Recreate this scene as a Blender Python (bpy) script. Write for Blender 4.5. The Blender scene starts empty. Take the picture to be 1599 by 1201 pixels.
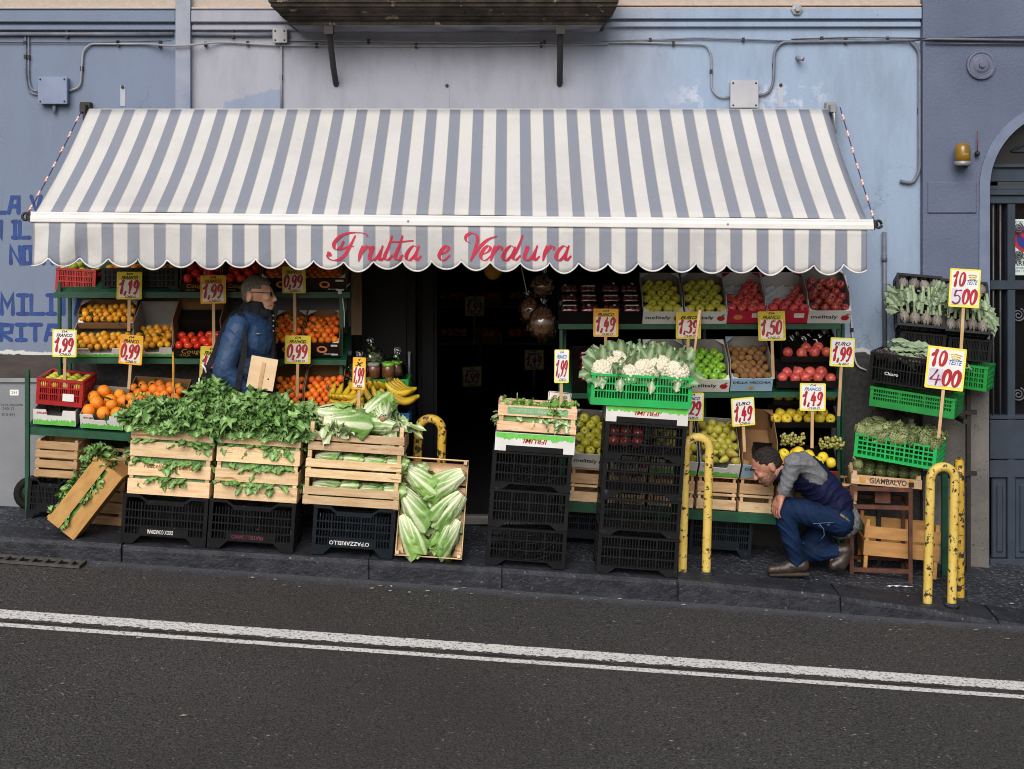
import bpy, math, random
import numpy as np
from mathutils import Vector, Matrix, Euler
R = math.radians
rnd = random.Random(7)
SC = bpy.context.scene
COL = SC.collection
# ---------------------------------------------------------------- camera, light, exposure
F, CX, HY = 2105.0, 799.5, 320.0          # focal length in photo pixels, principal column, horizon row
cam_d = bpy.data.cameras.new("camera")
cam = bpy.data.objects.new("camera", cam_d)
COL.objects.link(cam)
cam.location = (0, 0, 0)
cam.rotation_euler = (R(90), 0, 0)
cam_d.sensor_width = 36.0
cam_d.lens = 36.0 * F / 1599.0
cam_d.shift_y = -(600.5 - HY) / 1599.0
cam_d.clip_start = 0.1
cam_d.clip_end = 500
SC.camera = cam
SUN_EL, SUN_AZ = R(36), R(180 + 12)       # azimuth measured from +Y towards +X
world = bpy.data.worlds.new("World")
SC.world = world
world.use_nodes = True
wn = world.node_tree
bg = wn.nodes["Background"]
sky = wn.nodes.new("ShaderNodeTexSky")
sky.sky_type = 'NISHITA'
sky.sun_disc = False
sky.sun_elevation = SUN_EL
sky.sun_rotation = SUN_AZ
sky.air_density = 1.0
sky.dust_density = 4.0
wn.links.new(sky.outputs[0], bg.inputs[0])
bg.inputs[1].default_value = 0.05
sun_d = bpy.data.lights.new("sun", 'SUN')
sun_d.energy = 1.5
sun_d.angle = R(46)
sun_d.color = (1.0, 0.975, 0.945)
sun = bpy.data.objects.new("sun", sun_d)
COL.objects.link(sun)
sd = Vector((math.sin(SUN_AZ) * math.cos(SUN_EL), math.cos(SUN_AZ) * math.cos(SUN_EL), math.sin(SUN_EL)))
sun.rotation_euler = sd.to_track_quat('Z', 'Y').to_euler()
sun.location = sd * 30
SC.view_settings.view_transform = 'Standard'
SC.view_settings.look = 'None'
SC.view_settings.gamma = 1.0
SC.view_settings.exposure = 0.88
SC.cycles.filter_width = 1.0
SC.cycles.max_bounces = 6
SC.cycles.transparent_max_bounces = 12

# ---------------------------------------------------------------- helpers
def W(px, py, Y):
    """Point of the street that stands at depth Y and shows at column px, row py of the photo."""
    return Vector(((px - CX) * Y / F, Y, (HY - py) * Y / F))

class MB:
    def __init__(s):
        s.v = []; s.f = []; s.c = []; s.sm = []; s.mi = []; s.mat = 0; s.T = None
    def add(s, verts, faces, smooth=False, col=None):
        b = len(s.v)
        if s.T is not None:
            verts = [s.T @ Vector(p) for p in verts]
        s.v.extend([tuple(p) for p in verts])
        s.c.extend(col if col else [(0.0, 0.0, 0.0)] * len(verts))
        for f in faces:
            s.f.append([b + i for i in f]); s.sm.append(smooth); s.mi.append(s.mat)
        return s
    def box(s, c, size, rot=None):
        x, y, z = [d / 2 for d in size]
        P = [Vector(p) for p in ((-x,-y,-z),(x,-y,-z),(x,y,-z),(-x,y,-z),(-x,-y,z),(x,-y,z),(x,y,z),(-x,y,z))]
        if rot is not None:
            m = rot if isinstance(rot, Matrix) else Euler(rot).to_matrix()
            P = [m @ p for p in P]
        c = Vector(c)
        return s.add([p + c for p in P], [(0,3,2,1),(4,5,6,7),(0,1,5,4),(1,2,6,5),(2,3,7,6),(3,0,4,7)])
    def bx(s, x0, x1, y0, y1, z0, z1):
        return s.box(((x0+x1)/2,(y0+y1)/2,(z0+z1)/2), (x1-x0,y1-y0,z1-z0))
    def tube(s, pts, r, n=8, cap=True, closed=False, smooth=True):
        pts = [Vector(p) for p in pts]; k = len(pts)
        rr = r if isinstance(r, (list, tuple)) else [r] * k
        vs = []; up = None
        for i, p in enumerate(pts):
            if closed: t = pts[(i+1) % k] - pts[i-1]
            else: t = pts[min(i+1, k-1)] - pts[max(i-1, 0)]
            t = t.normalized() if t.length > 1e-9 else Vector((0,0,1))
            if up is None:
                up = Vector((0,0,1)) if abs(t.z) < .9 else Vector((0,1,0))
            a = t.cross(up)
            if a.length < 1e-6: a = t.cross(Vector((1,0,0)))
            a.normalize(); b = a.cross(t).normalized(); up = b
            for j in range(n):
                g = 2*math.pi*j/n
                vs.append(p + (a*math.cos(g) + b*math.sin(g)) * rr[i])
        fs = []
        for i in range(k if closed else k-1):
            for j in range(n):
                i2 = (i+1) % k
                fs.append((i*n+j, i*n+(j+1) % n, i2*n+(j+1) % n, i2*n+j))
        if cap and not closed:
            fs.append(tuple(range(n))[::-1]); fs.append(tuple((k-1)*n+j for j in range(n)))
        return s.add(vs, fs, smooth)
    def lathe(s, prof, n=14, smooth=True, M=None, col=None):
        vs = []; cs = []
        for i, (r, z) in enumerate(prof):
            for j in range(n):
                g = 2*math.pi*j/n
                p = Vector((r*math.cos(g), r*math.sin(g), z))
                vs.append(M @ p if M is not None else p)
                cs.append(col(i/(len(prof)-1), j/n) if col else (0,0,0))
        fs = [(i*n+j, i*n+(j+1) % n, (i+1)*n+(j+1) % n, (i+1)*n+j) for i in range(len(prof)-1) for j in range(n)]
        fs.append(tuple(range(n))[::-1]); fs.append(tuple((len(prof)-1)*n+j for j in range(n)))
        return s.add(vs, fs, smooth, cs)
    def ball(s, c, rad, n=14, m=9, rot=None):
        rx, ry, rz = rad if isinstance(rad, (tuple, list)) else (rad,)*3
        M = Matrix.Translation(Vector(c))
        if rot is not None: M = M @ (rot.to_4x4() if isinstance(rot, Matrix) else Euler(rot).to_matrix().to_4x4())
        M = M @ Matrix.Diagonal((rx, ry, rz, 1))
        prof = [(max(math.sin(math.pi*i/m), .02), -math.cos(math.pi*i/m)) for i in range(m+1)]
        return s.lathe(prof, n, True, M)
    def capsule(s, p0, p1, r0, r1, n=14):
        p0 = Vector(p0); p1 = Vector(p1); d = p1-p0; L = d.length
        q = d.to_track_quat('Z', 'Y').to_matrix().to_4x4() if L > 1e-6 else Matrix()
        prof = [(max(r0*math.sin(a), .001), -r0*math.cos(a)) for a in [math.pi/2*i/4 for i in range(5)]]
        prof += [(max(r1*math.cos(a), .001), L + r1*math.sin(a)) for a in [math.pi/2*i/4 for i in range(5)]]
        return s.lathe(prof, n, True, Matrix.Translation(p0) @ q)
    def grid(s, fn, nu, nv, smooth=True, colf=None, flip=False):
        vs = []; cs = []
        for i in range(nu+1):
            for j in range(nv+1):
                vs.append(fn(i/nu, j/nv)); cs.append(colf(i/nu, j/nv) if colf else (0,0,0))
        fs = []
        for i in range(nu):
            for j in range(nv):
                q = (i*(nv+1)+j, (i+1)*(nv+1)+j, (i+1)*(nv+1)+j+1, i*(nv+1)+j+1)
                fs.append(q[::-1] if flip else q)
        return s.add(vs, fs, smooth, cs)
    def prism(s, outline, y0, y1):
        """polygon in the XZ plane given as (x,z), pushed from y0 to y1"""
        n = len(outline)
        vs = [(x, y0, z) for x, z in outline] + [(x, y1, z) for x, z in outline]
        fs = [tuple(range(n)), tuple(range(2*n-1, n-1, -1))]
        fs += [(i, i+n, (i+1) % n + n, (i+1) % n) for i in range(n)]
        return s.add(vs, fs)
    def mesh(s, name, mats):
        me = bpy.data.meshes.new(name)
        me.from_pydata(s.v, [], s.f)
        mats = mats if isinstance(mats, (list, tuple)) else [mats]
        for m in mats: me.materials.append(m)
        me.polygons.foreach_set("use_smooth", s.sm)
        me.polygons.foreach_set("material_index", s.mi)
        if any(c != (0.0, 0.0, 0.0) and c != (0,0,0) for c in s.c):
            at = me.attributes.new("tint", 'FLOAT_COLOR', 'POINT')
            at.data.foreach_set("color", [x for c in s.c for x in (c[0], c[1], c[2], 1.0)])
        me.update()
        return me
    def build(s, name, mats, parent=None, bevel=0):
        return link(name, s.mesh(name, mats), parent, bevel)

def link(name, me, parent=None, bevel=0):
    o = bpy.data.objects.new(name, me)
    COL.objects.link(o)
    if parent is not None: o.parent = parent
    if bevel:
        b = o.modifiers.new("bevel", 'BEVEL'); b.width = bevel; b.segments = 1
        b.limit_method = 'ANGLE'; b.angle_limit = R(40)
    return o

def tag(o, label, cat, group=None):
    o["label"] = label; o["category"] = cat
    if group: o["group"] = group
    return o
def struct(o, kind="structure"):
    o["kind"] = kind
    return o
def thing(name, label, cat, loc=(0,0,0), rot=(0,0,0), group=None):
    o = bpy.data.objects.new(name, None)
    o.empty_display_size = .1
    COL.objects.link(o)
    o.location = loc; o.rotation_euler = rot
    return tag(o, label, cat, group)
def mw(o):
    return Matrix.Translation(o.location) @ Euler(o.rotation_euler).to_matrix().to_4x4() @ Matrix.Diagonal((*o.scale, 1))
def copy_thing(src, loc, rot, label, group=None):
    r = src.copy(); COL.objects.link(r); r.location = loc; r.rotation_euler = rot; r["label"] = label
    if group: r["group"] = group
    for ch in list(src.children):
        c = ch.copy(); COL.objects.link(c); c.parent = r
        for g in list(ch.children):
            d = g.copy(); COL.objects.link(d); d.parent = c
    return r

# ---------------------------------------------------------------- materials
def newmat(name):
    m = bpy.data.materials.new(name); m.use_nodes = True
    nt = m.node_tree
    return m, nt, nt.nodes["Principled BSDF"]
def N(nt, typ, **kw):
    n = nt.nodes.new(typ)
    for k, v in kw.items(): setattr(n, k, v)
    return n
def mixrgb(nt, fac, a, b, mode='MIX'):
    n = N(nt, "ShaderNodeMix", data_type='RGBA', blend_type=mode)
    for sock, val in ((n.inputs[0], fac), (n.inputs[6], a), (n.inputs[7], b)):
        if hasattr(val, "is_linked") or isinstance(val, bpy.types.NodeSocket): nt.links.new(val, sock)
        elif isinstance(val, (int, float)): sock.default_value = val
        else: sock.default_value = (*val[:3], 1)
    return n.outputs[2]
def math_n(nt, op, a, b=None, clamp=False):
    n = N(nt, "ShaderNodeMath", operation=op); n.use_clamp = clamp
    for i, val in enumerate((a, b)):
        if val is None: continue
        if isinstance(val, bpy.types.NodeSocket): nt.links.new(val, n.inputs[i])
        else: n.inputs[i].default_value = val
    return n.outputs[0]
def coords(nt, rndoff=True, stretch=(1,1,1)):
    tc = N(nt, "ShaderNodeTexCoord"); oi = N(nt, "ShaderNodeObjectInfo")
    mp = N(nt, "ShaderNodeMapping"); mp.inputs[3].default_value = stretch
    nt.links.new(tc.outputs["Object"], mp.inputs[0])
    out = mp.outputs[0]
    if rndoff:
        ad = N(nt, "ShaderNodeVectorMath", operation='ADD')
        sc = N(nt, "ShaderNodeVectorMath", operation='SCALE'); sc.inputs[0].default_value = (37, 19, 53)
        nt.links.new(oi.outputs["Random"], sc.inputs[3])
        nt.links.new(out, ad.inputs[0]); nt.links.new(sc.outputs[0], ad.inputs[1]); out = ad.outputs[0]
    return out, oi.outputs["Random"], tc
def noise(nt, vec, scale, detail=4, rough=.55, lo=.35, hi=.65):
    n = N(nt, "ShaderNodeTexNoise"); n.inputs["Scale"].default_value = scale
    n.inputs["Detail"].default_value = detail; n.inputs["Roughness"].default_value = rough
    nt.links.new(vec, n.inputs["Vector"])
    mr = N(nt, "ShaderNodeMapRange"); mr.inputs[1].default_value = lo; mr.inputs[2].default_value = hi
    nt.links.new(n.outputs[0], mr.inputs[0])
    return mr.outputs[0]
def mat(name, c, c2=None, ns=6, rough=.6, bump=0, bs=60, rv=0, spots=None, spec=.5, metal=0, stretch=(1,1,1), tintmap=None, detail=4, alpha=None, coat=0, sss=0, rndoff=True, bdetail=3):
    m, nt, P = newmat(name)
    if rough >= .7: spec = min(spec, .15)
    vec, rn, tc = coords(nt, rndoff, stretch)
    col = None
    c2 = c2 or tuple(x*.75 for x in c)
    col = mixrgb(nt, noise(nt, vec, ns, detail), c, c2)
    if tintmap:       # colour pattern carried by the "tint" attribute: r -> colour a..b, g -> rib colour
        at = N(nt, "ShaderNodeAttribute", attribute_name="tint")
        sp = N(nt, "ShaderNodeSeparateColor"); nt.links.new(at.outputs["Color"], sp.inputs[0])
        col = mixrgb(nt, sp.outputs[0], col, tintmap[0])
        if len(tintmap) > 1: col = mixrgb(nt, sp.outputs[1], col, tintmap[1])
    if spots:
        sc_, th, scale = spots[0], spots[1], spots[2]
        col = mixrgb(nt, noise(nt, vec, scale, spots[3] if len(spots) > 3 else 3, .6, th, th+.04), col, sc_)
    if rv:
        hs = N(nt, "ShaderNodeHueSaturation")
        v = N(nt, "ShaderNodeMapRange"); v.inputs[3].default_value = 1-rv; v.inputs[4].default_value = 1+rv
        nt.links.new(rn, v.inputs[0]); nt.links.new(v.outputs[0], hs.inputs["Value"])
        fr = math_n(nt, 'FRACT', math_n(nt, 'MULTIPLY', rn, 17.3))
        h = N(nt, "ShaderNodeMapRange"); h.inputs[3].default_value = .5-rv*.06; h.inputs[4].default_value = .5+rv*.06
        nt.links.new(fr, h.inputs[0]); nt.links.new(h.outputs[0], hs.inputs["Hue"])
        nt.links.new(col, hs.inputs["Color"]); col = hs.outputs[0]
    nt.links.new(col, P.inputs["Base Color"])
    P.inputs["Roughness"].default_value = rough
    P.inputs["Specular IOR Level"].default_value = spec
    P.inputs["Metallic"].default_value = metal
    if coat: P.inputs["Coat Weight"].default_value = coat; P.inputs["Coat Roughness"].default_value = .15
    if sss:
        P.inputs["Subsurface Weight"].default_value = sss; P.inputs["Subsurface Scale"].default_value = .01
    if bump:
        b = N(nt, "ShaderNodeBump"); b.inputs["Strength"].default_value = bump; b.inputs["Distance"].default_value = .01
        nt.links.new(noise(nt, vec, bs, bdetail, .6, .2, .8), b.inputs["Height"]); nt.links.new(b.outputs[0], P.inputs["Normal"])
    if alpha is not None: P.inputs["Alpha"].default_value = alpha
    return m

WOOD = mat("pale_wood", (.76,.58,.37), (.62,.41,.22), 5, .7, .3, 40, .24, ((.36,.20,.09), .62, 3.2, 5), stretch=(1.0,9,9))
WOOD2 = mat("aged_wood", (.52,.34,.19), (.38,.23,.12), 5, .75, .15, 40, .12, stretch=(1.2,8,8))
WOODRED = mat("amber_wood", (.50,.27,.09), (.40,.20,.06), 5, .6, .1, 40, .1, ((.2,.1,.04), .7, 5), stretch=(2,6,6))
STICK = mat("stick_wood", (.55,.38,.22), (.45,.29,.15), 8, .75, rv=.1)
PLY = mat("plywood", (.72,.55,.36), (.66,.48,.29), 4, .7, .1, 60, stretch=(1,1,5))
BLACKPL = mat("black_plastic", (.009,.0098,.0115), (.006,.0065,.008), 10, .38, rv=.15, spots=((.045,.046,.05), .655, 26, 5), spec=.25)
NAVYPL = mat("navy_black_plastic", (.007,.0115,.018), (.005,.008,.0125), 8, .38, rv=.12, spots=((.05,.06,.07), .655, 26, 5), spec=.25)
REDPL = mat("red_plastic", (.42,.02,.02), (.30,.012,.014), 6, .4)
GREENPL = mat("green_plastic", (.012,.42,.10), (.01,.33,.075), 6, .4, rv=.08)
DGREENPL = mat("deep_green_plastic", (.012,.27,.05), (.008,.19,.035), 6, .4, rv=.08)
BLUEPL = mat("blue_plastic", (.01,.11,.30), (.008,.08,.22), 6, .4)
GREENMETAL = mat("green_painted_steel", (.006,.075,.036), (.004,.045,.022), 12, .45, .1, 90, spots=((.05,.035,.02), .72, 25))
CARDW = mat("white_carton", (.70,.70,.69), (.60,.60,.59), 5, .7, rv=.05)
CARDB = mat("brown_carton", (.26,.15,.075), (.20,.11,.05), 5, .85)
CARDK = mat("black_carton", (.010,.009,.009), (.007,.006,.006), 8, .5, spec=.3)
CARDP = mat("crimson_carton", (.50,.015,.05), (.42,.012,.04), 6, .5)
CARDBL = mat("pale_blue_carton", (.34,.50,.64), (.26,.42,.58), 7, .6)
CARDR = mat("brick_red_carton", (.30,.035,.02), (.20,.02,.015), 7, .55)
CARDIN = mat("grey_carton_inside", (.34,.325,.31), (.26,.25,.235), 6, .8)
INK = mat("black_ink", (.012,.012,.014), (.02,.02,.022), 20, .6)
INKRED = mat("red_ink", (.45,.012,.022), (.33,.008,.016), 12, .5)
INKMAG = mat("crimson_paint", (.50,.012,.055), (.40,.008,.04), 10, .6)
INKBLUE = mat("blue_ink", (.02,.10,.35), (.03,.16,.42), 12, .6)
INKWHITE = mat("white_ink", (.75,.75,.74), (.6,.6,.6), 20, .6)
INKGREEN = mat("green_ink", (.10,.48,.05), (.16,.55,.10), 30, .6)
INKGOLD = mat("gold_ink", (.55,.33,.06), (.42,.22,.04), 20, .5)
INKORANGE = mat("orange_ink", (.75,.28,.12), (.6,.2,.08), 14, .5)
PAPERY = mat("yellow_card", (.72,.58,.035), (.62,.46,.03), 9, .6, spots=((.32,.30,.06), .63, 16))
PAPERO = mat("orange_yellow_card", (.80,.55,.03), (.78,.28,.02), 14, .6)
PAPERL = mat("lemon_card", (.80,.74,.10), (.76,.66,.07), 9, .6)
PAPERW = mat("cream_card", (.78,.74,.68), (.70,.64,.58), 6, .6)
PAPERWHITE = mat("white_card", (.80,.80,.79), (.72,.72,.71), 6, .6)
GREENLID = mat("green_lid", (.20,.50,.05), (.16,.40,.04), 9, .35)
JARFILL = mat("brown_preserve", (.17,.06,.025), (.08,.03,.012), 60, .3, coat=.6)
STEELG = mat("grey_galvanised", (.30,.31,.33), (.22,.23,.25), 8, .45, metal=.3)
DARKM = mat("dark_iron", (.010,.0095,.010), (.018,.013,.011), 14, .6, .1, 80)
DOORM = mat("slate_blue_door_paint", (.036,.050,.072), (.028,.040,.058), 6, .5, .05, 60, spec=.3)
RUST = mat("rusty_iron", (.13,.055,.035), (.07,.035,.028), 16, .75, .2, 80)
WHITEM = mat("white_lacquered_aluminium", (.74,.74,.73), (.66,.66,.65), 6, .35, spots=((.35,.34,.32), .73, 9))
YELLOWP = mat("chipped_yellow_paint", (.66,.49,.12), (.58,.40,.08), 7, .5, .25, 55, spots=((.03,.022,.016), .572, 30, 5))
YELLOWP2 = mat("badly_chipped_yellow_paint", (.58,.37,.04), (.46,.27,.025), 7, .5, .25, 55, spots=((.03,.022,.016), .535, 26, 5))
RUBBER = mat("black_rubber", (.012,.012,.012), None, 8, .8)
# ---------------------------------------------------------------- ground profile
YK, YW = 8.40, 9.50                        # kerb line and facade line
_kp = [(-799,790),(0,838),(190,850),(785,886),(1060,905),(1310,930),(1440,948),(1599,976),(2400,1050)]
_kx = [(x-CX)*YK/F for x, y in _kp]; _kz = [(HY-y)*YK/F for x, y in _kp]
_wx = [(x-CX)*YW/F for x in (-700, 30, 800, 1540, 2400)]; _wz = [(HY-y)*YW/F for y in (735, 779, 822, 882, 945)]
def kz(X): return float(np.interp(X, _kx, _kz))
def gz(X, Y):
    t = min(max((Y-YK)/(YW-YK), 0), 1)
    return kz(X)*(1-t) + float(np.interp(X, _wx, _wz))*t
def rz(X): return -2.403 - .0707*X
TH = math.atan(.0665)                       # fall of the street
def on_walk(px, Y):
    """World point on the pavement at depth Y under photo column px."""
    X = (px-CX)*Y/F
    return Vector((X, Y, gz(X, Y)))

# ---------------------------------------------------------------- road, kerb, pavement
def asphalt():
    m, nt, P = newmat("asphalt")
    vec, rn, tc = coords(nt, False)
    c = mixrgb(nt, noise(nt, vec, .9, 5), (.062,.0585,.058), (.082,.077,.076))
    c = mixrgb(nt, noise(nt, vec, 60, 2, .6, .50, .62), c, (.125,.117,.113))
    c = mixrgb(nt, noise(nt, vec, 85, 2, .6, .52, .60), c, (.012,.011,.011))
    c = mixrgb(nt, noise(nt, vec, 38, 1, .5, .73, .745), c, (.32,.30,.28))
    sx = N(nt, "ShaderNodeSeparateXYZ"); nt.links.new(tc.outputs["Object"], sx.inputs[0])
    # tyre-polished tracks, old patches and a sealed seam beside the markings
    c = mixrgb(nt, math_n(nt, 'MULTIPLY', noise(nt, vec, .35, 6, .6, .42, .62), .45), c, (.034,.030,.029))
    wob = math_n(nt, 'MULTIPLY', noise(nt, vec, 2.2, 5, .6, .2, .8), .05)
    seam = math_n(nt, 'ABSOLUTE', math_n(nt, 'SUBTRACT', math_n(nt, 'ADD', sx.outputs[1], wob), 7.19))
    c = mixrgb(nt, math_n(nt, 'MULTIPLY', math_n(nt, 'LESS_THAN', seam, .009), noise(nt, vec, 3, 5, .7, .42, .5)), c, (.010,.009,.009))
    # dusty blue-grey gutter strip along the kerb, with a ragged edge
    edge = math_n(nt, 'ADD', sx.outputs[1], math_n(nt, 'MULTIPLY', noise(nt, vec, 9, 5, .65, .2, .8), .16))
    g = N(nt, "ShaderNodeMapRange"); g.inputs[1].default_value = 8.33; g.inputs[2].default_value = 8.44
    nt.links.new(edge, g.inputs[0])
    c = mixrgb(nt, math_n(nt, 'MULTIPLY', g.outputs[0], .75), c, (.12,.13,.165))
    nt.links.new(c, P.inputs["Base Color"])
    P.inputs["Roughness"].default_value = .82
    b = N(nt, "ShaderNodeBump"); b.inputs["Strength"].default_value = 1.0; b.inputs["Distance"].default_value = .02
    nt.links.new(noise(nt, vec, 75, 3, .6, .3, .7), b.inputs["Height"]); nt.links.new(b.outputs[0], P.inputs["Normal"])
    return m
mb = MB()
def roadz(x, y): return rz(x)
mb.grid(lambda u, v: (-60+120*u, -40+49*v, rz(-60+120*u)), 12, 6, smooth=False, flip=False)
struct(mb.build("road", asphalt()))
def worn_paint():
    m, nt, P = newmat("worn_road_paint")
    vec, rn, tc = coords(nt, False)
    c = mixrgb(nt, noise(nt, vec, 30, 4), (.80,.79,.77), (.70,.69,.67))
    c = mixrgb(nt, noise(nt, vec, 60, 3, .65, .555, .62), c, (.14,.13,.127))
    nt.links.new(c, P.inputs["Base Color"]); P.inputs["Roughness"].default_value = .7
    at = N(nt, "ShaderNodeAttribute", attribute_name="tint")
    sp = N(nt, "ShaderNodeSeparateColor"); nt.links.new(at.outputs["Color"], sp.inputs[0])
    nz = noise(nt, vec, 22, 6, .75, .25, .75)
    a = math_n(nt, 'GREATER_THAN', math_n(nt, 'ADD', sp.outputs[0], math_n(nt, 'MULTIPLY', nz, .85)), .66)
    nt.links.new(a, P.inputs["Alpha"])
    b = N(nt, "ShaderNodeBump"); b.inputs["Strength"].default_value = .5; b.inputs["Distance"].default_value = .01
    nt.links.new(noise(nt, vec, 95, 3, .6, .3, .7), b.inputs["Height"]); nt.links.new(b.outputs[0], P.inputs["Normal"])
    return m
WP = worn_paint()
def stripe(yc, w, wear):
    mb = MB()
    # tint r = solidity across the stripe: thins out towards the near edge where tyres wear it
    prof = [(0,.02),(.16,.35),(.45,.75),(.86,.95),(.93,.6),(1,.1)] if wear else [(0,.12),(.12,.7),(.5,1),(.88,.75),(1,.12)]
    n = 80; vs = []; cs = []; k = len(prof)
    for i in range(n+1):
        x = -14+28*i/n
        for t, s_ in prof:
            vs.append((x, yc-w/2+w*t, rz(x)+.004)); cs.append((s_, 0.01, 0))
    fs = [(i*k+j, (i+1)*k+j, (i+1)*k+j+1, i*k+j+1) for i in range(n) for j in range(k-1)]
    mb.add(vs, fs, False, cs)
    return struct(mb.build("road_marking", WP))
stripe(7.265, .155, True)
stripe(7.095, .062, False)

BASALT = mat("basalt_kerb", (.030,.033,.042), (.016,.018,.024), 9, .6, .9, 26, spots=((.12,.125,.135), .66, 30), spec=.3, rndoff=False)
def pavement_mat():
    m, nt, P = newmat("basalt_pavement")
    vec, rn, tc = coords(nt, False)
    c = mixrgb(nt, noise(nt, vec, 3, 5), (.022,.025,.034), (.040,.045,.058))
    v = N(nt, "ShaderNodeTexVoronoi"); v.inputs["Scale"].default_value = 26; nt.links.new(vec, v.inputs["Vector"])
    c = mixrgb(nt, noise(nt, vec, 40, 3, .6, .53, .64), c, (.13,.14,.165))
    c = mixrgb(nt, noise(nt, vec, 20, 3, .6, .62, .7), c, (.015,.016,.02))
    nt.links.new(c, P.inputs["Base Color"]); P.inputs["Roughness"].default_value = .6; P.inputs["Specular IOR Level"].default_value = .3
    b = N(nt, "ShaderNodeBump"); b.inputs["Strength"].default_value = .8; b.inputs["Distance"].default_value = .02
    nt.links.new(noise(nt, vec, 38, 3, .6, .3, .7), b.inputs["Height"]); nt.links.new(b.outputs[0], P.inputs["Normal"])
    return m
mb = MB()
mb.grid(lambda u, v: (-7+14.5*u, YK+.26+(YW+.4-YK-.26)*v, gz(-7+14.5*u, YK+.26+(YW+.4-YK-.26)*v)), 90, 8, smooth=True)
struct(mb.build("pavement", pavement_mat()))
# kerb: one run of long basalt stones with joints
joints = [-6.9, -4.9] + [(p-CX)*YK/F for p in (-170, 190, 576, 784, 1058, 1312, 1560)] + [4.4, 7.4]
mb = MB()
for a, b in zip(joints[:-1], joints[1:]):
    n = 10; a2, b2 = a+.007, b-.007
    jz = rnd.uniform(-.006, .006); jy = rnd.uniform(-.006, .006)
    prof = lambda x: [(YK+.006, rz(x)-.15), (YK+jy, kz(x)+jz-.03), (YK+.02+jy, kz(x)+jz-.004), (YK+.05, kz(x)+jz), (YK+.27, gz(x, YK+.27)+.003), (YK+.27, rz(x)-.2)]
    vs = []
    for i in range(n+1):
        x = a2+(b2-a2)*i/n
        vs += [(x, y, z) for y, z in prof(x)]
    fs = [(i*6+j, i*6+(j+1) % 6, (i+1)*6+(j+1) % 6, (i+1)*6+j) for i in range(n) for j in range(6)]
    fs += [tuple(range(6)), tuple(n*6+j for j in range(5, -1, -1))]
    mb.add(vs, fs, False)
# joint filling
for j in joints[1:-1]:
    mb.bx(j-.008, j+.008, YK+.03, YK+.25, kz(j)-.3, kz(j)-.012)
struct(mb.build("kerb", BASALT))
# storm drain cover in the gutter, half out of the frame
p = W(30, 873, 8.25)
dg = thing("drain_grate", "rusty slotted drain grate in the gutter at the foot of the kerb", "drain", (p.x, 8.27, rz(p.x)+.006), (0, math.atan(.0707), 0))
mb = MB()
for i in range(9): mb.bx(-.33+.08*i-.012, -.33+.08*i+.012, -.05, .05, 0, .012)
mb.build("bars", mat("rusted_cast_iron", (.06,.058,.056), (.09,.085,.08), 20, .8, .4, 60), dg)
mb = MB()
mb.bx(-.36,.36,-.075,-.05,0,.014); mb.bx(-.36,.36,.05,.075,0,.014); mb.bx(-.385,-.36,-.075,.075,0,.014); mb.bx(.36,.385,-.075,.075,0,.014)
mb.build("frame", bpy.data.materials["rusted_cast_iron"], dg)
mb = MB(); mb.bx(-.36,.36,-.05,.05,-.03,-.001); mb.build("pit", RUBBER, dg)
# scraps of litter
mb = MB(); lr = random.Random(3)
for i in range(150):
    x = lr.uniform(-4, 4); y = lr.choice([lr.uniform(5.2, 8.3), lr.uniform(8.1, 8.37), lr.uniform(8.5, 9.3)])
    z = (gz(x, y) if y > YK+.05 else rz(x))+.007
    s_ = lr.uniform(.004, .016)
    a = lr.uniform(0, 3.1); k = [(math.cos(a+t)*s_*lr.uniform(.6, 1.6), math.sin(a+t)*s_*lr.uniform(.4, 1), lr.uniform(0, .004)) for t in (0, 1.4, 3, 4.6)]
    mb.add([(x+d[0], y+d[1], z+d[2]) for d in k], [(0,1,2,3)])
struct(mb.build("litter", mat("pale_scraps", (.5,.48,.42), (.3,.32,.2), 90, .8, rndoff=False)), "stuff")
p = on_walk(1405, 8.78)
mb = MB(); mb.T = Matrix.Translation((0,0,0))
mb.grid(lambda u, v: (-.085+.17*u, -.012+.02*v+.01*math.sin(5*u), .004+.006*abs(math.sin(9*u+4*v))), 14, 4)
o = mb.build("crumpled_paper", PAPERWHITE); o.location = p; o.rotation_euler = (0, TH, R(14))
tag(o, "crumpled scrap of white paper lying on the pavement beside the rusty table leg", "litter")

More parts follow.
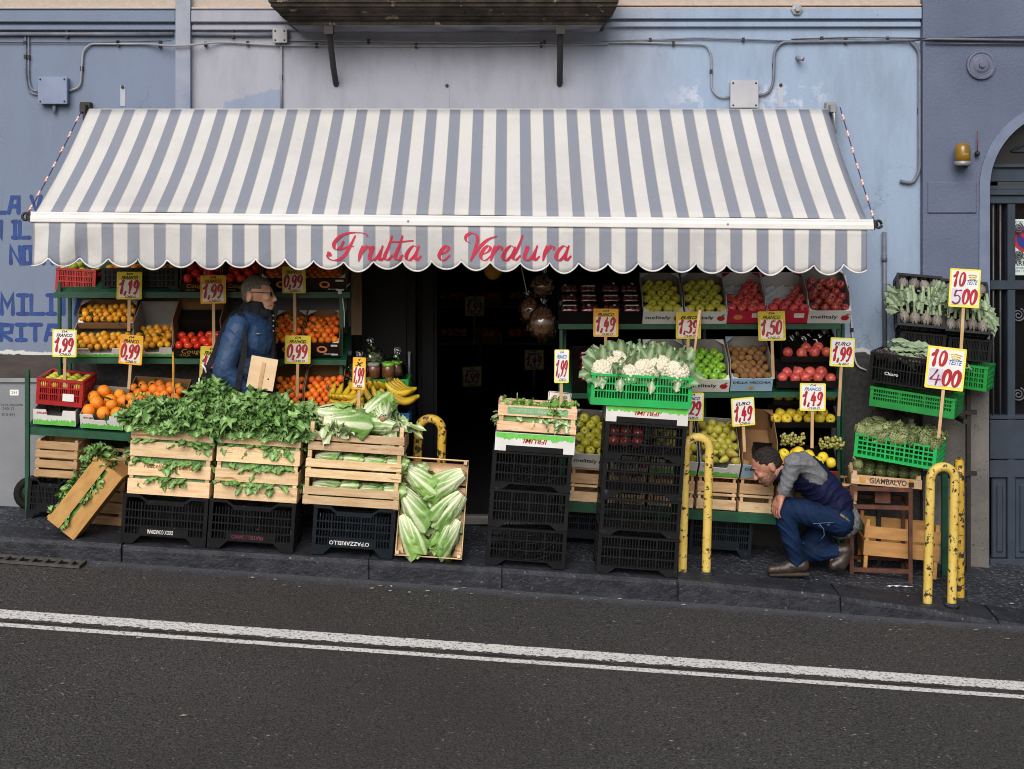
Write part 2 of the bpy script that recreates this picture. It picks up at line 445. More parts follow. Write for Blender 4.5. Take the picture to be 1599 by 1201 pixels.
# ---------------------------------------------------------------- facade
def wall_mat():
    m, nt, P = newmat("periwinkle_plaster")
    g = N(nt, "ShaderNodeNewGeometry"); pos = g.outputs["Position"]
    s = N(nt, "ShaderNodeSeparateXYZ"); nt.links.new(pos, s.inputs[0]); x, z = s.outputs[0], s.outputs[2]
    nb = noise(nt, pos, 1.3, 6, .6, .2, .8); nf = noise(nt, pos, 16, 5, .7, .2, .8)
    def step(v, a, b):
        r = N(nt, "ShaderNodeMapRange"); r.inputs[1].default_value = a; r.inputs[2].default_value = b; nt.links.new(v, r.inputs[0]); return r.outputs[0]
    left = (.170,.215,.310); mid = (.325,.34,.405); right = (.275,.362,.50)
    xw = math_n(nt, 'ADD', x, math_n(nt, 'MULTIPLY', nb, .5))
    c = mixrgb(nt, step(xw, .6, 1.6), mid, right)
    # brush-edged boundary of the repainted lilac area
    xe = math_n(nt, 'ADD', x, math_n(nt, 'MULTIPLY', nf, .03))
    c = mixrgb(nt, step(xe, -2.30, -2.27), left, c)
    # an old blue patch under the lilac paint: its own outline
    ze = math_n(nt, 'ADD', z, math_n(nt, 'MULTIPLY', nf, .05))
    ze2 = math_n(nt, 'SUBTRACT', ze, math_n(nt, 'MULTIPLY', step(x, -2.05, -1.7), .10))
    patch = math_n(nt, 'MULTIPLY', math_n(nt, 'SUBTRACT', 1, step(ze2, .735, .745)), math_n(nt, 'MULTIPLY', step(x, -2.04, -2.02), math_n(nt, 'SUBTRACT', 1, step(x, -1.62, -1.60))))
    c = mixrgb(nt, patch, c, (.235,.285,.39))
    # pale filler smears near the junction box on the right
    sm = math_n(nt, 'MULTIPLY', noise(nt, pos, 5, 6, .7, .50, .56), math_n(nt, 'MULTIPLY', math_n(nt, 'MULTIPLY', step(x, 1.05, 1.3), math_n(nt, 'SUBTRACT', 1, step(x, 2.1, 2.3))), math_n(nt, 'MULTIPLY', step(z, .60, .68), math_n(nt, 'SUBTRACT', 1, step(z, .80, .90)))))
    c = mixrgb(nt, math_n(nt, 'MULTIPLY', sm, .8), c, (.50,.54,.66))
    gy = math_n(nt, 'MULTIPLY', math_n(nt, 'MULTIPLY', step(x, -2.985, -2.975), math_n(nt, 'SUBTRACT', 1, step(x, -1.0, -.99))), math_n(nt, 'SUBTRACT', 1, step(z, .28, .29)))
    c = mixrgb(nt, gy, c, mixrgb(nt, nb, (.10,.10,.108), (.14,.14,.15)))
    # weather stains
    st = N(nt, "ShaderNodeMapping"); st.inputs[3].default_value = (3,3,.8); nt.links.new(pos, st.inputs[0])
    c = mixrgb(nt, math_n(nt, 'MULTIPLY', noise(nt, st.outputs[0], 2.2, 6, .65, .45, .75), .35), c, (.14,.16,.22))
    c = mixrgb(nt, math_n(nt, 'MULTIPLY', noise(nt, pos, 60, 3, .6, .68, .72), .6), c, (.09,.10,.14))
    cr1 = N(nt, "ShaderNodeTexNoise"); cr1.inputs["Scale"].default_value = 1.0; cr1.inputs["Detail"].default_value = 7; cr1.inputs["Roughness"].default_value = .6; nt.links.new(pos, cr1.inputs["Vector"])
    ln = math_n(nt, 'LESS_THAN', math_n(nt, 'ABSOLUTE', math_n(nt, 'SUBTRACT', cr1.outputs[0], .5)), .0035)
    c = mixrgb(nt, math_n(nt, 'MULTIPLY', math_n(nt, 'MULTIPLY', ln, noise(nt, pos, 1.7, 2, .5, .58, .64)), .3), c, (.08,.09,.13))
    c = mixrgb(nt, noise(nt, pos, 6, 7, .75, .715, .72), c, (.48,.50,.54))
    # beige rendering above the string course
    c = mixrgb(nt, step(z, 1.375, 1.38), c, mixrgb(nt, nf, (.50,.43,.38), (.36,.30,.26)))
    # bare grey plinth, the paint above it ends in a peeled white edge
    t = math_n(nt, 'ADD', math_n(nt, 'ADD', z, math_n(nt, 'MULTIPLY', nf, .035)), math_n(nt, 'MULTIPLY', noise(nt, pos, 3.5, 4, .6, .2, .8), .05))
    c = mixrgb(nt, step(t, -.985, -.98), (.56,.57,.58), c)
    plinth = mixrgb(nt, noise(nt, pos, 34, 4, .6, .4, .7), (.040,.040,.043), (.075,.073,.072))
    c = mixrgb(nt, step(t, -1.015, -1.01), plinth, c)
    nt.links.new(c, P.inputs["Base Color"]); P.inputs["Roughness"].default_value = .75; P.inputs["Specular IOR Level"].default_value = .3
    b = N(nt, "ShaderNodeBump"); b.inputs["Strength"].default_value = .12; b.inputs["Distance"].default_value = .02
    hm = math_n(nt, 'ADD', noise(nt, pos, 70, 4, .6, .2, .8), math_n(nt, 'MULTIPLY', nb, 1.5))
    nt.links.new(hm, b.inputs["Height"]); nt.links.new(b.outputs[0], P.inputs["Normal"])
    return m
def pier_mat():
    m, nt, P = newmat("mauve_blue_plaster")
    g = N(nt, "ShaderNodeNewGeometry"); pos = g.outputs["Position"]
    s = N(nt, "ShaderNodeSeparateXYZ"); nt.links.new(pos, s.inputs[0]); z = s.outputs[2]
    nf = noise(nt, pos, 16, 5, .7, .2, .8)
    c = mixrgb(nt, noise(nt, pos, 1.5, 5), (.095,.120,.190), (.125,.150,.225))
    c = mixrgb(nt, math_n(nt, 'MULTIPLY', noise(nt, pos, 50, 3, .6, .68, .72), .6), c, (.07,.08,.12))
    r = N(nt, "ShaderNodeMapRange"); r.inputs[1].default_value = -1.04; r.inputs[2].default_value = -1.03
    nt.links.new(math_n(nt, 'ADD', z, math_n(nt, 'MULTIPLY', nf, .03)), r.inputs[0])
    st = mixrgb(nt, noise(nt, pos, 3, 5), (.17,.16,.15), (.11,.105,.10))
    v = N(nt, "ShaderNodeTexVoronoi"); v.inputs["Scale"].default_value = 42; nt.links.new(pos, v.inputs["Vector"])
    vr = N(nt, "ShaderNodeMapRange"); vr.inputs[1].default_value = .16; vr.inputs[2].default_value = .26; nt.links.new(v.outputs["Distance"], vr.inputs[0])
    st = mixrgb(nt, math_n(nt, 'MULTIPLY', math_n(nt, 'SUBTRACT', 1, vr.outputs[0]), noise(nt, pos, 9, 2, .5, .48, .56)), st, (.045,.045,.045))
    c = mixrgb(nt, r.outputs[0], st, c)
    nt.links.new(c, P.inputs["Base Color"]); P.inputs["Roughness"].default_value = .75; P.inputs["Specular IOR Level"].default_value = .3
    b = N(nt, "ShaderNodeBump"); b.inputs["Strength"].default_value = .25; b.inputs["Distance"].default_value = .02
    nt.links.new(noise(nt, pos, 60, 4, .6, .2, .8), b.inputs["Height"]); nt.links.new(b.outputs[0], P.inputs["Normal"])
    return m
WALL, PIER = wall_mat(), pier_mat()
bld = thing("building", "periwinkle blue plastered building front housing the greengrocer shop", "building", (0, YW, -2.3))
BT = Matrix.Translation((0, -YW, 2.3))
def bmb():
    m = MB(); m.T = BT; return m
XO0, XO1 = W(548,0,YW).x, W(1298,0,YW).x      # shop opening
XP0 = W(1437,0,YW).x                          # start of the right-hand pier
mb = bmb()
mb.bx(-8, XO0, YW, YW+.35, -4, 6); mb.bx(XO1, XP0+.02, YW, YW+.35, -4, 6); mb.bx(XO0, XO1, YW, YW+.35, -.02, 6)
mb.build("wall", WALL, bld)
# pier with the arched doorway
YP = 9.44
ax, az, ar = 3.88, .12, .54
out = [(XP0, -4), (XP0, 6), (9, 6), (9, -4), (ax+ar, -4)] + [(ax+ar*math.cos(R(t)), az+ar*math.sin(R(t))) for t in range(0, 181, 6)] + [(ax-ar, -4)]
mb = bmb()
n = len(out)
mb.prism(out[::-1], YP, YW+.33)
mb.build("pier_wall", PIER, bld)
mb = bmb(); n = 30
ring = [(ax-ar-.075, -1.05)] + [(ax-(ar+.07)*math.cos(R(t)), az+(ar+.07)*math.sin(R(t))) for t in range(0, 181, 6)] + [(ax+ar+.075, -1.05)]
inn = [(ax-ar+.002, -1.05)] + [(ax-(ar-.002)*math.cos(R(t)), az+(ar-.002)*math.sin(R(t))) for t in range(0, 181, 6)] + [(ax+ar-.002, -1.05)]
for i in range(len(ring)-1):
    mb.prism([ring[i], ring[i+1], inn[i+1], inn[i]][::-1], YP-.014, YP+.1)
mb.build("arch_trim", mat("pale_blue_trim", (.17,.205,.30), (.13,.165,.25), 5, .7, .15, 60), bld)
# rusticated block lines on the pier
mb = bmb()
mb.bx(XP0+.03, ax-ar-.09, YP-.012, YP+.02, (HY-333)/F*YP, (HY-284)/F*YP)
mb.build("pier_block", PIER, bld, .006)
# flat pilaster strip, string course, beige band
mb = bmb(); x0, x1 = W(274,0,9.44).x, W(297,0,9.44).x
mb.bx(x0, x1, 9.44, YW+.01, -.5, 6)
mb.build("pilaster_strip", mat("patchy_blue_paint", (.16,.205,.31), (.33,.35,.41), 2.2, .7, .15, 60), bld)
mb = bmb()
xb0, xb1 = W(445,0,YW).x, W(950,0,YW).x
def course(xa, xb, dy):
    z = lambda y: (HY-y-dy)/F*YW
    mb.bx(xa, xb, 9.445, YW+.01, z(34), z(16)); mb.bx(xa, xb, 9.465, YW+.01, z(46), z(38.5)); mb.bx(xa, xb, 9.452, YW+.01, z(14.2), z(10.5)); mb.bx(xa, xb, 9.482, YW+.01, z(38.5), z(34))
for ca, cb, cd in ((-8, x0-.003, 2), (x1+.003, xb0+.1, 2), (xb1-.1, XP0-.004, -3)):
    mb = bmb(); course(ca, cb, cd); mb.build("string_course", WALL, bld, .005)
# balcony slab with stepped underside and two iron struts
STONE = mat("soot_black_stone", (.060,.050,.040), (.022,.019,.017), 6, .85, .9, 26, spots=((.17,.14,.105), .62, 11, 5), rndoff=False)
mb = bmb()
steps = [(1.222,1.244,9.13,-1.515,.635),(1.244,1.262,9.085,-1.54,.655),(1.262,1.274,9.10,-1.53,.645),(1.274,1.298,9.05,-1.56,.67),(1.298,1.322,9.02,-1.585,.685),(1.322,1.36,9.0,-1.60,.70),(1.36,1.5,8.97,-1.63,.72)]
prof_b = [(1.222,0),(1.246,.0),(1.248,.012),(1.252,.02),(1.258,.034),(1.266,.042),(1.274,.044),(1.276,.060),(1.283,.064),(1.292,.074),(1.302,.090),(1.314,.104),(1.326,.110),(1.328,.124),(1.352,.126),(1.354,.140),(1.50,.142)]
vs = []
for z, o_ in prof_b:
    vs += [(-1.515-o_*.8, YW+.003, z), (-1.515-o_*.8, 9.14-o_, z), (.635+o_*.55, 9.14-o_, z), (.635+o_*.55, YW+.003, z)]
k = len(prof_b)
mb.add(vs, [(4*i+j, 4*i+j+1, 4*i+5+j, 4*i+4+j) for i in range(k-1) for j in range(3)]+[(3,2,1,0), tuple(4*(k-1)+j for j in range(4))])
bal = mb.build("balcony_slab", STONE, bld)
mb = bmb(); mb.bx(-1.49, .61, 9.15, YW-.003, 1.216, 1.2215); mb.build("soffit", mat("stained_soffit_paint", (.22,.225,.25), (.09,.09,.10), 3, .85, .3, 30), bld)
for pa, pb in ((514, 524), (875, 874)):
    a = W(pa, 44, 9.17); b = W(pb, 131, 9.47)
    mb = bmb()
    pts = [Vector((a.x, 9.17, 1.222)), Vector((a.x, 9.18, 1.17)), Vector((a.x+(b.x-a.x)*.3, 9.24, 1.09)), Vector((a.x+(b.x-a.x)*.7, 9.37, .95)), Vector((b.x, 9.475, .862)), Vector((b.x, 9.51, .845))]
    mb.tube(pts, .021, 6)
    mb.bx(a.x-.03, a.x+.03, 9.14, 9.21, 1.16, 1.2155)
    mb.build("balcony_bracket", DARKM, bld)
# round anchor plate on the pier and the small hexagonal one on the string course
ap = W(1531, 102, YP)
mb = bmb(); M_ = Matrix.Translation(ap) @ Matrix.Rotation(R(90), 4, 'X')
mb.lathe([(.002,.045),(.02,.045),(.022,.03),(.045,.028),(.06,.02),(.08,.018),(.088,.024),(.10,.022),(.104,-.002)][::-1], 28, False, M_)
mb.build("anchor_plate", mat("grey_blue_iron", (.12,.135,.21), (.09,.10,.16), 14, .6, .15, 60), bld)
ap = W(1244, 15, 9.44)
mb = bmb(); M_ = Matrix.Translation(ap) @ Matrix.Rotation(R(90), 4, 'X')
mb.lathe([(.042,-.01),(.042,.014),(.018,.016),(.018,.04),(.002,.04)], 6, False, M_)
mb.build("anchor_bolt", STEELG, bld)
# strip scars and old fixing lugs on the plaster
LUG = mat("pale_filler", (.42,.45,.52), (.36,.39,.47), 8, .8)
for (px, py, l) in ((192, 136, 30), (698, 134, 36), (1219, 133, 34)):
    c = W(px, py, YW); mb = bmb()
    mb.bx(c.x-.018, c.x+.018, YW-.004, YW+.01, c.z-l/221.6, c.z+.01)
    mb.build("filler_strip", LUG if px != 698 else WALL, bld)
    mb = bmb(); mb.lathe([(.012,-.01),(.012,.012),(.002,.013)], 10, False, Matrix.Translation(c) @ Matrix.Rotation(R(90), 4, 'X'))
    mb.build("screw_eye", DARKM, bld)

# ---------------------------------------------------------------- brush strokes
def catmull(pts, n=7):
    P = [Vector(p).to_2d() if len(p) > 2 else Vector(p) for p in pts]
    if len(P) < 3: 
        return [P[0].lerp(P[-1], i/4) for i in range(5)]
    o = []; E = [P[0]*2-P[1]] + P + [P[-1]*2-P[-2]]
    for i in range(1, len(E)-2):
        a, b, c, d = E[i-1:i+3]
        for k in range(n):
            t = k/n
            o.append(.5*((2*b)+(c-a)*t+(2*a-5*b+4*c-d)*t*t+(3*b-a-3*c+d)*t**3))
    o.append(P[-1]); return o
def ribbon(mb, pts, wfn, mapf, off=.002, straight=False, roundcap=True):
    p = [Vector(q) for q in pts] if straight else catmull(pts)
    k = len(p); L = []; Rr = []
    for i in range(k):
        t = (p[min(i+1, k-1)]-p[max(i-1, 0)])
        t = t.normalized() if t.length > 1e-9 else Vector((1, 0))
        nrm = Vector((-t.y, t.x)); w = wfn(i/(k-1), t)
        if straight and 0 < i < k-1:
            a = (p[i]-p[i-1]).normalized(); b = (p[i+1]-p[i]).normalized()
            n1 = Vector((-a.y, a.x)); nrm = (n1+Vector((-b.y, b.x))).normalized(); w = w/max(nrm.dot(n1), .5)
        L.append(p[i]+nrm*w); Rr.append(p[i]-nrm*w)
        if roundcap and i in (0, k-1):
            s_ = -1 if i == 0 else 1
            c1 = (p[i]+t*s_*w*.75+nrm*w*.66, p[i]+t*s_*w*.75-nrm*w*.66)
            c2 = (p[i]+t*s_*w*1.0+nrm*w*.2, p[i]+t*s_*w*1.0-nrm*w*.2)
            if i == 0: L[0:0] = [c2[0], c1[0]]; Rr[0:0] = [c2[1], c1[1]]
            else: L += [c1[0], c2[0]]; Rr += [c1[1], c2[1]]
    n = len(L); vs = []
    for i in range(n):
        e = off+i*.00004
        vs.append(mapf(L[i].x, L[i].y, e)); vs.append(mapf(Rr[i].x, Rr[i].y, e))
    mb.add(vs, [(2*i, 2*i+1, 2*i+3, 2*i+2) for i in range(n-1)])
# graffiti on the left: blue block capitals, partly behind the awning and the rack
GR = {
 'L': [[(0,0),(0,1),(1,1)]], 'A': [[(0,1),(.35,.05),(1,.05),(1,1)],[(.2,.6),(1,.6)]], 'V': [[(0,0),(.5,1),(1,0)]],
 'I': [[(0,0),(1,0)],[(.5,0),(.5,1)],[(0,1),(1,1)]], 'N': [[(0,1),(0,0),(1,1),(1,0)]], 'O': [[(0,0),(1,0),(1,1),(0,1),(0,0)]],
 'M': [[(0,1),(0,0),(.5,.6),(1,0),(1,1)]], 'T': [[(0,0),(1,0)],[(.5,0),(.5,1)]], 'R': [[(0,1),(0,0),(1,.05),(.9,.5),(0,.55),(.9,1)]], 'H': [[(0,0),(0,1)],[(1,0),(1,1)],[(0,.5),(1,.5)]]}
SPRAY = mat("blue_spray_paint", (.008,.035,.17), (.012,.055,.24), 14, .6, rndoff=False)
mb = bmb(); k_ = 0; ly_ = 307
for (ch, x0, y0, x1, y1) in [('L',-9,307,9,332),('A',14,307,29,332),('V',49,307,64,330),('N',-14,346,2,371),('I',20,346,27,371),('L',31,346,46,371),
    ('N',17,386,31,411),('O',37,386,48,411),('I',52,386,62,411),('A',68,386,82,411),
    ('M',3,461,20,490),('I',28,461,43,490),('L',49,461,68,490),('I',74,461,86,490),('T',90,461,108,490),('A',118,461,138,490),
    ('R',2,507,19,531),('I',26,507,40,531),('T',46,507,64,531),('A',71,507,88,531)]:
    if abs(y0-ly_) > 15:
        mb.build("graffiti_line", SPRAY, bld); mb = bmb(); ly_ = y0
    for st in GR[ch]:
        k_ += 1
        ribbon(mb, [(x0+(x1-x0)*u, y0+(y1-y0)*v) for u, v in st], lambda t, d: 3.1+.5*math.sin(9*t), lambda x, y, e: W(x, y, YW)+Vector((0, -e*1.0, 0)), .002+.0004*(k_ % 4), straight=True)
mb.build("graffiti_line", SPRAY, bld)

# ---------------------------------------------------------------- shop interior
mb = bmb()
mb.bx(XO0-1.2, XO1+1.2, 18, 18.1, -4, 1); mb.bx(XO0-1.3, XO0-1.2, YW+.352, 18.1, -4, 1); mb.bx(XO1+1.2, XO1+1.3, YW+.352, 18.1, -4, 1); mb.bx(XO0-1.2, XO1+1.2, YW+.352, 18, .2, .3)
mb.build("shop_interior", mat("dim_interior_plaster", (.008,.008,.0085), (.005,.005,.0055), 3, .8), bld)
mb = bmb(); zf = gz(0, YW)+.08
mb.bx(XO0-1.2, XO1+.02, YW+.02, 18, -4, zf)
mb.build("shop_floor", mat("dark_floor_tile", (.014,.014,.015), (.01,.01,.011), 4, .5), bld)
mb = bmb(); c = on_walk(750, 9.47)
mb.bx(XO0+.42, W(893,0,YW).x-.1, 9.44, 9.515, zf-.06, zf+.004)
mb.build("door_step", mat("worn_grey_stone", (.16,.155,.15), (.10,.10,.10), 8, .6, .3, 50), bld, .01)
# open black door leaf folded against the left side of the opening
sd_ = thing("shop_door", "matt black panelled door leaf standing open at the left of the shop entrance", "door", (W(600,0,9.58).x, 9.56, zf))
mb = MB(); xw = (650-552)/2/220; mb.bx(-xw, xw, 0, .05, 0, 2.25); mb.build("leaf", mat("black_door_paint", (.009,.009,.010), (.006,.006,.007), 4, .75), sd_)
mb = MB()
for a, b in ((.12,.75),(.85,2.1)): mb.bx(-xw+.06, xw-.06, -.012, .001, a, b)
mb.build("panel_moulding", mat("black_door_gloss", (.010,.010,.011), None, 4, .7), sd_, .008)
mb = MB(); mb.tube([(xw-.04,-.05,.95),(xw-.04,-.05,1.15)], .009, 8); mb.bx(xw-.05,xw-.03,-.05,.0,.955,.97); mb.bx(xw-.05,xw-.03,-.05,.0,1.13,1.145); mb.build("handle", STEELG, sd_)
sd2 = thing("shop_door", "narrow black door leaf folded back beside the dark shop entrance", "door", (W(668,0,9.75).x, 9.72, zf), (0,0,R(10)))
mb = MB(); mb.bx(-.07, .07, 0, .04, 0, 2.25); mb.build("leaf", bpy.data.materials["black_door_paint"], sd2)
mb = MB(); mb.bx(-.045, .045, -.01, .001, .1, 2.1); mb.build("panel_moulding", bpy.data.materials["black_door_gloss"], sd2, .006)

# ---------------------------------------------------------------- arched door on the right
ad = thing("arched_door", "slate blue iron and glass double door under the arch with scrolled grille", "door", (ax, YW+.1, gz(3.6, YW)))
AT = Matrix.Translation((-ax, -YW-.1, -gz(3.6, YW)))
def amb():
    m = MB(); m.T = AT; return m
z_ = lambda y: (HY-y)/F*9.6
x_ = lambda x: (x-CX)/F*9.6
bot = gz(3.4, YW)+.01
mb = amb()
L0, L1 = ax-ar+.004, ax+ar-.004
mb.bx(L0, L0+.05, 9.58, 9.66, bot, z_(318)); mb.bx(L1-.05, L1, 9.58, 9.66, bot, z_(318))
for px in (1578, 1655): mb.bx(x_(px)-.028, x_(px)+.028, 9.58, 9.655, bot, z_(318))
for y0, y1 in ((318,305),(452,438),(654,648),(716,655),(884,872)): mb.bx(L0+.05, L1-.05, 9.572, 9.65, z_(y0), z_(y1))
mb.bx(L0+.05, L1-.05, 9.578, 9.65, z_(745), z_(718))
mb.build("frame", DOORM, ad, .004)
mb = amb()
for (a, b) in ((1549, 1572), (1585, 1648), (1662, 1730)):
    mb.bx(x_(a), x_(b), 9.60, 9.63, z_(872), z_(746)); mb.bx(x_(a)+.03, x_(b)-.03, 9.585, 9.601, z_(862), z_(756))
mb.build("lower_panel", DOORM, ad, .012)
mb = amb(); mb.bx(L0+.05, L1-.05, 9.64, 9.645, z_(655), z_(318))
mb.build("glass", mat("dark_glass", (.006,.006,.007), None, 3, .12, spec=.35), ad)
mb = amb()
for y0, y1, yy in ((305,296,9.55),(296,290,9.57),(284,262,9.585),(262,256,9.56)): mb.bx(L0, L1, yy, 9.66, z_(y0), z_(y1))
mb.build("transom", DOORM, ad, .004)
mb = amb()
arc = [(ax+(ar-.006)*math.cos(R(t)), az+(ar-.006)*math.sin(R(t))) for t in range(8, 173, 6)]
arc = [(x, max(z, z_(256))) for x, z in arc]
mb.prism(([(L1, z_(256)+.0)] + arc + [(L0, z_(256))])[::-1], 9.62, 9.66)
fan = mb.build("fanlight", mat("dark_fanlight_panel", (.012,.013,.016), None, 3, .4), ad)
mb = amb()
tri = [(x_(1580), z_(236)), (x_(1660), z_(190)), (x_(1740), z_(236))]
for a, b in zip(tri, tri[1:]+tri[:1]): mb.tube([(a[0], 9.612, a[1]), (b[0], 9.612, b[1])], .010, 6)
mb.build("fanlight_triangle", DOORM, fan)
mb = amb()
for px in (1551, 1562): mb.tube([(x_(px), 9.60, z_(318)), (x_(px), 9.60, z_(654))], .007, 6)
def scroll(cx_, cy_, s_, sg):
    pts = []
    for i in range(34):
        t = i/33; a = t*4.4*math.pi; r_ = s_*(.12+.88*t)
        pts.append((x_(cx_+sg*r_*math.cos(a)), 9.60, z_(cy_-r_*math.sin(a))))
    mb.tube(pts, .006, 5)
for cx_, sg in ((1590, 1), (1640, -1)):
    for cy_ in (492, 616, 356, 398): scroll(cx_, cy_, 11 if cy_ > 450 else 8, sg)
for px in (1615,): mb.tube([(x_(px), 9.60, z_(318)), (x_(px), 9.60, z_(654))], .007, 6)
mb.build("grille", mat("grille_iron", (.09,.095,.11), (.06,.065,.08), 9, .5), ad)
# ---------------------------------------------------------------- lettering
def text_mesh(s_, mat_, shear=0.0, bold=0.0, space=1.0):
    cu = bpy.data.curves.new("txt", 'FONT'); cu.body = s_; cu.shear = shear; cu.offset = bold
    cu.align_x = 'CENTER'; cu.align_y = 'CENTER'; cu.resolution_u = 2; cu.space_character = space
    ob = bpy.data.objects.new("txt", cu); COL.objects.link(ob)
    dg_ = bpy.context.evaluated_depsgraph_get()
    me = bpy.data.meshes.new_from_object(ob.evaluated_get(dg_))
    bpy.data.objects.remove(ob); bpy.data.curves.remove(cu)
    return me
def text_part(parent, s_, cen, mat_, h=None, w=None, flip=False, shear=0.0, bold=0.0, name="lettering", squash=None, back=False):
    me = text_mesh(s_, mat_, shear, bold)
    n = len(me.vertices); a = np.zeros(n*3); me.vertices.foreach_get("co", a); a = a.reshape(-1, 3)
    ex, ey = a[:,0].max()-a[:,0].min(), a[:,1].max()-a[:,1].min()
    a[:,0] -= (a[:,0].max()+a[:,0].min())/2; a[:,1] -= (a[:,1].max()+a[:,1].min())/2
    sy = h/ey if h else w/ex
    sx = w/ex if w else sy
    if flip: sx, sy = -sx, -sy
    b = np.stack([a[:,0]*sx+cen[0], np.full(n, cen[1]), a[:,1]*sy+cen[2]], 1)
    me.vertices.foreach_set("co", b.ravel()); me.materials.clear(); me.materials.append(mat_); me.update(); me.name = name
    return link(name, me, parent)
DG = {
'0': [[(.55,1),(.25,.88),(.1,.5),(.2,.14),(.45,0),(.75,.14),(.9,.5),(.8,.86),(.52,1.0)]],
'1': [[(.15,.70),(.42,.86),(.62,1.02)],[(.62,1.02),(.56,.5),(.5,-.02)]],
'2': [[(.1,.72),(.3,.97),(.68,.97),(.8,.7),(.5,.35),(.08,.04)],[(.08,.04),(.5,.08),(.92,.02)]],
'3': [[(.12,.9),(.5,1.02),(.82,.8),(.6,.57),(.38,.53)],[(.38,.53),(.8,.42),(.85,.14),(.5,-.02),(.08,.1)]],
'4': [[(.55,1.02),(.35,.7),(.08,.36)],[(.08,.36),(.5,.34),(.95,.38)],[(.74,.66),(.68,.3),(.62,-.04)]],
'5': [[(.88,1),(.6,.98),(.32,.97)],[(.32,.97),(.22,.56),(.55,.62),(.86,.42),(.78,.1),(.42,-.02),(.08,.1)]],
'9': [[(.84,.82),(.58,1.01),(.24,.88),(.16,.6),(.42,.44),(.72,.54),(.86,.84)],[(.86,.84),(.80,.42),(.62,.08),(.34,-.04)]],
',': [[(.35,.10),(.12,-.16)]]}
def price(mb, s_, x0, z0, w, h, y, pen=.08, slant=.18, thin=False):
    n = sum(.36 if c == ',' else 1 for c in s_); cw = w/n; x = x0; k = 0
    for c in s_:
        a = cw*(.36 if c == ',' else 1)
        for st in DG[c]:
            k += 1
            ww = .36*cw/.36
            pts = [(x+(u*.86+.04)*(cw if c != ',' else cw*.5)+slant*h*(v-.5)*.6, z0+v*h) for u, v in st]
            ribbon(mb, pts, lambda t, d: min(pen*h, cw*(.19 if len(s_) > 2 else .18))*(.9+.25*math.sin(7*t+k))*(.75+.35*abs(d.y)), lambda u, v, e: (u, y-e, v), .0008+.0006*(k % 3))
        x += a
def rrect(w, h, r, n=4):
    o = []
    for cx_, cz_, a0 in ((w/2-r, h/2-r, 0), (-w/2+r, h/2-r, 90), (-w/2+r, -h/2+r, 180), (w/2-r, -h/2+r, 270)):
        for i in range(n+1):
            a = R(a0+90*i/n); o.append((cx_+r*math.cos(a), cz_+r*math.sin(a)))
    return o[::-1]

# ---------------------------------------------------------------- plastic crates
def slot_panel(mb, w, h, M, rows=4, cols=4, per=5, bar=.006, t=.012, foot=0.0, dip=0.0, plate=None, rim=.016, arcs=None, band=.0, handle=False):
    """One open-work side wall standing on z=0 in the XZ plane (front at y=0)."""
    T0 = mb.T; mb.T = (T0 @ M) if T0 is not None else M
    zb = foot; cw = .024
    mb.bx(-w/2, -w/2+cw, 0, t, 0, h); mb.bx(w/2-cw, w/2, 0, t, 0, h)
    if dip:      # top rim with the hand-hold dip
        for s_ in (-1, 1):
            mb.bx(min(s_*w/2, s_*w*.30), max(s_*w/2, s_*w*.30), -.005, t+.002, h-rim, h+.001)
            mb.prism([(s_*w*.30, h), (s_*w*.22, h-dip), (s_*w*.22, h-dip-rim), (s_*w*.30, h-rim)][::s_], -.005, t+.002)
        mb.bx(-w*.22, w*.22, -.005, t+.002, h-dip-rim-.012, h-dip)
    else:
        mb.bx(-w/2-.001, w/2+.001, -.005, t+.002, h-rim, h+.001)
    zt = h-rim-dip; zs = zb+(band or rim*.7)
    mb.bx(-w/2+.001, w/2-.001, -.003, t, zb, zs)
    H = zt-zs
    for r_ in range(1, rows):
        z = zs+H*r_/rows; mb.bx(-w/2+cw, w/2-cw, -.0045, t-.003, z-.0045, z+.0045)
    iw = w-2*cw
    for c_ in range(1, cols):
        x = -iw/2+iw*c_/cols; mb.bx(x-.005, x+.005, -.004, t-.002, zs, zt)
    for c_ in range(cols):
        for k in range(1, per):
            x = -iw/2+iw*(c_+k/per)/cols
            mb.bx(x-bar/2, x+bar/2, .001, t-.004, zs, zt)
    if foot:
        for s_ in (-1, 1):
            mb.prism([(s_*w/2, 0), (s_*w/2, zb+.002), (s_*w*.26, zb+.002), (s_*w*.36, 0)][::-s_], -.002, t-.001)
    if plate:
        x0, x1, z0, z1 = plate; mb.bx(x0, x1, -.006, t-.002, z0, z1)
    if arcs:
        for (cx_, cz_, r0, n, a0, a1) in arcs:
            for i in range(n):
                r_ = r0*(i+1)/n
                p = [(cx_+r_*math.cos(R(a0+(a1-a0)*k/10)), -.004, cz_+r_*math.sin(R(a0+(a1-a0)*k/10))) for k in range(11)]
                p = [(x, y, z) for x, y, z in p if -iw/2 < x < iw/2 and zs < z < zt]
                if len(p) > 2: mb.tube(p, .0024, 4, smooth=False)
            for k in range(0):
                a = R(a0+(a1-a0)*k/6)
                p = [(cx_+r0*t*math.cos(a), -.003, cz_+r0*t*math.sin(a)) for t in [q_/8 for q_ in range(9)]]
                p = [(x, y, z) for x, y, z in p if -iw/2 < x < iw/2 and zs < z < zt]
                if len(p) > 2: mb.tube(p, .0018, 4, smooth=False)
    if handle:
        mb.bx(-.075, .075, -.006, t, h-rim-.05, h-rim-.042); mb.bx(-.075, -.068, -.006, t, h-rim-.05, h-rim); mb.bx(.068, .075, -.006, t, h-rim-.05, h-rim)
    mb.T = T0
_pc = {}
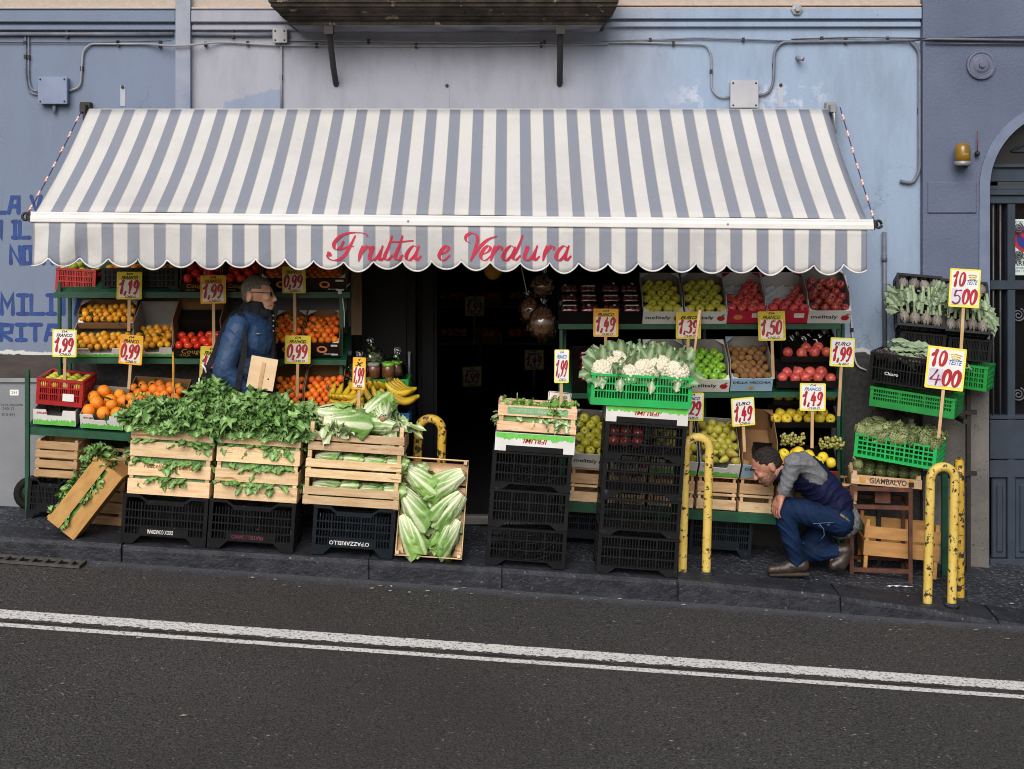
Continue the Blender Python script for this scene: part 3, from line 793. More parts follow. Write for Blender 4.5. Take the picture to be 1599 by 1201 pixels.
def plastic_crate(label, loc, rot, w, d, h, m_, style="deep", group=None, name="plastic_crate", flipped=False):
    root = thing(name, label, "crate", loc, rot, group)
    key = (round(w,3), round(d,3), round(h,3), style, m_.name)
    kw = dict(deep=dict(rows=4, cols=5, per=5, foot=.05, dip=.03), stack=dict(rows=3, cols=4, per=6, foot=.035, rim=.012, bar=.005),
              stackfan=dict(rows=3, cols=4, per=6, foot=.035, rim=.012, bar=.005), green=dict(rows=3, cols=3, per=11, band=.045, rim=.014, handle=True),
              red=dict(rows=3, cols=4, per=5, band=.03, rim=.014), grid=dict(rows=4, cols=8, per=2, band=.02, rim=.014), low=dict(rows=2, cols=4, per=6, band=.012, rim=.012))[style].copy()
    if style == "deep": kw["plate"] = (-w*.29, w*.29, .055, .105)
    if style == "stackfan": kw["arcs"] = [(0, h+.11, .30, 6, 205, 335), (0, .045, .12, 3, 20, 160)]
    if key not in _pc:
        out = []
        for nm, L, M in (("front_panel", w, Matrix.Translation((0,-d/2,0))), ("back_panel", w, Matrix.Translation((0,d/2,0)) @ Matrix.Rotation(math.pi, 4, 'Z')),
                         ("side_panel", d-.028, Matrix.Translation((-w/2,0,0)) @ Matrix.Rotation(-math.pi/2, 4, 'Z')), ("side_panel", d-.028, Matrix.Translation((w/2,0,0)) @ Matrix.Rotation(math.pi/2, 4, 'Z'))):
            mb = MB(); k2 = dict(kw)
            if nm != "front_panel": k2.pop("arcs", None); k2.pop("plate", None); k2.pop("handle", None)
            if nm == "side_panel": k2["cols"] = max(2, kw["cols"]-2)
            slot_panel(mb, L, h, M, **k2); out.append((nm, mb.mesh(nm, m_)))
        mb = MB(); z0 = kw.get("foot", 0)+.003
        for i in range(9): mb.bx(-w/2+.013, w/2-.013, -d/2+.013+(d-.03)*i/9, -d/2+.013+(d-.03)*(i+.55)/9, z0, z0+.008)
        for i in range(7): mb.bx(-w/2+.013+(w-.04)*i/6, -w/2+.028+(w-.04)*i/6, -d/2+.013, d/2-.013, z0+.0005, z0+.007)
        out.append(("base_panel", mb.mesh("base_panel", m_)))
        _pc[key] = out
    for nm, me in _pc[key]: link(nm, me, root)
    return root

# ---------------------------------------------------------------- wooden crates
def wood_crate(label, loc, rot, w, d, h, slats=((.02,.45),(.56,.98)), m_=None, group=None, post=.026, end=None, lift=0.0, name="wooden_crate", bars=0):
    m_ = m_ or WOOD
    root = thing(name, label, "crate", loc, rot, group)
    wr = random.Random(label)
    for nm, L, M in (("front_side", w, Matrix.Translation((0,-d/2,0))), ("back_side", w, Matrix.Translation((0,d/2,0)) @ Matrix.Rotation(math.pi, 4, 'Z'))):
        mb = MB(); mb.T = M
        for a, b in slats:
            j = wr.uniform(-.003, .003)
            mb.bx(-L/2+wr.uniform(0,.004), L/2-wr.uniform(0,.004), 0, .007, a*h+j, b*h+j)
            for sx in (-1, 1):
                for q in (.25, .75): mb.bx(sx*(L/2-.016)-.003, sx*(L/2-.016)+.003, -.0012, .001, (a+(b-a)*q)*h-.003, (a+(b-a)*q)*h+.003)
        o = mb.build(nm, m_, root, .0015)
    for sx in (-1, 1):
        mb = MB(); mb.T = Matrix.Translation((sx*w/2,0,0)) @ Matrix.Rotation(sx*math.pi/2, 4, 'Z')
        for a, b in (end or slats): mb.bx(-d/2+.009, d/2-.009, .001, .008, a*h-.004, b*h-.004)
        mb.build("end_side", m_, root, .0015)
        for sy in (-1, 1):
            mb = MB(); mb.bx(sx*(w/2-.009-post/2)-post/2, sx*(w/2-.009-post/2)+post/2, sy*(d/2-.008-post/2)-post/2, sy*(d/2-.008-post/2)+post/2, -lift, h*1.03)
            mb.build("corner_post", m_, root, .002)
    mb = MB()
    for i in range(4):
        y0 = -d/2+.01+(d-.02)*i/4
        mb.bx(-w/2+.01, w/2-.01, y0, y0+(d-.02)/4-.012, .002, .008)
    mb.build("base_boards", m_, root, .001)
    return root

# ---------------------------------------------------------------- cartons
def carton(label, loc, rot, w, d, hf, hb, m_out, m_in=None, flaps=None, group=None, name="carton", notch=0.0):
    """Open produce tray: low front at y=0, sides rising to the back, floor on z=0."""
    m_in = m_in or CARDIN
    root = thing(name, label, "carton", loc, rot, group)
    t = .005
    mb = MB()
    if notch:   # hand-hold cut from the top of the front
        mb.prism([(-w/2,0),(-w/2,hf),(-w*.2,hf),(-w*.17,hf-notch),(w*.17,hf-notch),(w*.2,hf),(w/2,hf),(w/2,0)], 0, t)
    else: mb.bx(-w/2, w/2, 0, t, 0, hf)
    mb.build("front_wall", m_out, root)
    for s_ in (-1, 1):
        mb = MB()
        pr = [(t,0),(t,hf),(d*.16,hf),(d*.3,hb),(d,hb),(d,0)]
        x0, x1 = (s_*w/2, s_*(w/2-t)); x0, x1 = min(x0,x1), max(x0,x1)
        vs = [(x0,y,z) for y,z in pr]+[(x1,y,z) for y,z in pr]; n = len(pr)
        mb.add(vs, [tuple(range(n))[::-1], tuple(range(n,2*n))]+[(i,(i+1)%n,(i+1)%n+n,i+n) for i in range(n)])
        mb.build("side_wall", m_in, root)
    mb = MB(); mb.bx(-w/2+t, w/2-t, d-t, d-.0005, 0, hb); mb.build("back_wall", m_in, root)
    mb = MB(); mb.bx(-w/2+t, w/2-t, t, d-t, .0, .004); mb.build("floor", m_in, root)
    if flaps:
        for s_ in (-1, 1):
            for yy, z, kind in ((t+.001, hf, 0), (d-t-.001, hb, 1)):
                mb = MB(); q = .055 if kind else .04
                tri = [(s_*(w/2-t), yy, z+.001), (s_*(w/2-t-q), yy, z+.001), (s_*(w/2-t), yy+(q if not kind else -q), z+(.012 if kind==0 else .002))]
                tri2 = [(a, b, c_-.004) for a, b, c_ in tri]
                mb.add(tri+tri2, [(0,1,2),(5,4,3),(0,3,4,1),(1,4,5,2),(2,5,3,0)])
                mb.build("corner_flap", flaps, root)
    return root
def grass_band(root, w, h, seed=0, flip=False, m_=None):
    """Printed green meadow along the lower edge of the front."""
    g = random.Random(seed); mb = MB(); n = 46
    top = []
    for i in range(n+1):
        top.append((-w/2+.004+(w-.008)*i/n, h*(.55+.45*g.random())))
    pts = [(-w/2+.004, .003)]+top+[(w/2-.004, .003)]
    s_ = -1 if flip else 1
    vs = [(x, -.0012, z) for x, z in top]+[(x, -.0012, .002) for x, z in top]
    if flip: vs = [(x, y, flip-z) for x, y, z in vs]
    mb.add(vs, [(i, i+1, n+1+i+1, n+1+i) for i in range(n)])
    return mb.build("printed_meadow", m_ or INKGREEN, root)
def meadow_carton(label, loc, rot, w, d, hf, hb, group=None, flip=False, notch=.04, ns=0):
    r_ = carton(label, loc, rot, w, d, hf, hb, CARDW, CARDIN, group=group, notch=0 if flip else notch)
    grass_band(r_, w, hf*.42, ns+len(label), flip=hf if flip else 0)
    text_part(r_, "IFRUMI", ((-w*.3 if not flip else 0), -.0018, hf*(.78 if not flip else .60)), INKRED, h=hf*(.13 if not flip else .26), w=w*(.24 if not flip else .3), shear=.2, bold=.02, flip=flip)
    return r_
def apple_emblem(root, x, z, r_):
    mb = MB()
    pts = [(r_*math.cos(a)*(1.0+.06*math.cos(2*a)), r_*.9*math.sin(a)-(.18*r_ if abs(a-math.pi/2) < .35 else 0)) for a in [2*math.pi*i/26 for i in range(26)]]
    mb.add([(x+px, -.0015, z+pz) for px, pz in pts], [tuple(range(26))])
    e = mb.build("emblem", mat("emblem_red", (.50,.015,.03), (.35,.01,.02), 30, .5) if "emblem_red" not in bpy.data.materials else bpy.data.materials["emblem_red"], root)
    mb = MB(); mb.add([(x-.1*r_, -.0022, z+.75*r_), (x+.5*r_, -.0022, z+1.45*r_), (x+1.15*r_, -.0022, z+1.2*r_), (x+.6*r_, -.0022, z+.85*r_)], [(0,1,2,3)])
    mb.build("leaf_print", INKGREEN if False else bpy.data.materials.get("emblem_leaf") or mat("emblem_leaf", (.03,.22,.06), (.04,.28,.08), 30, .5), e)
    return e
def mel_carton(label, loc, rot, w, d, hf, hb, group=None):
    r_ = carton(label, loc, rot, w, d, hf, hb, CARDW, CARDIN, flaps=CARDW, group=group)
    text_part(r_, "melitaly", (-w*.12, -.0015, hf*.50), INK, w=w*.62, h=hf*.36, bold=.018)
    apple_emblem(r_, w*.36, hf*.47, hf*.24)
    return r_

# ---------------------------------------------------------------- price signs
def sign(label, px, py, wpx, hpx, Y, tilt, stick_py, pr, style="yellow", words=("DA","FRANCO","CHILO"), yaw=0, stick_dx=0, pen=.088):
    """Card on a stick. px,py: centre of card in the photo, stick_py: row where the stick ends in the goods."""
    s_ = Y/F
    if yaw == 0: yaw = rnd.uniform(-13, 13); tilt += rnd.uniform(-1.2, 1.2)
    w, h = wpx*s_, hpx*s_
    c = W(px, py, Y)
    hb = (stick_py-py)*s_
    loc = c-Vector((math.sin(R(tilt))*hb, 0, hb*math.cos(R(tilt))))
    root = thing("price_sign", label, "price sign", loc, (0, R(tilt), R(yaw)), "price signs on wooden sticks")
    T = Matrix.Translation((0, 0, hb))
    outer = dict(yellow=PAPERY, orange=PAPERO, lemon=PAPERL, white=PAPERWHITE, red=PAPERWHITE)[style]
    mb = MB(); mb.T = T; mb.prism(rrect(w, h, .008), -.004, .003); mb.build("card", outer, root)
    inset = .09 if style in ("yellow", "orange") else .06
    top = h*.5-(.30*h if style in ("yellow", "orange") else inset*w)
    if style == "tall": top = h*.45
    x0 = -w/2+inset*w; z0 = -h/2+.075*h
    mb = MB(); mb.T = T; mb.add([(x0, -.0052, z0), (-x0, -.0052, z0), (-x0, -.0052, top), (x0, -.0052, top)], [(0,1,2,3)])
    mb.build("price_panel", PAPERW if style in ("yellow", "orange") else PAPERWHITE, root)
    if style == "red":
        mb = MB(); mb.T = T
        for a, b in (((-.46,-.47),(.46,-.47)),((.46,-.47),(.46,.47)),((.46,.47),(-.46,.47)),((-.46,.47),(-.46,-.47))):
            mb.tube([(a[0]*w, -.005, a[1]*h), (b[0]*w, -.005, b[1]*h)], .0018, 4)
        mb.build("border", INKRED, root)
    mb = MB(); mb.T = T
    price(mb, pr, -w*.41, -h*.27, w*.80, h*.44, -.006, pen=pen)
    mb.build("price", INKRED, root)
    ink = INKBLUE if "blue script" in label else INK
    zz = [h*.43, h*.29, -h*.40]
    for t_, z, ww, hh in zip(words, zz, (.24, .66, .44), (.075, .125, .085)):
        if t_:
            o = text_part(root, t_, ((.06*w if z < 0 else 0), -.0062, z), ink if style != "red" else INKRED, w=w*ww, h=h*hh, shear=.35, bold=.03, name="lettering")
            o.location = (0, 0, hb)
    mb = MB(); mb.bx(-.010+stick_dx, .010+stick_dx, .0035, .012, 0, hb+h*.35); mb.build("stick", STICK, root)
    return root
# ---------------------------------------------------------------- awning
AX0, AX1, AYT, AYF = -2.96, 2.205, 9.42, 8.37
SP, S0, SB = .1623, -2.869, .467            # stripe period, phase, blue share
def frz(X): return -.076-.0092*(X+2.99)     # centre height of the front rail
def canvas_mat(name, soil):
    m, nt, P = newmat(name)
    vec, rn, tc = coords(nt, False)
    g = N(nt, "ShaderNodeNewGeometry"); sx = N(nt, "ShaderNodeSeparateXYZ"); nt.links.new(g.outputs["Position"], sx.inputs[0])
    f = math_n(nt, 'FRACT', math_n(nt, 'DIVIDE', math_n(nt, 'SUBTRACT', sx.outputs[0], S0-10*SP), SP))
    blue = math_n(nt, 'LESS_THAN', f, SB)
    c = mixrgb(nt, blue, (.57,.565,.56), (.215,.238,.295))
    e = math_n(nt, 'LESS_THAN', math_n(nt, 'ABSOLUTE', math_n(nt, 'SUBTRACT', math_n(nt, 'ABSOLUTE', math_n(nt, 'SUBTRACT', f, SB/2)), SB/2)), .018)
    c = mixrgb(nt, math_n(nt, 'MULTIPLY', e, .6), c, (.42,.37,.30))
    c = mixrgb(nt, math_n(nt, 'MULTIPLY', noise(nt, g.outputs["Position"], 1.6, 6, .65, .45, .8), soil), c, (.26,.25,.25))
    c = mixrgb(nt, math_n(nt, 'MULTIPLY', noise(nt, g.outputs["Position"], 55, 2, .5, .74, .77), .55), c, (.28,.26,.24))
    nt.links.new(c, P.inputs["Base Color"]); P.inputs["Roughness"].default_value = .8; P.inputs["Specular IOR Level"].default_value = .2
    b = N(nt, "ShaderNodeBump"); b.inputs["Strength"].default_value = .3; b.inputs["Distance"].default_value = .02
    nt.links.new(noise(nt, g.outputs["Position"], 6, 5, .6, .2, .8), b.inputs["Height"]); nt.links.new(b.outputs[0], P.inputs["Normal"])
    return m
aw = thing("awning", "white and grey blue striped shop awning with scalloped valance lettered in red", "awning", (0, YW, .62))
WT = Matrix.Translation((0, -YW, -.62))
def wmb():
    m = MB(); m.T = WT; return m
def canv(u, v):
    X = AX0+(AX1-AX0)*u
    zt, zf_ = .665, frz(X)+.034
    sag = -.026*math.sin(math.pi*v)*(1+.25*math.sin(u*9.3+1))-.005*math.sin(u*40+3*v)*math.sin(math.pi*v)-.004*math.sin(u*17-4*v)*v
    lift = .02*math.exp(-((u-1)/.02)**2)*math.sin(math.pi*v)
    return (X, AYT+(AYF+.01-AYT)*v, zt+(zf_-zt)*v+sag-lift)
mb = wmb(); mb.grid(canv, 90, 16)
o = mb.build("canvas", canvas_mat("striped_canvas", .34), aw)
so = o.modifiers.new("thick", 'SOLIDIFY'); so.thickness = .003; so.offset = -1
SCP, SC0 = .1822, -2.865
def vy(X, v):
    fold = .030*math.exp(-((X+2.75)/.22)**2)*math.sin(3.2*v+14*(X+2.8))
    return AYF-.022+v*(.012*math.sin(X*7.3)+.009*math.sin(X*17+1)+.006*math.sin(X*31+2))-fold*v
def vz(X, v):
    f = ((X-SC0)/SCP) % 1.0
    k = math.floor((X-SC0)/SCP)
    drop = .215+.004*math.sin(X*5)+(.060+.008*math.sin(k*2.7))*math.sin(math.pi*f)**(.68+.1*math.sin(k*1.9))
    return frz(X)-.032-v*drop
mb = wmb(); mb.grid(lambda u, v: (AX0-.01+(AX1-AX0+.005)*u, vy(AX0+(AX1-AX0)*u, v), vz(AX0-.01+(AX1-AX0+.005)*u, v)), 460, 8)
val = mb.build("valance", canvas_mat("striped_valance_cloth", .55), aw)
so = val.modifiers.new("thick", 'SOLIDIFY'); so.thickness = .002; so.offset = 1
mb = wmb(); mb.tube([(AX0-.01+(AX1-AX0+.005)*i/460, vy(AX0+(AX1-AX0)*i/460, 1)-.001, vz(AX0-.01+(AX1-AX0+.005)*i/460, 1)) for i in range(461)], .0055, 6)
mb.build("scallop_piping", mat("white_piping", (.70,.70,.70), (.5,.5,.5), 12, .6), aw)
mb = wmb()
xa, xb = W(50,0,AYF).x, W(1362,0,AYF).x
prof = [(-.03,-.032),(-.034,-.026),(-.034,.002),(-.024,.012),(-.024,.03),(-.016,.034),(.016,.034),(.03,.02),(.03,-.032)]
vs = [(x, AYF+y, frz(x)+z) for x in (xa, xb) for y, z in prof]; n = len(prof)
mb.add(vs, [(i, i+n, (i+1) % n+n, (i+1) % n) for i in range(n)]+[tuple(range(n))[::-1], tuple(range(n, 2*n))])
mb.build("front_rail", WHITEM, aw, .003)
mb = wmb()
for px in (638, 1135):
    c = W(px, 346, AYF); mb.lathe([(.008,-.04),(.008,.0),(.004,.003)], 8, True, Matrix.Translation((c.x, AYF-.034, frz(c.x)-.004)) @ Matrix.Rotation(R(90), 4, 'X'))
mb.build("rail_screws", STEELG, aw)
for s_, X in ((-1, xa), (1, xb)):
    mb = wmb()
    mb.bx(min(X, X+s_*.012), max(X, X+s_*.012), AYF-.03, AYF+.03, frz(X)-.03, frz(X)+.032)
    mb.tube([(X+s_*.012, AYF, frz(X)), (X+s_*.035, AYF, frz(X)+.004)], .012, 8)
    mb.tube([(X+s_*.035+.022*math.cos(t*.6), AYF-.002*t, frz(X)+.004+.022*math.sin(t*.6)) for t in range(11)], .009, 8)
    mb.build("rail_end_cap", DARKM, aw)
    # roller bracket at the wall
    Xb = AX0-.03 if s_ < 0 else AX1+.03
    mb = wmb()
    mb.bx(Xb-.035, Xb+.035, 9.435, YW+.005, .64, .72); mb.bx(Xb-.02, Xb+.02, 9.38, 9.436, .645, .70)
    mb.tube([(Xb+.01, 9.40, .66), (Xb+.012, 9.39, .58), (Xb+.02, 9.385, .50)], [.016,.010,.006], 8)
    mb.build("wall_bracket", STEELG if s_ > 0 else DARKM, aw, .004)
    # folding arm
    mb = wmb(); Xs = AX0+.12 if s_ < 0 else AX1-.12
    mb.tube([(Xs, 9.46, .50), (Xs-s_*.55, 9.0, .16)], .02, 8); mb.tube([(Xs-s_*.55, 9.0, .16), (Xs-s_*.05, AYF+.03, frz(Xs)-.005)], .017, 8)
    mb.build("folding_arm", STEELG, aw)
mb = wmb(); mb.tube([(AX0, AYT+.02, .642), (AX1, AYT+.02, .642)], .032, 12); mb.build("roller_tube", WHITEM, aw)
# "Frutta e Verdura" painted in a slanting copperplate hand
SCR = {
 'F': [[(352,150),(338,180),(320,215),(298,246),(268,264),(236,262),(220,246),(226,232)],
       [(412,150),(402,138),(370,133),(320,135),(282,150),(254,180),(252,204),(266,213),(284,200),(296,176)], [(283,216),(315,203),(345,199)]],
 'r': [[(0,0),(-9,34),(-17,66)],[(-14,52),(6,16),(22,0),(34,3),(34,14)]],
 'u': [[(-10,10),(0,0),(0,8),(-14,44),(-13,62),(0,66),(18,54),(38,18)],[(46,0),(34,38),(30,60),(38,66),(56,50)]],
 't': [[(26,-48),(8,6),(-8,44),(-6,62),(8,64),(26,44)]],
 'a': [[(44,6),(28,-2),(8,14),(-8,42),(-6,62),(10,66),(32,42),(48,6)],[(52,0),(38,40),(36,60),(44,66),(62,48)]],
 'e': [[(-2,40),(26,28),(40,10),(30,-2),(10,12),(-6,42),(0,62),(18,66),(44,44)]],
 'V': [[(905,182),(886,172),(884,152),(904,136),(930,140),(940,164),(930,205),(908,264)],[(908,264),(940,215),(985,170),(1030,150)]],
 'd': [[(44,6),(28,-2),(8,14),(-8,42),(-6,62),(10,66),(32,42),(48,6)],[(84,-50),(62,8),(40,46),(42,62),(54,64),(72,46)]],
}
LETT = [('F',0,0),('r',388,199),('u',438,199),('t',503,199),('t',553,199),('a',606,199),('e',762,199),('V',0,0),('e',962,199),('r',1022,199),('d',1072,199),('u',1180,199),('r',1272,199),('a',1326,199)]
mb = wmb(); k_ = 0
def onval(x, y, e):
    px, py = x/3.075+440, y/3.075+320
    X = (px-CX)*(AYF-.022)/F; z = (HY-py)*(AYF-.022)/F
    v = (frz(X)-.032-z)/.26
    return Vector((X, vy(X, min(max(v, 0), 1))-.0025-e, z))
for li, (ch, ox, oy) in enumerate(LETT):
    if li == 6:
        ribbon(mb, [(522,178),(575,176),(630,172)], lambda t, d: 3.4, onval, .001); ribbon(mb, [(226,232),(232,238)], lambda t, d: 9, onval, .0016)
    if li in (6, 7): mb.build("lettering", INKMAG, val); mb = wmb()
    for st in SCR[ch]:
        k_ += 1
        ribbon(mb, [(ox+x, oy+y) for x, y in st], lambda t, d: (2.3+7.2*max(0, .94*abs(d.y)-.42*abs(d.x)*(1 if d.x*d.y > 0 else -.6))**1.1)*(.45+.55*math.sin(math.pi*min(max(t, .06), .94))), onval, .0002+.0006*(k_ % 3))
mb.build("lettering", INKMAG, val)

# beaded guy ropes at both ends
BEADR = mat("coral_bead", (.62,.16,.12), (.70,.45,.38), 60, .5)
ROPE = mat("blue_violet_cord", (.04,.04,.14), (.10,.06,.12), 60, .7)
for lab, a, b in (("beaded cord of red and white beads at the left edge of the awning", W(128,172,9.40), W(41,338,8.38)), ("beaded cord of red and white beads at the right edge of the awning", W(1312,168,9.40), W(1366,348,8.38))):
    rt = thing("beaded_cord", lab, "cord", a, (0,0,0), "beaded cords of the awning")
    mb = MB(); pts = []
    for i in range(25):
        t = i/24; p = (b-a)*t; p.z -= .03*math.sin(math.pi*t); p.y -= .02*math.sin(math.pi*t); pts.append(p)
    mb.tube(pts, .004, 5); mb.build("cord", ROPE, rt)
    for c in range(7):
        mb = MB()
        for k in range(5):
            t = (c+.45+.075*k)/7.2; i = min(int(t*24), 23); p = pts[i].lerp(pts[i+1], t*24-i)
            mb.mat = k % 2; mb.ball(p+Vector((.004*math.sin(k*3), -.006, 0)), .0085, 8, 5)
        mb.build("bead_cluster", [BEADR, INKWHITE], rt)

# ---------------------------------------------------------------- junction boxes and conduits
BOXP = mat("painted_box_blue", (.20,.25,.38), (.16,.21,.33), 6, .5); BOXG = mat("grey_box", (.33,.34,.36), (.28,.29,.31), 6, .5); BOXW = mat("pale_box", (.42,.43,.47), (.36,.37,.41), 6, .5)
def jbox(label, x0, y0, x1, y1, m_, spike=False, dep=.06):
    a = W(x0, y1, YW); b = W(x1, y0, YW); w, h = b.x-a.x, b.z-a.z
    rt = thing("junction_box", label, "junction box", ((a.x+b.x)/2, YW+.002, (a.z+b.z)/2), (0, 0, 0), "junction boxes on the facade")
    mb = MB(); mb.bx(-w/2, w/2, -dep, 0, -h/2, h/2); mb.build("housing", m_, rt, .006)
    mb = MB(); mb.bx(-w/2-.004, w/2+.004, -dep-.012, -dep-.0005, -h/2-.004, h/2+.004); mb.build("lid", m_, rt, .004)
    mb = MB()
    for sx in (-1, 1):
        for sz in (-1, 1): mb.lathe([(.007,0),(.006,.004),(.002,.0045)], 8, True, Matrix.Translation((sx*(w/2-.015), -dep-.012, sz*(h/2-.015))) @ Matrix.Rotation(R(90), 4, 'X'))
    mb.build("lid_screws", DARKM, rt)
    if spike:
        mb = MB(); mb.tube([(0,-.03,-h/2+.002),(0,-.03,-h/2-.03),(0,-.03,-h/2-.075)], [.016,.013,.004], 10); mb.build("gland", m_, rt)
    return rt
jbox("square blue painted junction box on the left wall with a gland under it", 65, 122, 109, 163, BOXP, True)
jbox("small grey junction box under the left end of the balcony", 429, 47, 450, 68, BOXG)
jbox("large pale junction box above the right half of the awning", 1139, 128, 1181, 169, BOXW)
def cable(label, runs, name="cable_conduit", m_=None, r_=.010):
    p0 = W(runs[0][0][0], runs[0][0][1], YW)
    rt = thing(name, label, "conduit", (p0.x, YW, p0.z), (0,0,0), "conduits running over the facade")
    for pts in runs:
        mb = MB(); mb.T = Matrix.Translation(-Vector((p0.x, YW, p0.z)))
        rr = pts[0][2] if len(pts[0]) > 2 else r_
        w_ = [W(p[0], p[1], YW)+Vector((0, -.012-rr-(p[3] if len(p) > 3 else 0), 0)) for p in pts]
        # round the corners
        out = [w_[0]]
        for i in range(1, len(w_)-1):
            a, b, c = w_[i-1:i+2]; q = min(.05, (a-b).length*.45, (c-b).length*.45)
            s1 = b+(a-b).normalized()*q; s2 = b+(c-b).normalized()*q
            for k in range(5):
                t = k/4; out.append(s1.lerp(b, t).lerp(b.lerp(s2, t), t))
        out.append(w_[-1]); mb.tube(out, rr, 8); mb.build("pipe", m_ or CONDP, rt)
    for pts in runs:
        for i in range(len(pts)-1):
            if (Vector(pts[i][:2])-Vector(pts[i+1][:2])).length < 40: continue
            mb = MB(); mb.T = Matrix.Translation(-Vector((p0.x, YW, p0.z)))
            c = W((pts[i][0]+pts[i+1][0])/2, (pts[i][1]+pts[i+1][1])/2, YW); rr = pts[0][2] if len(pts[0]) > 2 else r_
            mb.box(c+Vector((0, -.012, 0)), (.018, .03, rr*3+.01))
            mb.build("clip", DARKM, rt)
    return rt
CONDP = mat("painted_conduit", (.17,.19,.25), (.11,.12,.15), 8, .5)
CONDD = mat("dark_conduit", (.06,.062,.075), (.035,.037,.045), 8, .5)
CONDG = mat("pale_conduit", (.30,.31,.34), (.22,.23,.26), 8, .5)
cable("thick grey pipe run along the left string course to the small grey box", [[(-60,54,.014),(272,54,.014)],[(299,54,.014),(430,55,.014)]], m_=CONDP)
cable("pair of thin conduits dropping from the pipe to the blue junction box at left", [[(41,58,.006),(41,120,.006),(46,146,.006),(66,149,.006)],[(46,58,.006),(46,122,.006),(50,141,.006),(66,144,.006)]], m_=CONDP)
cable("bent conduit rising from the blue junction box and running right under the course", [[(108,143,.008),(127,136,.008),(131,80,.008),(142,69,.008),(230,69,.008),(272,74,.008,.07),(299,73,.008,.07),(345,66,.008),(430,71,.008),(560,72,.008),(740,72,.008),(950,69,.008)]], m_=CONDG)
cable("dark thin cable stretched across the left wall below the pipe", [[(-60,67,.004),(140,67,.004),(230,65,.004),(272,66,.004,.07)]], m_=CONDD)
cable("straight vertical conduit from the small grey box down to the awning", [[(440,68,.009),(440,175,.009)]], m_=CONDG)
cable("pale conduit beneath the balcony bending down to the large pale junction box", [[(452,63,.007),(700,67,.007),(1000,67,.007),(1102,70,.007),(1110,85,.007),(1110,140,.007),(1122,153,.007),(1139,152,.007)]], m_=CONDG)
cable("thicker conduit climbing from the pale junction box and running right over the pier", [[(1181,150,.010),(1200,146,.010),(1207,128,.010),(1208,80,.010),(1220,66,.010),(1420,64,.010),(1445,63,.010,.06),(1660,66,.010,.06)],[(940,66,.006),(1090,60,.006),(1230,65,.006)]], m_=CONDP)
cable("grey drain conduit descending beside the pier and hooking left at its end", [[(1420,64,.012),(1434,80,.012),(1434,268,.012),(1424,287,.012),(1404,283,.012)]], m_=CONDP)
cable("bundle of dark cables crossing the pier at upper right", [[(1235,62,.005),(1330,59,.005),(1440,62,.005,.06),(1660,58,.005,.06)],[(1440,70,.005,.06),(1660,72,.005,.06)]], m_=CONDD)
cable("capped grey standpipe rising on the wall right of the awning", [[(1379,362,.016),(1380,560,.014)],[(1379,398,.020),(1379,408,.020)]], m_=CONDP, name="standpipe")
cable("thin white pipe running down beside the right rack and curving to the right", [[(1318,430,.007),(1326,470,.007),(1333,560,.007),(1338,572,.007),(1352,578,.007)]], m_=mat("white_pipe", (.60,.62,.64), (.5,.52,.54), 8, .5), name="thin_pipe")
p = W(1245, 90, YW)
rt = thing("wall_fixing", "short grey pipe stub poking from the wall above the awning", "pipe stub", p)
mb = MB(); mb.tube([(0,0,0),(-.0,-.05,-.01),(.02,-.09,-.02)], .015, 8); mb.build("pipe", CONDG, rt)
# amber warning beacon
p = W(1503, 252, YP-.09)
rt = thing("warning_beacon", "amber dome warning beacon on a bracket beside the arch", "beacon", p)
AMBER = mat("amber_dome", (.25,.145,.008), (.19,.105,.006), 12, .25, coat=.4)
mb = MB(); mb.lathe([(.052,0),(.054,.03),(.053,.08),(.046,.108),(.028,.125),(.003,.131)], 20); mb.build("dome", AMBER, rt)
mb = MB(); mb.lathe([(.05,-.03),(.056,-.026),(.057,0),(.05,.002)], 20); mb.build("base", STEELG, rt)
mb = MB(); mb.tube([(0,0,-.02),(.04,.05,-.03),(.06,.092,-.03)], .012, 8); mb.build("bracket", DARKM, rt)
text_part(rt, "nice", (0.0, -.0555, .05), mat("pale_yellow_ink", (.6,.45,.1), None, 9, .5), w=.045)
p = W(1526, 240, YP-.03)
rt = thing("aerial", "thin red aerial with a dark base beside the amber beacon", "aerial", p)
mb = MB(); mb.ball((0,0,0), (.018,.026,.02), 10, 6); mb.build("base", DARKM, rt)
mb = MB(); mb.tube([(0,0,.015),(.002,0,.16)], .0035, 6); mb.build("rod", mat("dull_red", (.18,.03,.03), None, 9, .5), rt)
# no-parking plate on the door
p = W(1602, 386, 9.636)
rt = thing("no_parking_sign", "white no parking plate with round red and blue symbol on the arched door", "sign", p)
mb = MB(); mb.prism(rrect(.27, .40, .008), -.004, 0); mb.build("plate", mat("pale_plate", (.55,.66,.66), (.48,.58,.58), 6, .4), rt)
mb = MB(); mb.lathe([(.094,0),(.001,.0003)], 32, False, Matrix.Translation((0,-.0045,.058)) @ Matrix.Rotation(R(90), 4, 'X')); mb.build("red_ring", INKRED, rt)
mb = MB(); mb.lathe([(.068,0),(.001,.0003)], 32, False, Matrix.Translation((0,-.0065,.058)) @ Matrix.Rotation(R(90), 4, 'X')); mb.build("blue_disc", mat("sign_blue", (.012,.03,.22), None, 8, .4), rt)
mb = MB(); mb.box((0,-.0085,.058), (.15,.001,.024), (0, R(45), 0)); mb.build("red_bar", INKRED, rt)
text_part(rt, "PASSO", (0,-.005,-.07), INK, h=.034, bold=.02); text_part(rt, "CARRABILE", (0,-.005,-.115), INK, w=.245, h=.036, bold=.02)
text_part(rt, "AUTORIZZAZIONE", (0,-.005,-.15), INK, w=.2, h=.014); text_part(rt, "DEL 17", (-.045,-.005,-.17), INK, h=.014)
text_part(rt, "COMUNE", (-.03,-.005,.178), INK, h=.016)

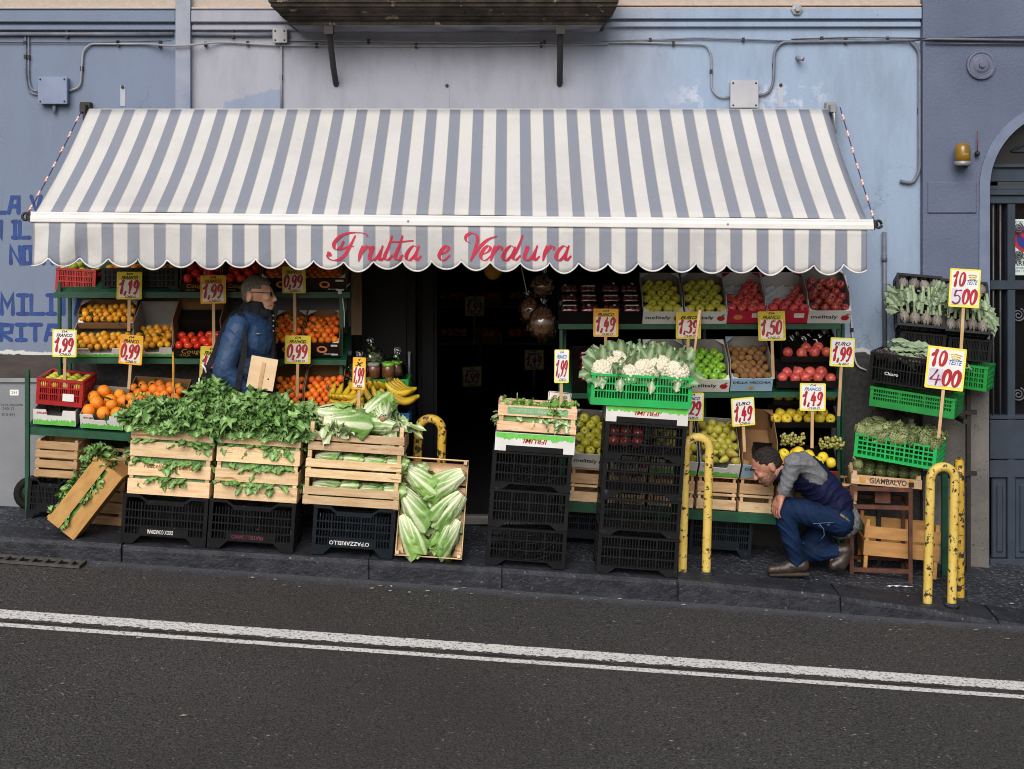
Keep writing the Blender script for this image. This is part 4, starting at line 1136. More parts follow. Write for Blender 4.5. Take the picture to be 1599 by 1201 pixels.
# ---------------------------------------------------------------- utility cabinet at far left
c = on_walk(12, 9.25)
uc = thing("utility_cabinet", "grey steel utility cabinet standing against the wall at the left edge", "cabinet", (W(20,0,9.25).x-.28, 9.375, gz(c.x, 9.4)), (0,0,0))
hcab = (779-585)/F*9.25
mb = MB(); mb.bx(-.55, .55, -.125, .12, -.03, hcab); mb.build("body", mat("cabinet_grey", (.20,.215,.24), (.17,.185,.21), 4, .5, .08, 70, spots=((.10,.10,.11), .71, 6)), uc, .006)
mb = MB(); mb.prism([(-.58,hcab),(.58,hcab),(.58,hcab+.03),(-.58,hcab+.03)], -.145, .123); mb.build("lid_lip", STEELG, uc, .004)
mb = MB(); mb.add([(-.57,-.13,hcab+.03),(.57,-.13,hcab+.03),(.54,.123,hcab+.16),(-.57,.123,hcab+.16),(-.57,.123,hcab+.03),(.57,.123,hcab+.03)], [(0,1,2,3),(0,3,4),(1,5,2)])
mb.build("sloping_hood", mat("weathered_concrete", (.075,.062,.056), (.05,.042,.038), 5, .85, .4, 30, stretch=(1,1,4)), uc)
mb = MB(); mb.bx(.26, .32, -.127, -.1255, hcab-.09, hcab-.05); mb.build("label_plate", PAPERWHITE, uc)
text_part(uc, "PORTATA MASSIMA", (.25,-.1262,hcab-.155), INK, w=.20); text_part(uc, "240-12", (.25,-.1262,hcab-.18), INK, w=.08); text_part(uc, "015 841", (.25,-.1262,hcab-.22), INK, w=.09)
text_part(uc, "241", (.29,-.1278,hcab-.07), INK, w=.035)
mb = MB(); mb.bx(.01,.014,-.1262,-.1252,.03,hcab-.02); mb.build("door_gap", DARKM, uc)
# ---------------------------------------------------------------- produce
def fruitskin(name, c, c2, ns=3, rough=.35, rv=.14, **k): return mat(name, c, c2, ns, rough, rv=rv, **k)
SK = dict(
 yellow=fruitskin("yellow_apple_skin", (.60,.50,.045), (.46,.52,.06), 2.5, spots=((.30,.16,.05), .68, 8, 5)), gold=fruitskin("golden_quince_skin", (.70,.55,.03), (.60,.42,.03), 2.5, .45, spots=((.28,.15,.04), .68, 8, 5)),
 red=fruitskin("crimson_apple_skin", (.58,.010,.045), (.68,.16,.09), 1.6, .22), dark=fruitskin("dark_red_apple_skin", (.20,.010,.022), (.38,.08,.05), 1.8, .22),
 green=fruitskin("green_apple_skin", (.17,.42,.025), (.26,.50,.05), 2, .25), pom=fruitskin("pomegranate_skin", (.52,.03,.045), (.60,.18,.10), 2, .35, spots=((.20,.03,.02), .66, 7, 5)),
 orange=fruitskin("orange_peel", (.80,.24,.012), (.85,.31,.02), 3, .45, bump=.25, bs=90), mand=fruitskin("mandarin_peel", (.80,.32,.015), (.68,.36,.02), 3, .38, .2, bump=.2, bs=90),
 clem=fruitskin("clementine_peel", (.80,.14,.012), (.74,.20,.012), 3, .4, .2, bump=.2, bs=90), lemon=fruitskin("lemon_peel", (.52,.50,.03), (.38,.46,.04), 2, .42, .18, bump=.2, bs=80),
 tom=fruitskin("tomato_skin", (.72,.025,.012), (.78,.07,.02), 2, .18, .1), kiwi=fruitskin("kiwi_skin", (.20,.10,.04), (.27,.15,.06), 9, .8, .2, bump=.3, bs=200),
 pear=fruitskin("pear_skin", (.42,.42,.05), (.36,.27,.05), 3, .45, .2), plum=fruitskin("plum_skin", (.16,.012,.022), (.24,.035,.045), 3, .22, .25),
 redorange=fruitskin("blood_orange_peel", (.74,.18,.015), (.80,.26,.02), 3, .45, .15, bump=.25, bs=90))
STEMM = mat("fruit_stem", (.06,.04,.018), None, 9, .8); LEAFM = mat("citrus_leaf", (.035,.10,.018), (.02,.065,.012), 12, .4, rv=.25)
CALYX = mat("green_calyx", (.06,.18,.03), None, 9, .6); STICKER = mat("fruit_sticker", (.75,.75,.75), None, 9, .4)
def leafshape(mb, base, d, up, L, w, curl=.3, n=4):
    base, d, up = Vector(base), Vector(d).normalized(), Vector(up).normalized(); sd_ = d.cross(up)
    if sd_.length < .05: sd_ = d.cross(Vector((1,.3,.2)))
    sd_.normalize(); up = sd_.cross(d)
    def fn(u, v):
        ww = w*math.sin(math.pi*min(u*.93+.05, 1))**.8*(v-.5)
        return base+d*(L*u)+sd_*ww+up*(-curl*L*u*u+abs(v-.5)*w*.35)
    mb.grid(fn, n, 2)
APP = [(.02,-.62),(.14,-.70),(.34,-.82),(.6,-.78),(.86,-.48),(.99,-.02),(.96,.38),(.78,.70),(.5,.84),(.24,.80),(.09,.66),(.02,.55)]
def prof_mesh(kind, skin, leaves=0, seed=0):
    mb = MB(); g = random.Random(seed)
    if kind == "apple":
        mb.lathe(APP, 16); mb.mat = 1; mb.tube([(0,0,.5),(.03,0,.8),(.10,.02,1.02)], .045, 5); mb.lathe([(.09,-.74),(.10,-.66),(.02,-.60)], 6)
    elif kind == "stickered":
        mb.lathe(APP, 16); mb.mat = 1; mb.tube([(0,0,.5),(.03,0,.8),(.10,.02,1.02)], .045, 5); mb.lathe([(.09,-.74),(.10,-.66),(.02,-.60)], 6)
        mb.mat = 2; mb.lathe([(.22,.0),(.20,.02),(.11,.03)], 10, True, Matrix.Translation((0,-.83,.22)) @ Matrix.Rotation(R(75), 4, 'X') @ Matrix.Diagonal((1,1,2.2,1)))
    elif kind == "citrus":
        mb.ball((0,0,0), (1,1,.92), 16, 11); mb.mat = 1; mb.lathe([(.10,.90),(.09,.95),(.02,.96)], 6)
    elif kind == "lemon":
        mb.lathe([(.02,-1.32),(.14,-1.26),(.24,-1.10),(.55,-.86),(.88,-.42),(.98,0),(.88,.45),(.55,.88),(.25,1.1),(.12,1.22),(.02,1.25)], 14)
        mb.mat = 1; mb.lathe([(.08,1.2),(.07,1.3),(.01,1.3)], 5)
    elif kind == "tomato":
        vs = []; n = 18
        pr = [(.02,-.76),(.4,-.76),(.8,-.52),(1,-.05),(.95,.35),(.7,.66),(.35,.72),(.02,.62)]
        for r_, z in pr:
            for j in range(n):
                a = 2*math.pi*j/n; q = r_*(1+.035*math.cos(5*a)*(1 if z > 0 else .4)); vs.append((q*math.cos(a), q*math.sin(a), z))
        mb.add(vs, [(i*n+j, i*n+(j+1) % n, (i+1)*n+(j+1) % n, (i+1)*n+j) for i in range(len(pr)-1) for j in range(n)], True)
        mb.mat = 1
        for k in range(5):
            a = k*1.257; leafshape(mb, (0,0,.66), (math.cos(a), math.sin(a), .35), (0,0,1), .5, .16, .3, 3)
    elif kind == "pom":
        mb.ball((0,0,0), (1,1,.93), 18, 11)
        for k in range(6):
            a = k*1.047; leafshape(mb, (.16*math.cos(a), .16*math.sin(a), .86), (.45*math.cos(a), .45*math.sin(a), 1), (math.cos(a), math.sin(a), 0), .36, .22, .2, 3)
        mb.lathe([(.24,.80),(.20,.98),(.10,.96)], 8); mb.mat = 1
    elif kind == "kiwi":
        mb.lathe([(.02,-1.22),(.3,-1.16),(.7,-.85),(.95,-.35),(.98,.2),(.8,.75),(.4,1.12),(.02,1.2)], 14); mb.mat = 1; mb.lathe([(.12,1.17),(.10,1.24),(.02,1.24)], 6)
    elif kind == "pear":
        mb.lathe([(.02,-.95),(.4,-.98),(.8,-.72),(1,-.25),(.93,.2),(.68,.7),(.47,1.15),(.33,1.5),(.15,1.68),(.02,1.66)], 14); mb.mat = 1; mb.tube([(0,0,1.6),(.05,0,1.85),(.16,0,2.05)], .06, 5)
    elif kind == "plum":
        mb.lathe([(.02,-.98),(.5,-.86),(.9,-.4),(1,0),(.9,.45),(.5,.85),(.15,.96),(.02,.9)], 12); mb.mat = 1
    mats = [skin, STEMM if kind not in ("tomato",) else CALYX, STICKER]
    if leaves:
        mb.mat = 2; mats[2] = LEAFM
        for k in range(leaves):
            a = g.uniform(0, 6.28); leafshape(mb, (0,0,.85), (math.cos(a), math.sin(a), g.uniform(.1, .9)), (0,0,1), g.uniform(1.3, 2.3), g.uniform(.5, .8), g.uniform(.1, .5))
    return mb.mesh(kind, mats)
_pm = {}
def pm(kind, skin, leaves=0, seed=0):
    k = (kind, skin, leaves, seed)
    if k not in _pm: _pm[k] = prof_mesh(kind, SK[skin], leaves, seed)
    return _pm[k]
FG = random.Random(21)
def fruit(name, label, cat, group, me, pos, r, up=None, squash=1.0):
    o = bpy.data.objects.new(name, me); COL.objects.link(o)
    o.location = pos; o.scale = (r, r, r)
    if up is None: o.rotation_euler = (FG.uniform(-3.1, 3.1), FG.uniform(-3.1, 3.1), FG.uniform(-3.1, 3.1))
    else: o.rotation_euler = up
    return tag(o, label, cat, group)
def fill(root, w, d, z0, meshes, D, name, label, cat, group, y0=.01, layers=1.0, skip=0, jit=.12, heap=0, face=False, pack=.94, hole=None):
    """Hex-packed fruit on the tilted tray 'root' (front-bottom origin)."""
    M = mw(root); r = D/2; n_ = max(1, int((w-.012)/(D*pack))); rows = max(1, int((d-y0-.012-D*.1)/(D*pack*.87)))
    sx = (w-.012)/n_
    def put(x, y, z):
        rr = r*FG.uniform(.86, 1.06)
        p = M @ Vector((x+FG.uniform(-jit, jit)*r, y+FG.uniform(-jit, jit)*r, z+FG.uniform(-jit, jit)*r*.8))
        up = None
        if face: up = (R(FG.choice([75, 80, 20, -20, 90, 40])+FG.uniform(-25, 25)), R(FG.uniform(-30, 30)), R(FG.uniform(-30, 30)))
        fruit(name, label, cat, group, FG.choice(meshes), p, rr, up)
    for j in range(rows):
        off = (j % 2)*.5
        for i in range(n_-(1 if off else 0)):
            x = -w/2+.006+sx*(i+.5+off); y = y0+D*pack*.5+j*D*pack*.87
            if FG.random() < skip or (hole and hole(x/w, y/d)): continue
            put(x, y, z0+r+heap*math.sin(math.pi*(j+.5)/rows))
    if layers > 1:
        for j in range(rows-1):
            off = ((j+1) % 2)*.5
            for i in range(n_-(1 if off else 0)):
                if FG.random() > layers-1: continue
                x = -w/2+.006+sx*(i+.5+off); y = y0+D*pack*.5+(j+.45)*D*pack*.87
                if hole and hole(x/w, y/d): continue
                put(x, y, z0+r*2.15+heap*math.sin(math.pi*(j+.5)/rows))

# greens
GREENV = mat("turnip_top_leaf", (.105,.265,.042), (.05,.155,.028), 14, .4, tintmap=((.34,.52,.20), (.34,.46,.06)), bump=.2, bs=120)
LETT_M = mat("escarole_leaf", (.15,.30,.05), (.10,.23,.035), 9, .5, tintmap=((.78,.82,.58), (.66,.72,.50)), bump=.3, bs=70, sss=.0)
LETT_P = mat("pale_lettuce_leaf", (.22,.40,.08), (.16,.32,.05), 9, .5, tintmap=((.80,.84,.62), (.70,.76,.52)), bump=.3, bs=70)
CAUL_L = mat("cauliflower_leaf", (.15,.25,.11), (.11,.20,.085), 9, .45, tintmap=((.50,.60,.42), (.45,.55,.36)), bump=.2, bs=70)
CURD = mat("cauliflower_curd", (.78,.74,.62), (.66,.61,.46), 22, .7, .5, 60)
ARTM = mat("artichoke_bract", (.125,.165,.045), (.08,.115,.035), 10, .55, rv=.25, tintmap=((.12,.06,.07), (.40,.45,.22)))
ARTP = mat("purple_artichoke_bract", (.12,.10,.10), (.09,.07,.085), 10, .55, rv=.25, tintmap=((.10,.05,.085), (.32,.30,.24)))
ARTL = mat("artichoke_leaf", (.14,.22,.12), (.10,.17,.085), 8, .6, tintmap=((.36,.44,.30), (.40,.48,.34)))
GL = random.Random(5)
def jag_leaf(mb, base, d, up, L, w, lobes=3, curl=.3, ruff=.12, g=GL, tint=0.0, nu=9):
    """Leaf with a toothed, wavy margin, pale midrib in the tint attribute."""
    base, d, up = Vector(base), Vector(d).normalized(), Vector(up).normalized(); sd_ = d.cross(up)
    if sd_.length < .05: sd_ = d.cross(Vector((1,.3,.2)))
    sd_.normalize(); up = sd_.cross(d); ph = g.uniform(0, 6.3); ph2 = g.uniform(0, 6.3)
    nv = 4
    def fn(u, v):
        e = abs(v-.5)*2; s_ = 1 if v > .5 else -1
        env = (math.sin(math.pi*min(max((u-.22)/.80+.06, 0), 1))**.55) if u > .24 else .10+.2*u
        jag = 1+.30*math.sin(lobes*2*math.pi*u+ph+s_)*e+.12*math.sin(lobes*6.1*u*2+ph2)*e
        ww = w*.5*env*jag*e*s_
        z = -curl*L*u*u + ruff*w*e*math.sin(lobes*7*u+ph+s_*1.7) + .25*w*e*e*.5
        return base+d*(L*u*(1-.12*curl*u))+sd_*ww+up*z
    def cf(u, v):
        e = abs(v-.5)*2
        return (min(1, max(0, (1-e*3)*.7)+tint+ .001), max(0, .25-u)*2.0 if False else 0.001, 0)
    mb.grid(fn, nu, nv, True, cf)
def heap(name, label, cat, T, w, d, h, n, m_, L=(.045,.092), wd=(.036,.07), g=None, spill=.25, tips=0, front_hang=0):
    """Mound of loose leaves (nobody could count them) over a crate; T places it with z=0 at the rim."""
    g = g or random.Random(label); mb = MB()
    mb.grid(lambda u, v: ((u-.5)*w*.9, (v-.5)*d*.9, -.03+.75*h*math.sin(math.pi*u)**.5*math.sin(math.pi*v)**.5), 10, 8, True)
    bunch = []
    for k in range(max(5, n//34)):
        a, b = g.uniform(-.48, .48), g.uniform(-.48, .48)
        top = h*(max(0, 1-(2*a)**4)*max(0, 1-(2*b)**4))**.5*g.uniform(.55, 1.12)
        bunch.append((a*w, b*d, top, Vector((a*1.6+g.uniform(-.6, .6), b*1.5-.55+g.uniform(-.5, .5), g.uniform(-.1, .8))), g.uniform(0, .22), g.uniform(.8, 1.25)))
    for i in range(n):
        bx_, by_, bz_, bd_, bt_, bs_ = bunch[i % len(bunch)]
        px_ = min(max(bx_+g.gauss(0, .045), -w*.52), w*.52); py_ = min(max(by_+g.gauss(0, .05), -d*.54), d*.5)
        z = bz_*g.uniform(.45, 1.0)
        dr = bd_+Vector((g.gauss(0, .55), g.gauss(0, .5), g.gauss(.05, .5)))
        jag_leaf(mb, (px_, py_, z-.02), dr, (g.uniform(-.5, .5), g.uniform(-.9, .1), 1), g.uniform(*L), g.uniform(*wd), g.choice([1,2,2,3,4]), g.uniform(-.3, 1.1), g.uniform(.15, .42), g, bt_+(g.uniform(0, .2) if g.random() < .85 else .5), 7)
    for bx_, by_, bz_, bd_, bt_, bs_ in bunch[::2]:
        q0 = Vector((bx_, by_, bz_*.8)); q1 = q0+bd_.normalized()*g.uniform(.05, .10)+Vector((0, -.02, g.uniform(-.02, .03)))
        mb.tube([q0, (q0+q1)/2+Vector((0,0,.008)), q1], [.005,.004,.003], 5)
        mb.c[-15:] = [(.9, .001, 0)]*15
    for i in range(front_hang):
        a = g.uniform(-.48, .48)
        jag_leaf(mb, (a*w, -d/2-.005, g.uniform(-.01, .02)), (g.uniform(-.4, .4), -g.uniform(.12, .4), -1), (0, -1, .2), g.uniform(*L)*.75, g.uniform(*wd), 3, g.uniform(-.1, .3), .15, g, g.uniform(0, .3))
    if tips:
        for i in range(tips):
            a, b = g.uniform(-.5, .5), g.uniform(-.5, .3)
            mb.ball((a*w, b*d, h*g.uniform(.6, 1.0)), g.uniform(.008, .014), 6, 4); 
            k = len(mb.c); mb.c[-30:] = [(0, .9, 0)]*30
    o = mb.build(name, m_); o.matrix_world = T
    struct(o, "stuff"); o["label"] = label; o["category"] = cat
    return o
def slit_leaves(name, label, cat, T, w, d, zs, n, m_, g=None, L=(.05,.11), wd=(.03,.055)):
    """Leaves poking out of the gaps of a slatted crate, at heights zs above its base."""
    g = g or random.Random(label); mb = MB()
    for z in zs:
        mb.grid(lambda u, v: ((u-.5)*w*.94, -d/2+.012+.02*v+.004*math.sin(23*u), z-.02+.05*v), 12, 2, True)
        cl = [g.uniform(-.42, .42)*w for _ in range(4)]
        for i in range(n):
            x = min(max(g.choice(cl)+g.gauss(0, .035), -.47*w), .47*w) if g.random() < .8 else g.uniform(-.46, .46)*w
            dn = g.random() < .45
            jag_leaf(mb, (x, -d/2+.012, z+g.uniform(-.005, .012)), (g.uniform(-1, 1), -g.uniform(.25, .6), -g.uniform(.3, 1) if dn else g.uniform(-.15, .1)), (0, -.6, 1), g.uniform(*L), g.uniform(*wd), 3, .3, .15, g, g.uniform(0, .35))
        mb2 = mb
    for sx in (-1, 1):
        for i in range(n//2):
            jag_leaf(mb, (sx*(w/2-.01), g.uniform(-.45, .3)*d, g.choice(zs)), (sx*.5, g.uniform(-.6, .6), g.uniform(-.6, .3)), (0, 0, 1), g.uniform(*L)*.8, g.uniform(*wd), 3, .3, .15, g, g.uniform(0, .3))
    o = mb.build(name, m_); o.matrix_world = T
    struct(o, "stuff"); o["label"] = label; o["category"] = cat
    return o
def lettuce_mesh(seed, n=17, L=.255, Rr=.066, openness=.06):
    """Head of broad-ribbed leaves wrapped round the x axis, root at x=0."""
    g = random.Random(seed); mb = MB()
    for k in range(n):
        a0 = k*2.4+g.uniform(-.2, .2); lay = .45+.6*(k/n); l = L*g.uniform(.85, 1.05)*(.85+.15*k/n); span = g.uniform(.75, 1.15)
        ph = g.uniform(0, 6.3); fl = openness*(k/n)*g.uniform(.4, 1.3)
        def fn(u, v, a0=a0, lay=lay, l=l, span=span, ph=ph, fl=fl):
            e = (v-.5)*2
            rad = Rr*lay*(.30+.95*math.sin(math.pi*min(u*.74+.07, 1))**.75)+fl*L*u**2.2*.5
            ws = span*(.45+.75*u)*(1.0 if u < .8 else 1-.6*((u-.8)/.2)**2)
            ruf = .015*u*abs(e)**1.5*math.sin(15*u+ph+3*e)+.011*u*math.sin(27*u+ph*2+5*e)*abs(e)+.004*math.sin(40*u+13*e+ph)*u
            aa = a0+e*ws
            rr = rad+ruf+.006*(1-abs(e))*(1-u)
            return (l*u*(1-.05*abs(e)), rr*math.cos(aa), rr*math.sin(aa))
        def cf(u, v):
            e = abs(v-.5)*2
            rib = max(0, 1-e*(2.2+3.5*u)); vein = .95*max(0, math.cos(e*11-u*1.5))**4*(1-u*.75)
            return (min(1, max(0, .75-u*1.25)*.8+.9*rib*(1-u*.55)+vein)+.001, .001, 0)
        mb.grid(fn, 16, 16, True, cf)
    mb.mat = 1; mb.lathe([(.006,-.012),(.019,-.010),(.024,.004),(.012,.03)], 8, True, Matrix.Rotation(R(90), 4, 'Y'), col=lambda u, v: (.5, .001, 0))
    return mb
ROOTM = mat("cut_lettuce_root", (.42,.25,.14), (.30,.16,.09), 20, .7)
def art_mesh(seed, m_, stem=.9):
    g = random.Random(seed); mb = MB()
    mb.ball((0,0,0), (.86,.86,.95), 10, 7)
    rows = 8
    for r_ in range(rows):
        t = r_/(rows-1); z = -.85+1.75*t; rad = .92*math.sqrt(max(.05, 1-((z+.05)/1.08)**2)); n = [7,9,10,10,9,8,6,4][r_]
        for k in range(n):
            a = 2*math.pi*(k+.5*(r_ % 2))/n+g.uniform(-.1, .1); ca, sa = math.cos(a), math.sin(a)
            sz = .62-.16*t
            def fn(u, v, ca=ca, sa=sa, z=z, rad=rad, t=t, sz=sz):
                e = (v-.5)*2; wv = .36*(1-.35*t)*(1-u**2.2*.92)
                out = rad*(1.02-.30*u*u*t)+.13*math.sin(u*2.4)*(1-.4*t)-.10*e*e*(1-u)
                return (out*ca-sa*e*wv, out*sa+ca*e*wv, z+sz*u)
            mb.grid(fn, 3, 2, True, lambda u, v: (max(0, u-.55)*1.1+.001, min(1, max(0, .35-u)*.6+.95*(2*abs(v-.5))**3*(.4+.6*u))+.001, 0))
    mb.tube([(0,0,-.85),(.05,.02,-.85-stem*.5),(.12,.05,-.85-stem)], [.26,.22,.20], 8)
    for i in range(24): mb.c[-1-i] = (.001, .8, 0)
    return mb.mesh("artichoke", m_)
ART = [art_mesh(1, ARTM), art_mesh(2, ARTM, .5)]
ARTPM = [art_mesh(3, ARTP, .5), art_mesh(4, ARTP, .3)]
def artichoke(pos, r, label, group, pal=None, stemdir=None):
    o = bpy.data.objects.new("artichoke", FG.choice(pal or ART)); COL.objects.link(o)
    o.location = pos; o.scale = (r*FG.uniform(.92, 1.08),)*3
    d = Vector(stemdir) if stemdir else Vector((FG.uniform(-.7, .7), FG.uniform(.1, 1), FG.uniform(-.6, .25)))
    o.rotation_euler = (-d).to_track_quat('Z', 'Y').to_euler()
    return tag(o, label, "artichoke", group)
GLASSY, nt_, P_ = newmat("clear_plastic")
tr = N(nt_, "ShaderNodeBsdfTransparent"); gl = N(nt_, "ShaderNodeBsdfGlossy"); gl.inputs["Roughness"].default_value = .12; gl.inputs["Color"].default_value = (.9,.92,.95,1)
mx = N(nt_, "ShaderNodeMixShader"); fr = N(nt_, "ShaderNodeFresnel"); fr.inputs[0].default_value = 1.5
nt_.links.new(math_n(nt_, 'ADD', fr.outputs[0], .04), mx.inputs[0]); nt_.links.new(tr.outputs[0], mx.inputs[1]); nt_.links.new(gl.outputs[0], mx.inputs[2])
nt_.links.new(mx.outputs[0], nt_.nodes["Material Output"].inputs[0])
def crinkle(mb_fn_r, seed): pass
# ---------------------------------------------------------------- racks
U = Vector((math.sin(TH), 0, math.cos(TH)))       # "up" of things standing square on the sloping pavement
def tray(px0, px1, pyb, Y, tilt=33, th=0.0):
    s = F/Y
    return W((px0+px1)/2, pyb, Y), (R(tilt), th, 0), (px1-px0)/s
def rack(label, loc, posts, shelves):
    rt = thing("display_rack", label, "rack", loc)
    T = Matrix.Translation(-Vector(loc))
    for px, y0, Y, w_ in posts:
        a = W(px, y0, Y); mb = MB(); mb.T = T
        mb.bx(a.x-w_/2, a.x+w_/2, Y-w_/2, Y+w_/2, gz(a.x, Y)-.01, a.z); mb.build("post", GREENMETAL, rt, .002)
    for (pa, ya), (pb, yb), Y, tilt, lip in shelves:
        a, b = W(pa, ya, Y), W(pb, yb, Y); mb = MB(); mb.T = T
        dy, dz = .40*math.cos(R(tilt)), .40*math.sin(R(tilt))
        dy = min(dy, YW-.01-Y)
        vs = [(a.x,Y,a.z-.004),(b.x,Y,b.z-.004),(b.x,Y+dy,b.z-.004+dz),(a.x,Y+dy,a.z-.004+dz)]
        vs += [(x,y,z-.006) for x,y,z in vs]
        mb.add(vs, [(0,1,2,3),(7,6,5,4),(0,4,5,1),(1,5,6,2),(2,6,7,3),(3,7,4,0)])
        q = [(a.x,Y-.016,a.z+.006),(b.x,Y-.016,b.z+.006),(b.x,Y-.016,b.z-lip),(a.x,Y-.016,a.z-lip)]
        q += [(x,y+.012,z) for x,y,z in q]
        mb.add(q, [(0,1,2,3),(7,6,5,4),(0,4,5,1),(1,5,6,2),(2,6,7,3),(3,7,4,0)])
        mb.build("shelf", GREENMETAL, rt)
    return rt
rack("green steel display rack of citrus and tomatoes on the left of the shop", on_walk(300, 9.3),
     [(93,440,9.20,.022),(109,440,9.42,.022),(533,415,9.22,.026),(540,415,9.44,.024),(43,578,8.96,.028),(348,440,9.42,.024)],
     [((86,457),(547,457),9.2,30,.035),((98,560),(541,563),9.16,30,.03),((41,667),(560,702),8.98,18,.045)])
rack("green steel display rack of apples and pears on the right of the shop", on_walk(1090, 9.3),
     [(876,470,9.22,.024),(882,470,9.44,.022),(1309,505,9.22,.024),(1316,505,9.44,.022),(1100,505,9.44,.024)],
     [((872,507),(1312,507),9.2,30,.03),((872,615),(1312,613),9.14,30,.03),((872,783),(1345,813),9.02,0,.06)])

AP = "apples set out in cartons"; CI = "citrus fruit in boxes"
def apples(root, w, d, hf, skin, D, label, **k):
    kind = "stickered" if skin in ("red",) else "apple"
    fill(root, w, d, hf-D*.6, [pm(kind, skin)], D, "apple", label, "apple", label, face=True, **k)
def citrus(root, w, d, z0, skin, D, name, label, leaf=True, **k):
    ms = [pm("citrus", skin), pm("citrus", skin)]+([pm("citrus", skin, 1, 1), pm("citrus", skin, 2, 2)] if leaf else [])
    fill(root, w, d, z0, ms, D, name, label, name, label, **k)
def couget(label, px0, px1, pyb, Y, d=.34, hb=.20):
    p, r_, w = tray(px0, px1, pyb, Y)
    c = carton(label, p, r_, w, d, .075, hb, CARDK, CARDB, group="black cartons with gold lettering")
    text_part(c, "Couget", (-.02, -.0015, .047), INKGOLD, w=w*.5, shear=.25); text_part(c, "ITALIA", (-w*.25, -.0015, .018), INKGOLD, w=w*.22)
    return c, w, d
def emblem_carton(label, px0, px1, pyb, Y, d=.34, th=0.0):
    p, r_, w = tray(px0, px1, pyb, Y, 30, th)
    c = carton(label, p, r_, w, d, .11, .15, CARDK, CARDB, flaps=CARDW, group="black cartons with round orange emblem")
    mb = MB(); mb.lathe([(.036,0),(.001,.0002)], 20, False, Matrix.Translation((w*.02,-.0012,.06)) @ Matrix.Rotation(R(90), 4, 'X') @ Matrix.Diagonal((1,.8,1,1)))
    e = mb.build("emblem", INKORANGE, c)
    mb = MB(); mb.lathe([(.022,0),(.020,.0002),(.014,.0003)], 16, False, Matrix.Translation((w*.02,-.0020,.063)) @ Matrix.Rotation(R(90), 4, 'X') @ Matrix.Diagonal((1,.7,1,1))); mb.build("emblem_ring", CARDK, e)
    text_part(c, "Arancia", (w*.20, -.0015, .025), INKWHITE, w=.075, shear=.4)
    mb = MB(); mb.add([(w*.27,-.0014,.085),(w*.45,-.0014,.085),(w*.45,-.0014,.10),(w*.27,-.0014,.10)], [(0,1,2,3)]); mb.build("paper_label", PAPERWHITE, c); mb = MB(); mb.add([(w*.27,-.0014,.012),(w*.45,-.0014,.012),(w*.45,-.0014,.025),(w*.27,-.0014,.025)], [(0,1,2,3)]); mb.build("paper_label", PAPERWHITE, c)
    return c, w, d
# ---- left rack, top shelf
p = W(117, 456, 9.26); w = 63*9.2/F
c = plastic_crate("red plastic crate of lemons at the left end of the top shelf", p+Vector((0,.15,.004)), (0,R(3),0), w, .30, .155, REDPL, "red", "red plastic crates")
M0 = mw(c)
for i in range(12):
    x, y = -.09+.06*(i % 4), -.11+.075*(i//4)
    fruit("lemon", "greenish lemon piled in the red crate on the top left shelf", "lemon", "lemons in the red crate", pm("lemon", "lemon", 1 if i % 3 == 0 else 0, 3), M0 @ Vector((x+FG.uniform(-.008,.008), y, .142+.03*math.sin(i*1.7))), .032)
for px in (188, 248):
    p = W(px, 457, 9.24)
    c = plastic_crate("black plastic crate of oranges on the top left shelf, %s" % ("beside the red crate" if px == 188 else "behind the 1,19 sign"), p+Vector((0,.15,.004)), (0,0,0), .26, .30, .165, BLACKPL, "stack", "black crates on the top left shelf")
    M0 = mw(c)
    for i in range(12): fruit("orange", "orange in the black crates at the top of the left rack", "orange", "oranges in the top black crates", pm("citrus", "orange"), M0 @ Vector((-.085+.057*(i % 4), -.10+.08*(i//4), .155)), .032)
for a, b, lab in ((282,345,"black carton with gold lettering holding dark tomatoes behind the 1,99 sign"), (347,407,"black carton with gold lettering holding dark tomatoes above the standing man")):
    c, w, d = couget(lab, a, b, 456, 9.2)
    fill(c, w, d, .04, [pm("tomato", "tom")], .075, "tomato", "dark red tomato in a top shelf carton above the left rack", "tomato", "tomatoes on the top left shelf", jit=.1)
for a, b, lab in ((409,470,"black carton with orange emblem on the top left shelf behind the 0,99 sign"), (472,541,"black carton with orange emblem at the right end of the top left shelf")):
    c, w, d = emblem_carton(lab, a, b, 456, 9.2)
    citrus(c, w, d, .06, "clem", .05, "clementine", "clementine in the shaded emblem cartons under the awning", leaf=False)
# ---- left rack, middle shelf
p, r_, w = tray(112, 206, 558, 9.16); 
c = meadow_carton("white and green meadow carton of leafy mandarins on the middle left shelf", p, r_, w, .36, .075, .13, "meadow cartons of mandarins", ns=1)
citrus(c, w, .19, .045, "mand", .048, "mandarin", "mandarin with leaves in the front left carton of the middle shelf", layers=1.5)
p2 = mw(c) @ Vector((0, .20, .09))
c = carton("brown carton of leafy mandarins raised behind the meadow carton", p2, (R(38),0,0), w*.96, .19, .05, .10, CARDB, CARDB, flaps=CARDW, group="brown cartons")
citrus(c, w*.96, .19, .035, "mand", .048, "mandarin", "mandarin in the raised rear carton of the middle left shelf", layers=1.4)
p, r_, w = tray(208, 270, 557, 9.16)
c = meadow_carton("white and green meadow carton of mandarins beside the tomatoes", p, r_, w, .36, .075, .20, "meadow cartons of mandarins", ns=2)
citrus(c, w, .24, .05, "mand", .052, "mandarin", "mandarin in the carton between the leafy boxes and the tomatoes", layers=1.4)
c, w, d = couget("black carton with gold lettering holding bright tomatoes on the middle shelf", 271, 346, 558, 9.16, .36, .24)
fill(c, w, .20, .035, [pm("tomato", "tom")], .066, "tomato", "bright red tomato in the middle shelf carton left of the man", "tomato", "bright tomatoes on the middle shelf", jit=.08)
mb = MB(); mb.bx(-w/2+.006, w/2-.006, .21, .335, .006, .15); mb.build("black_liner", CARDK, c)
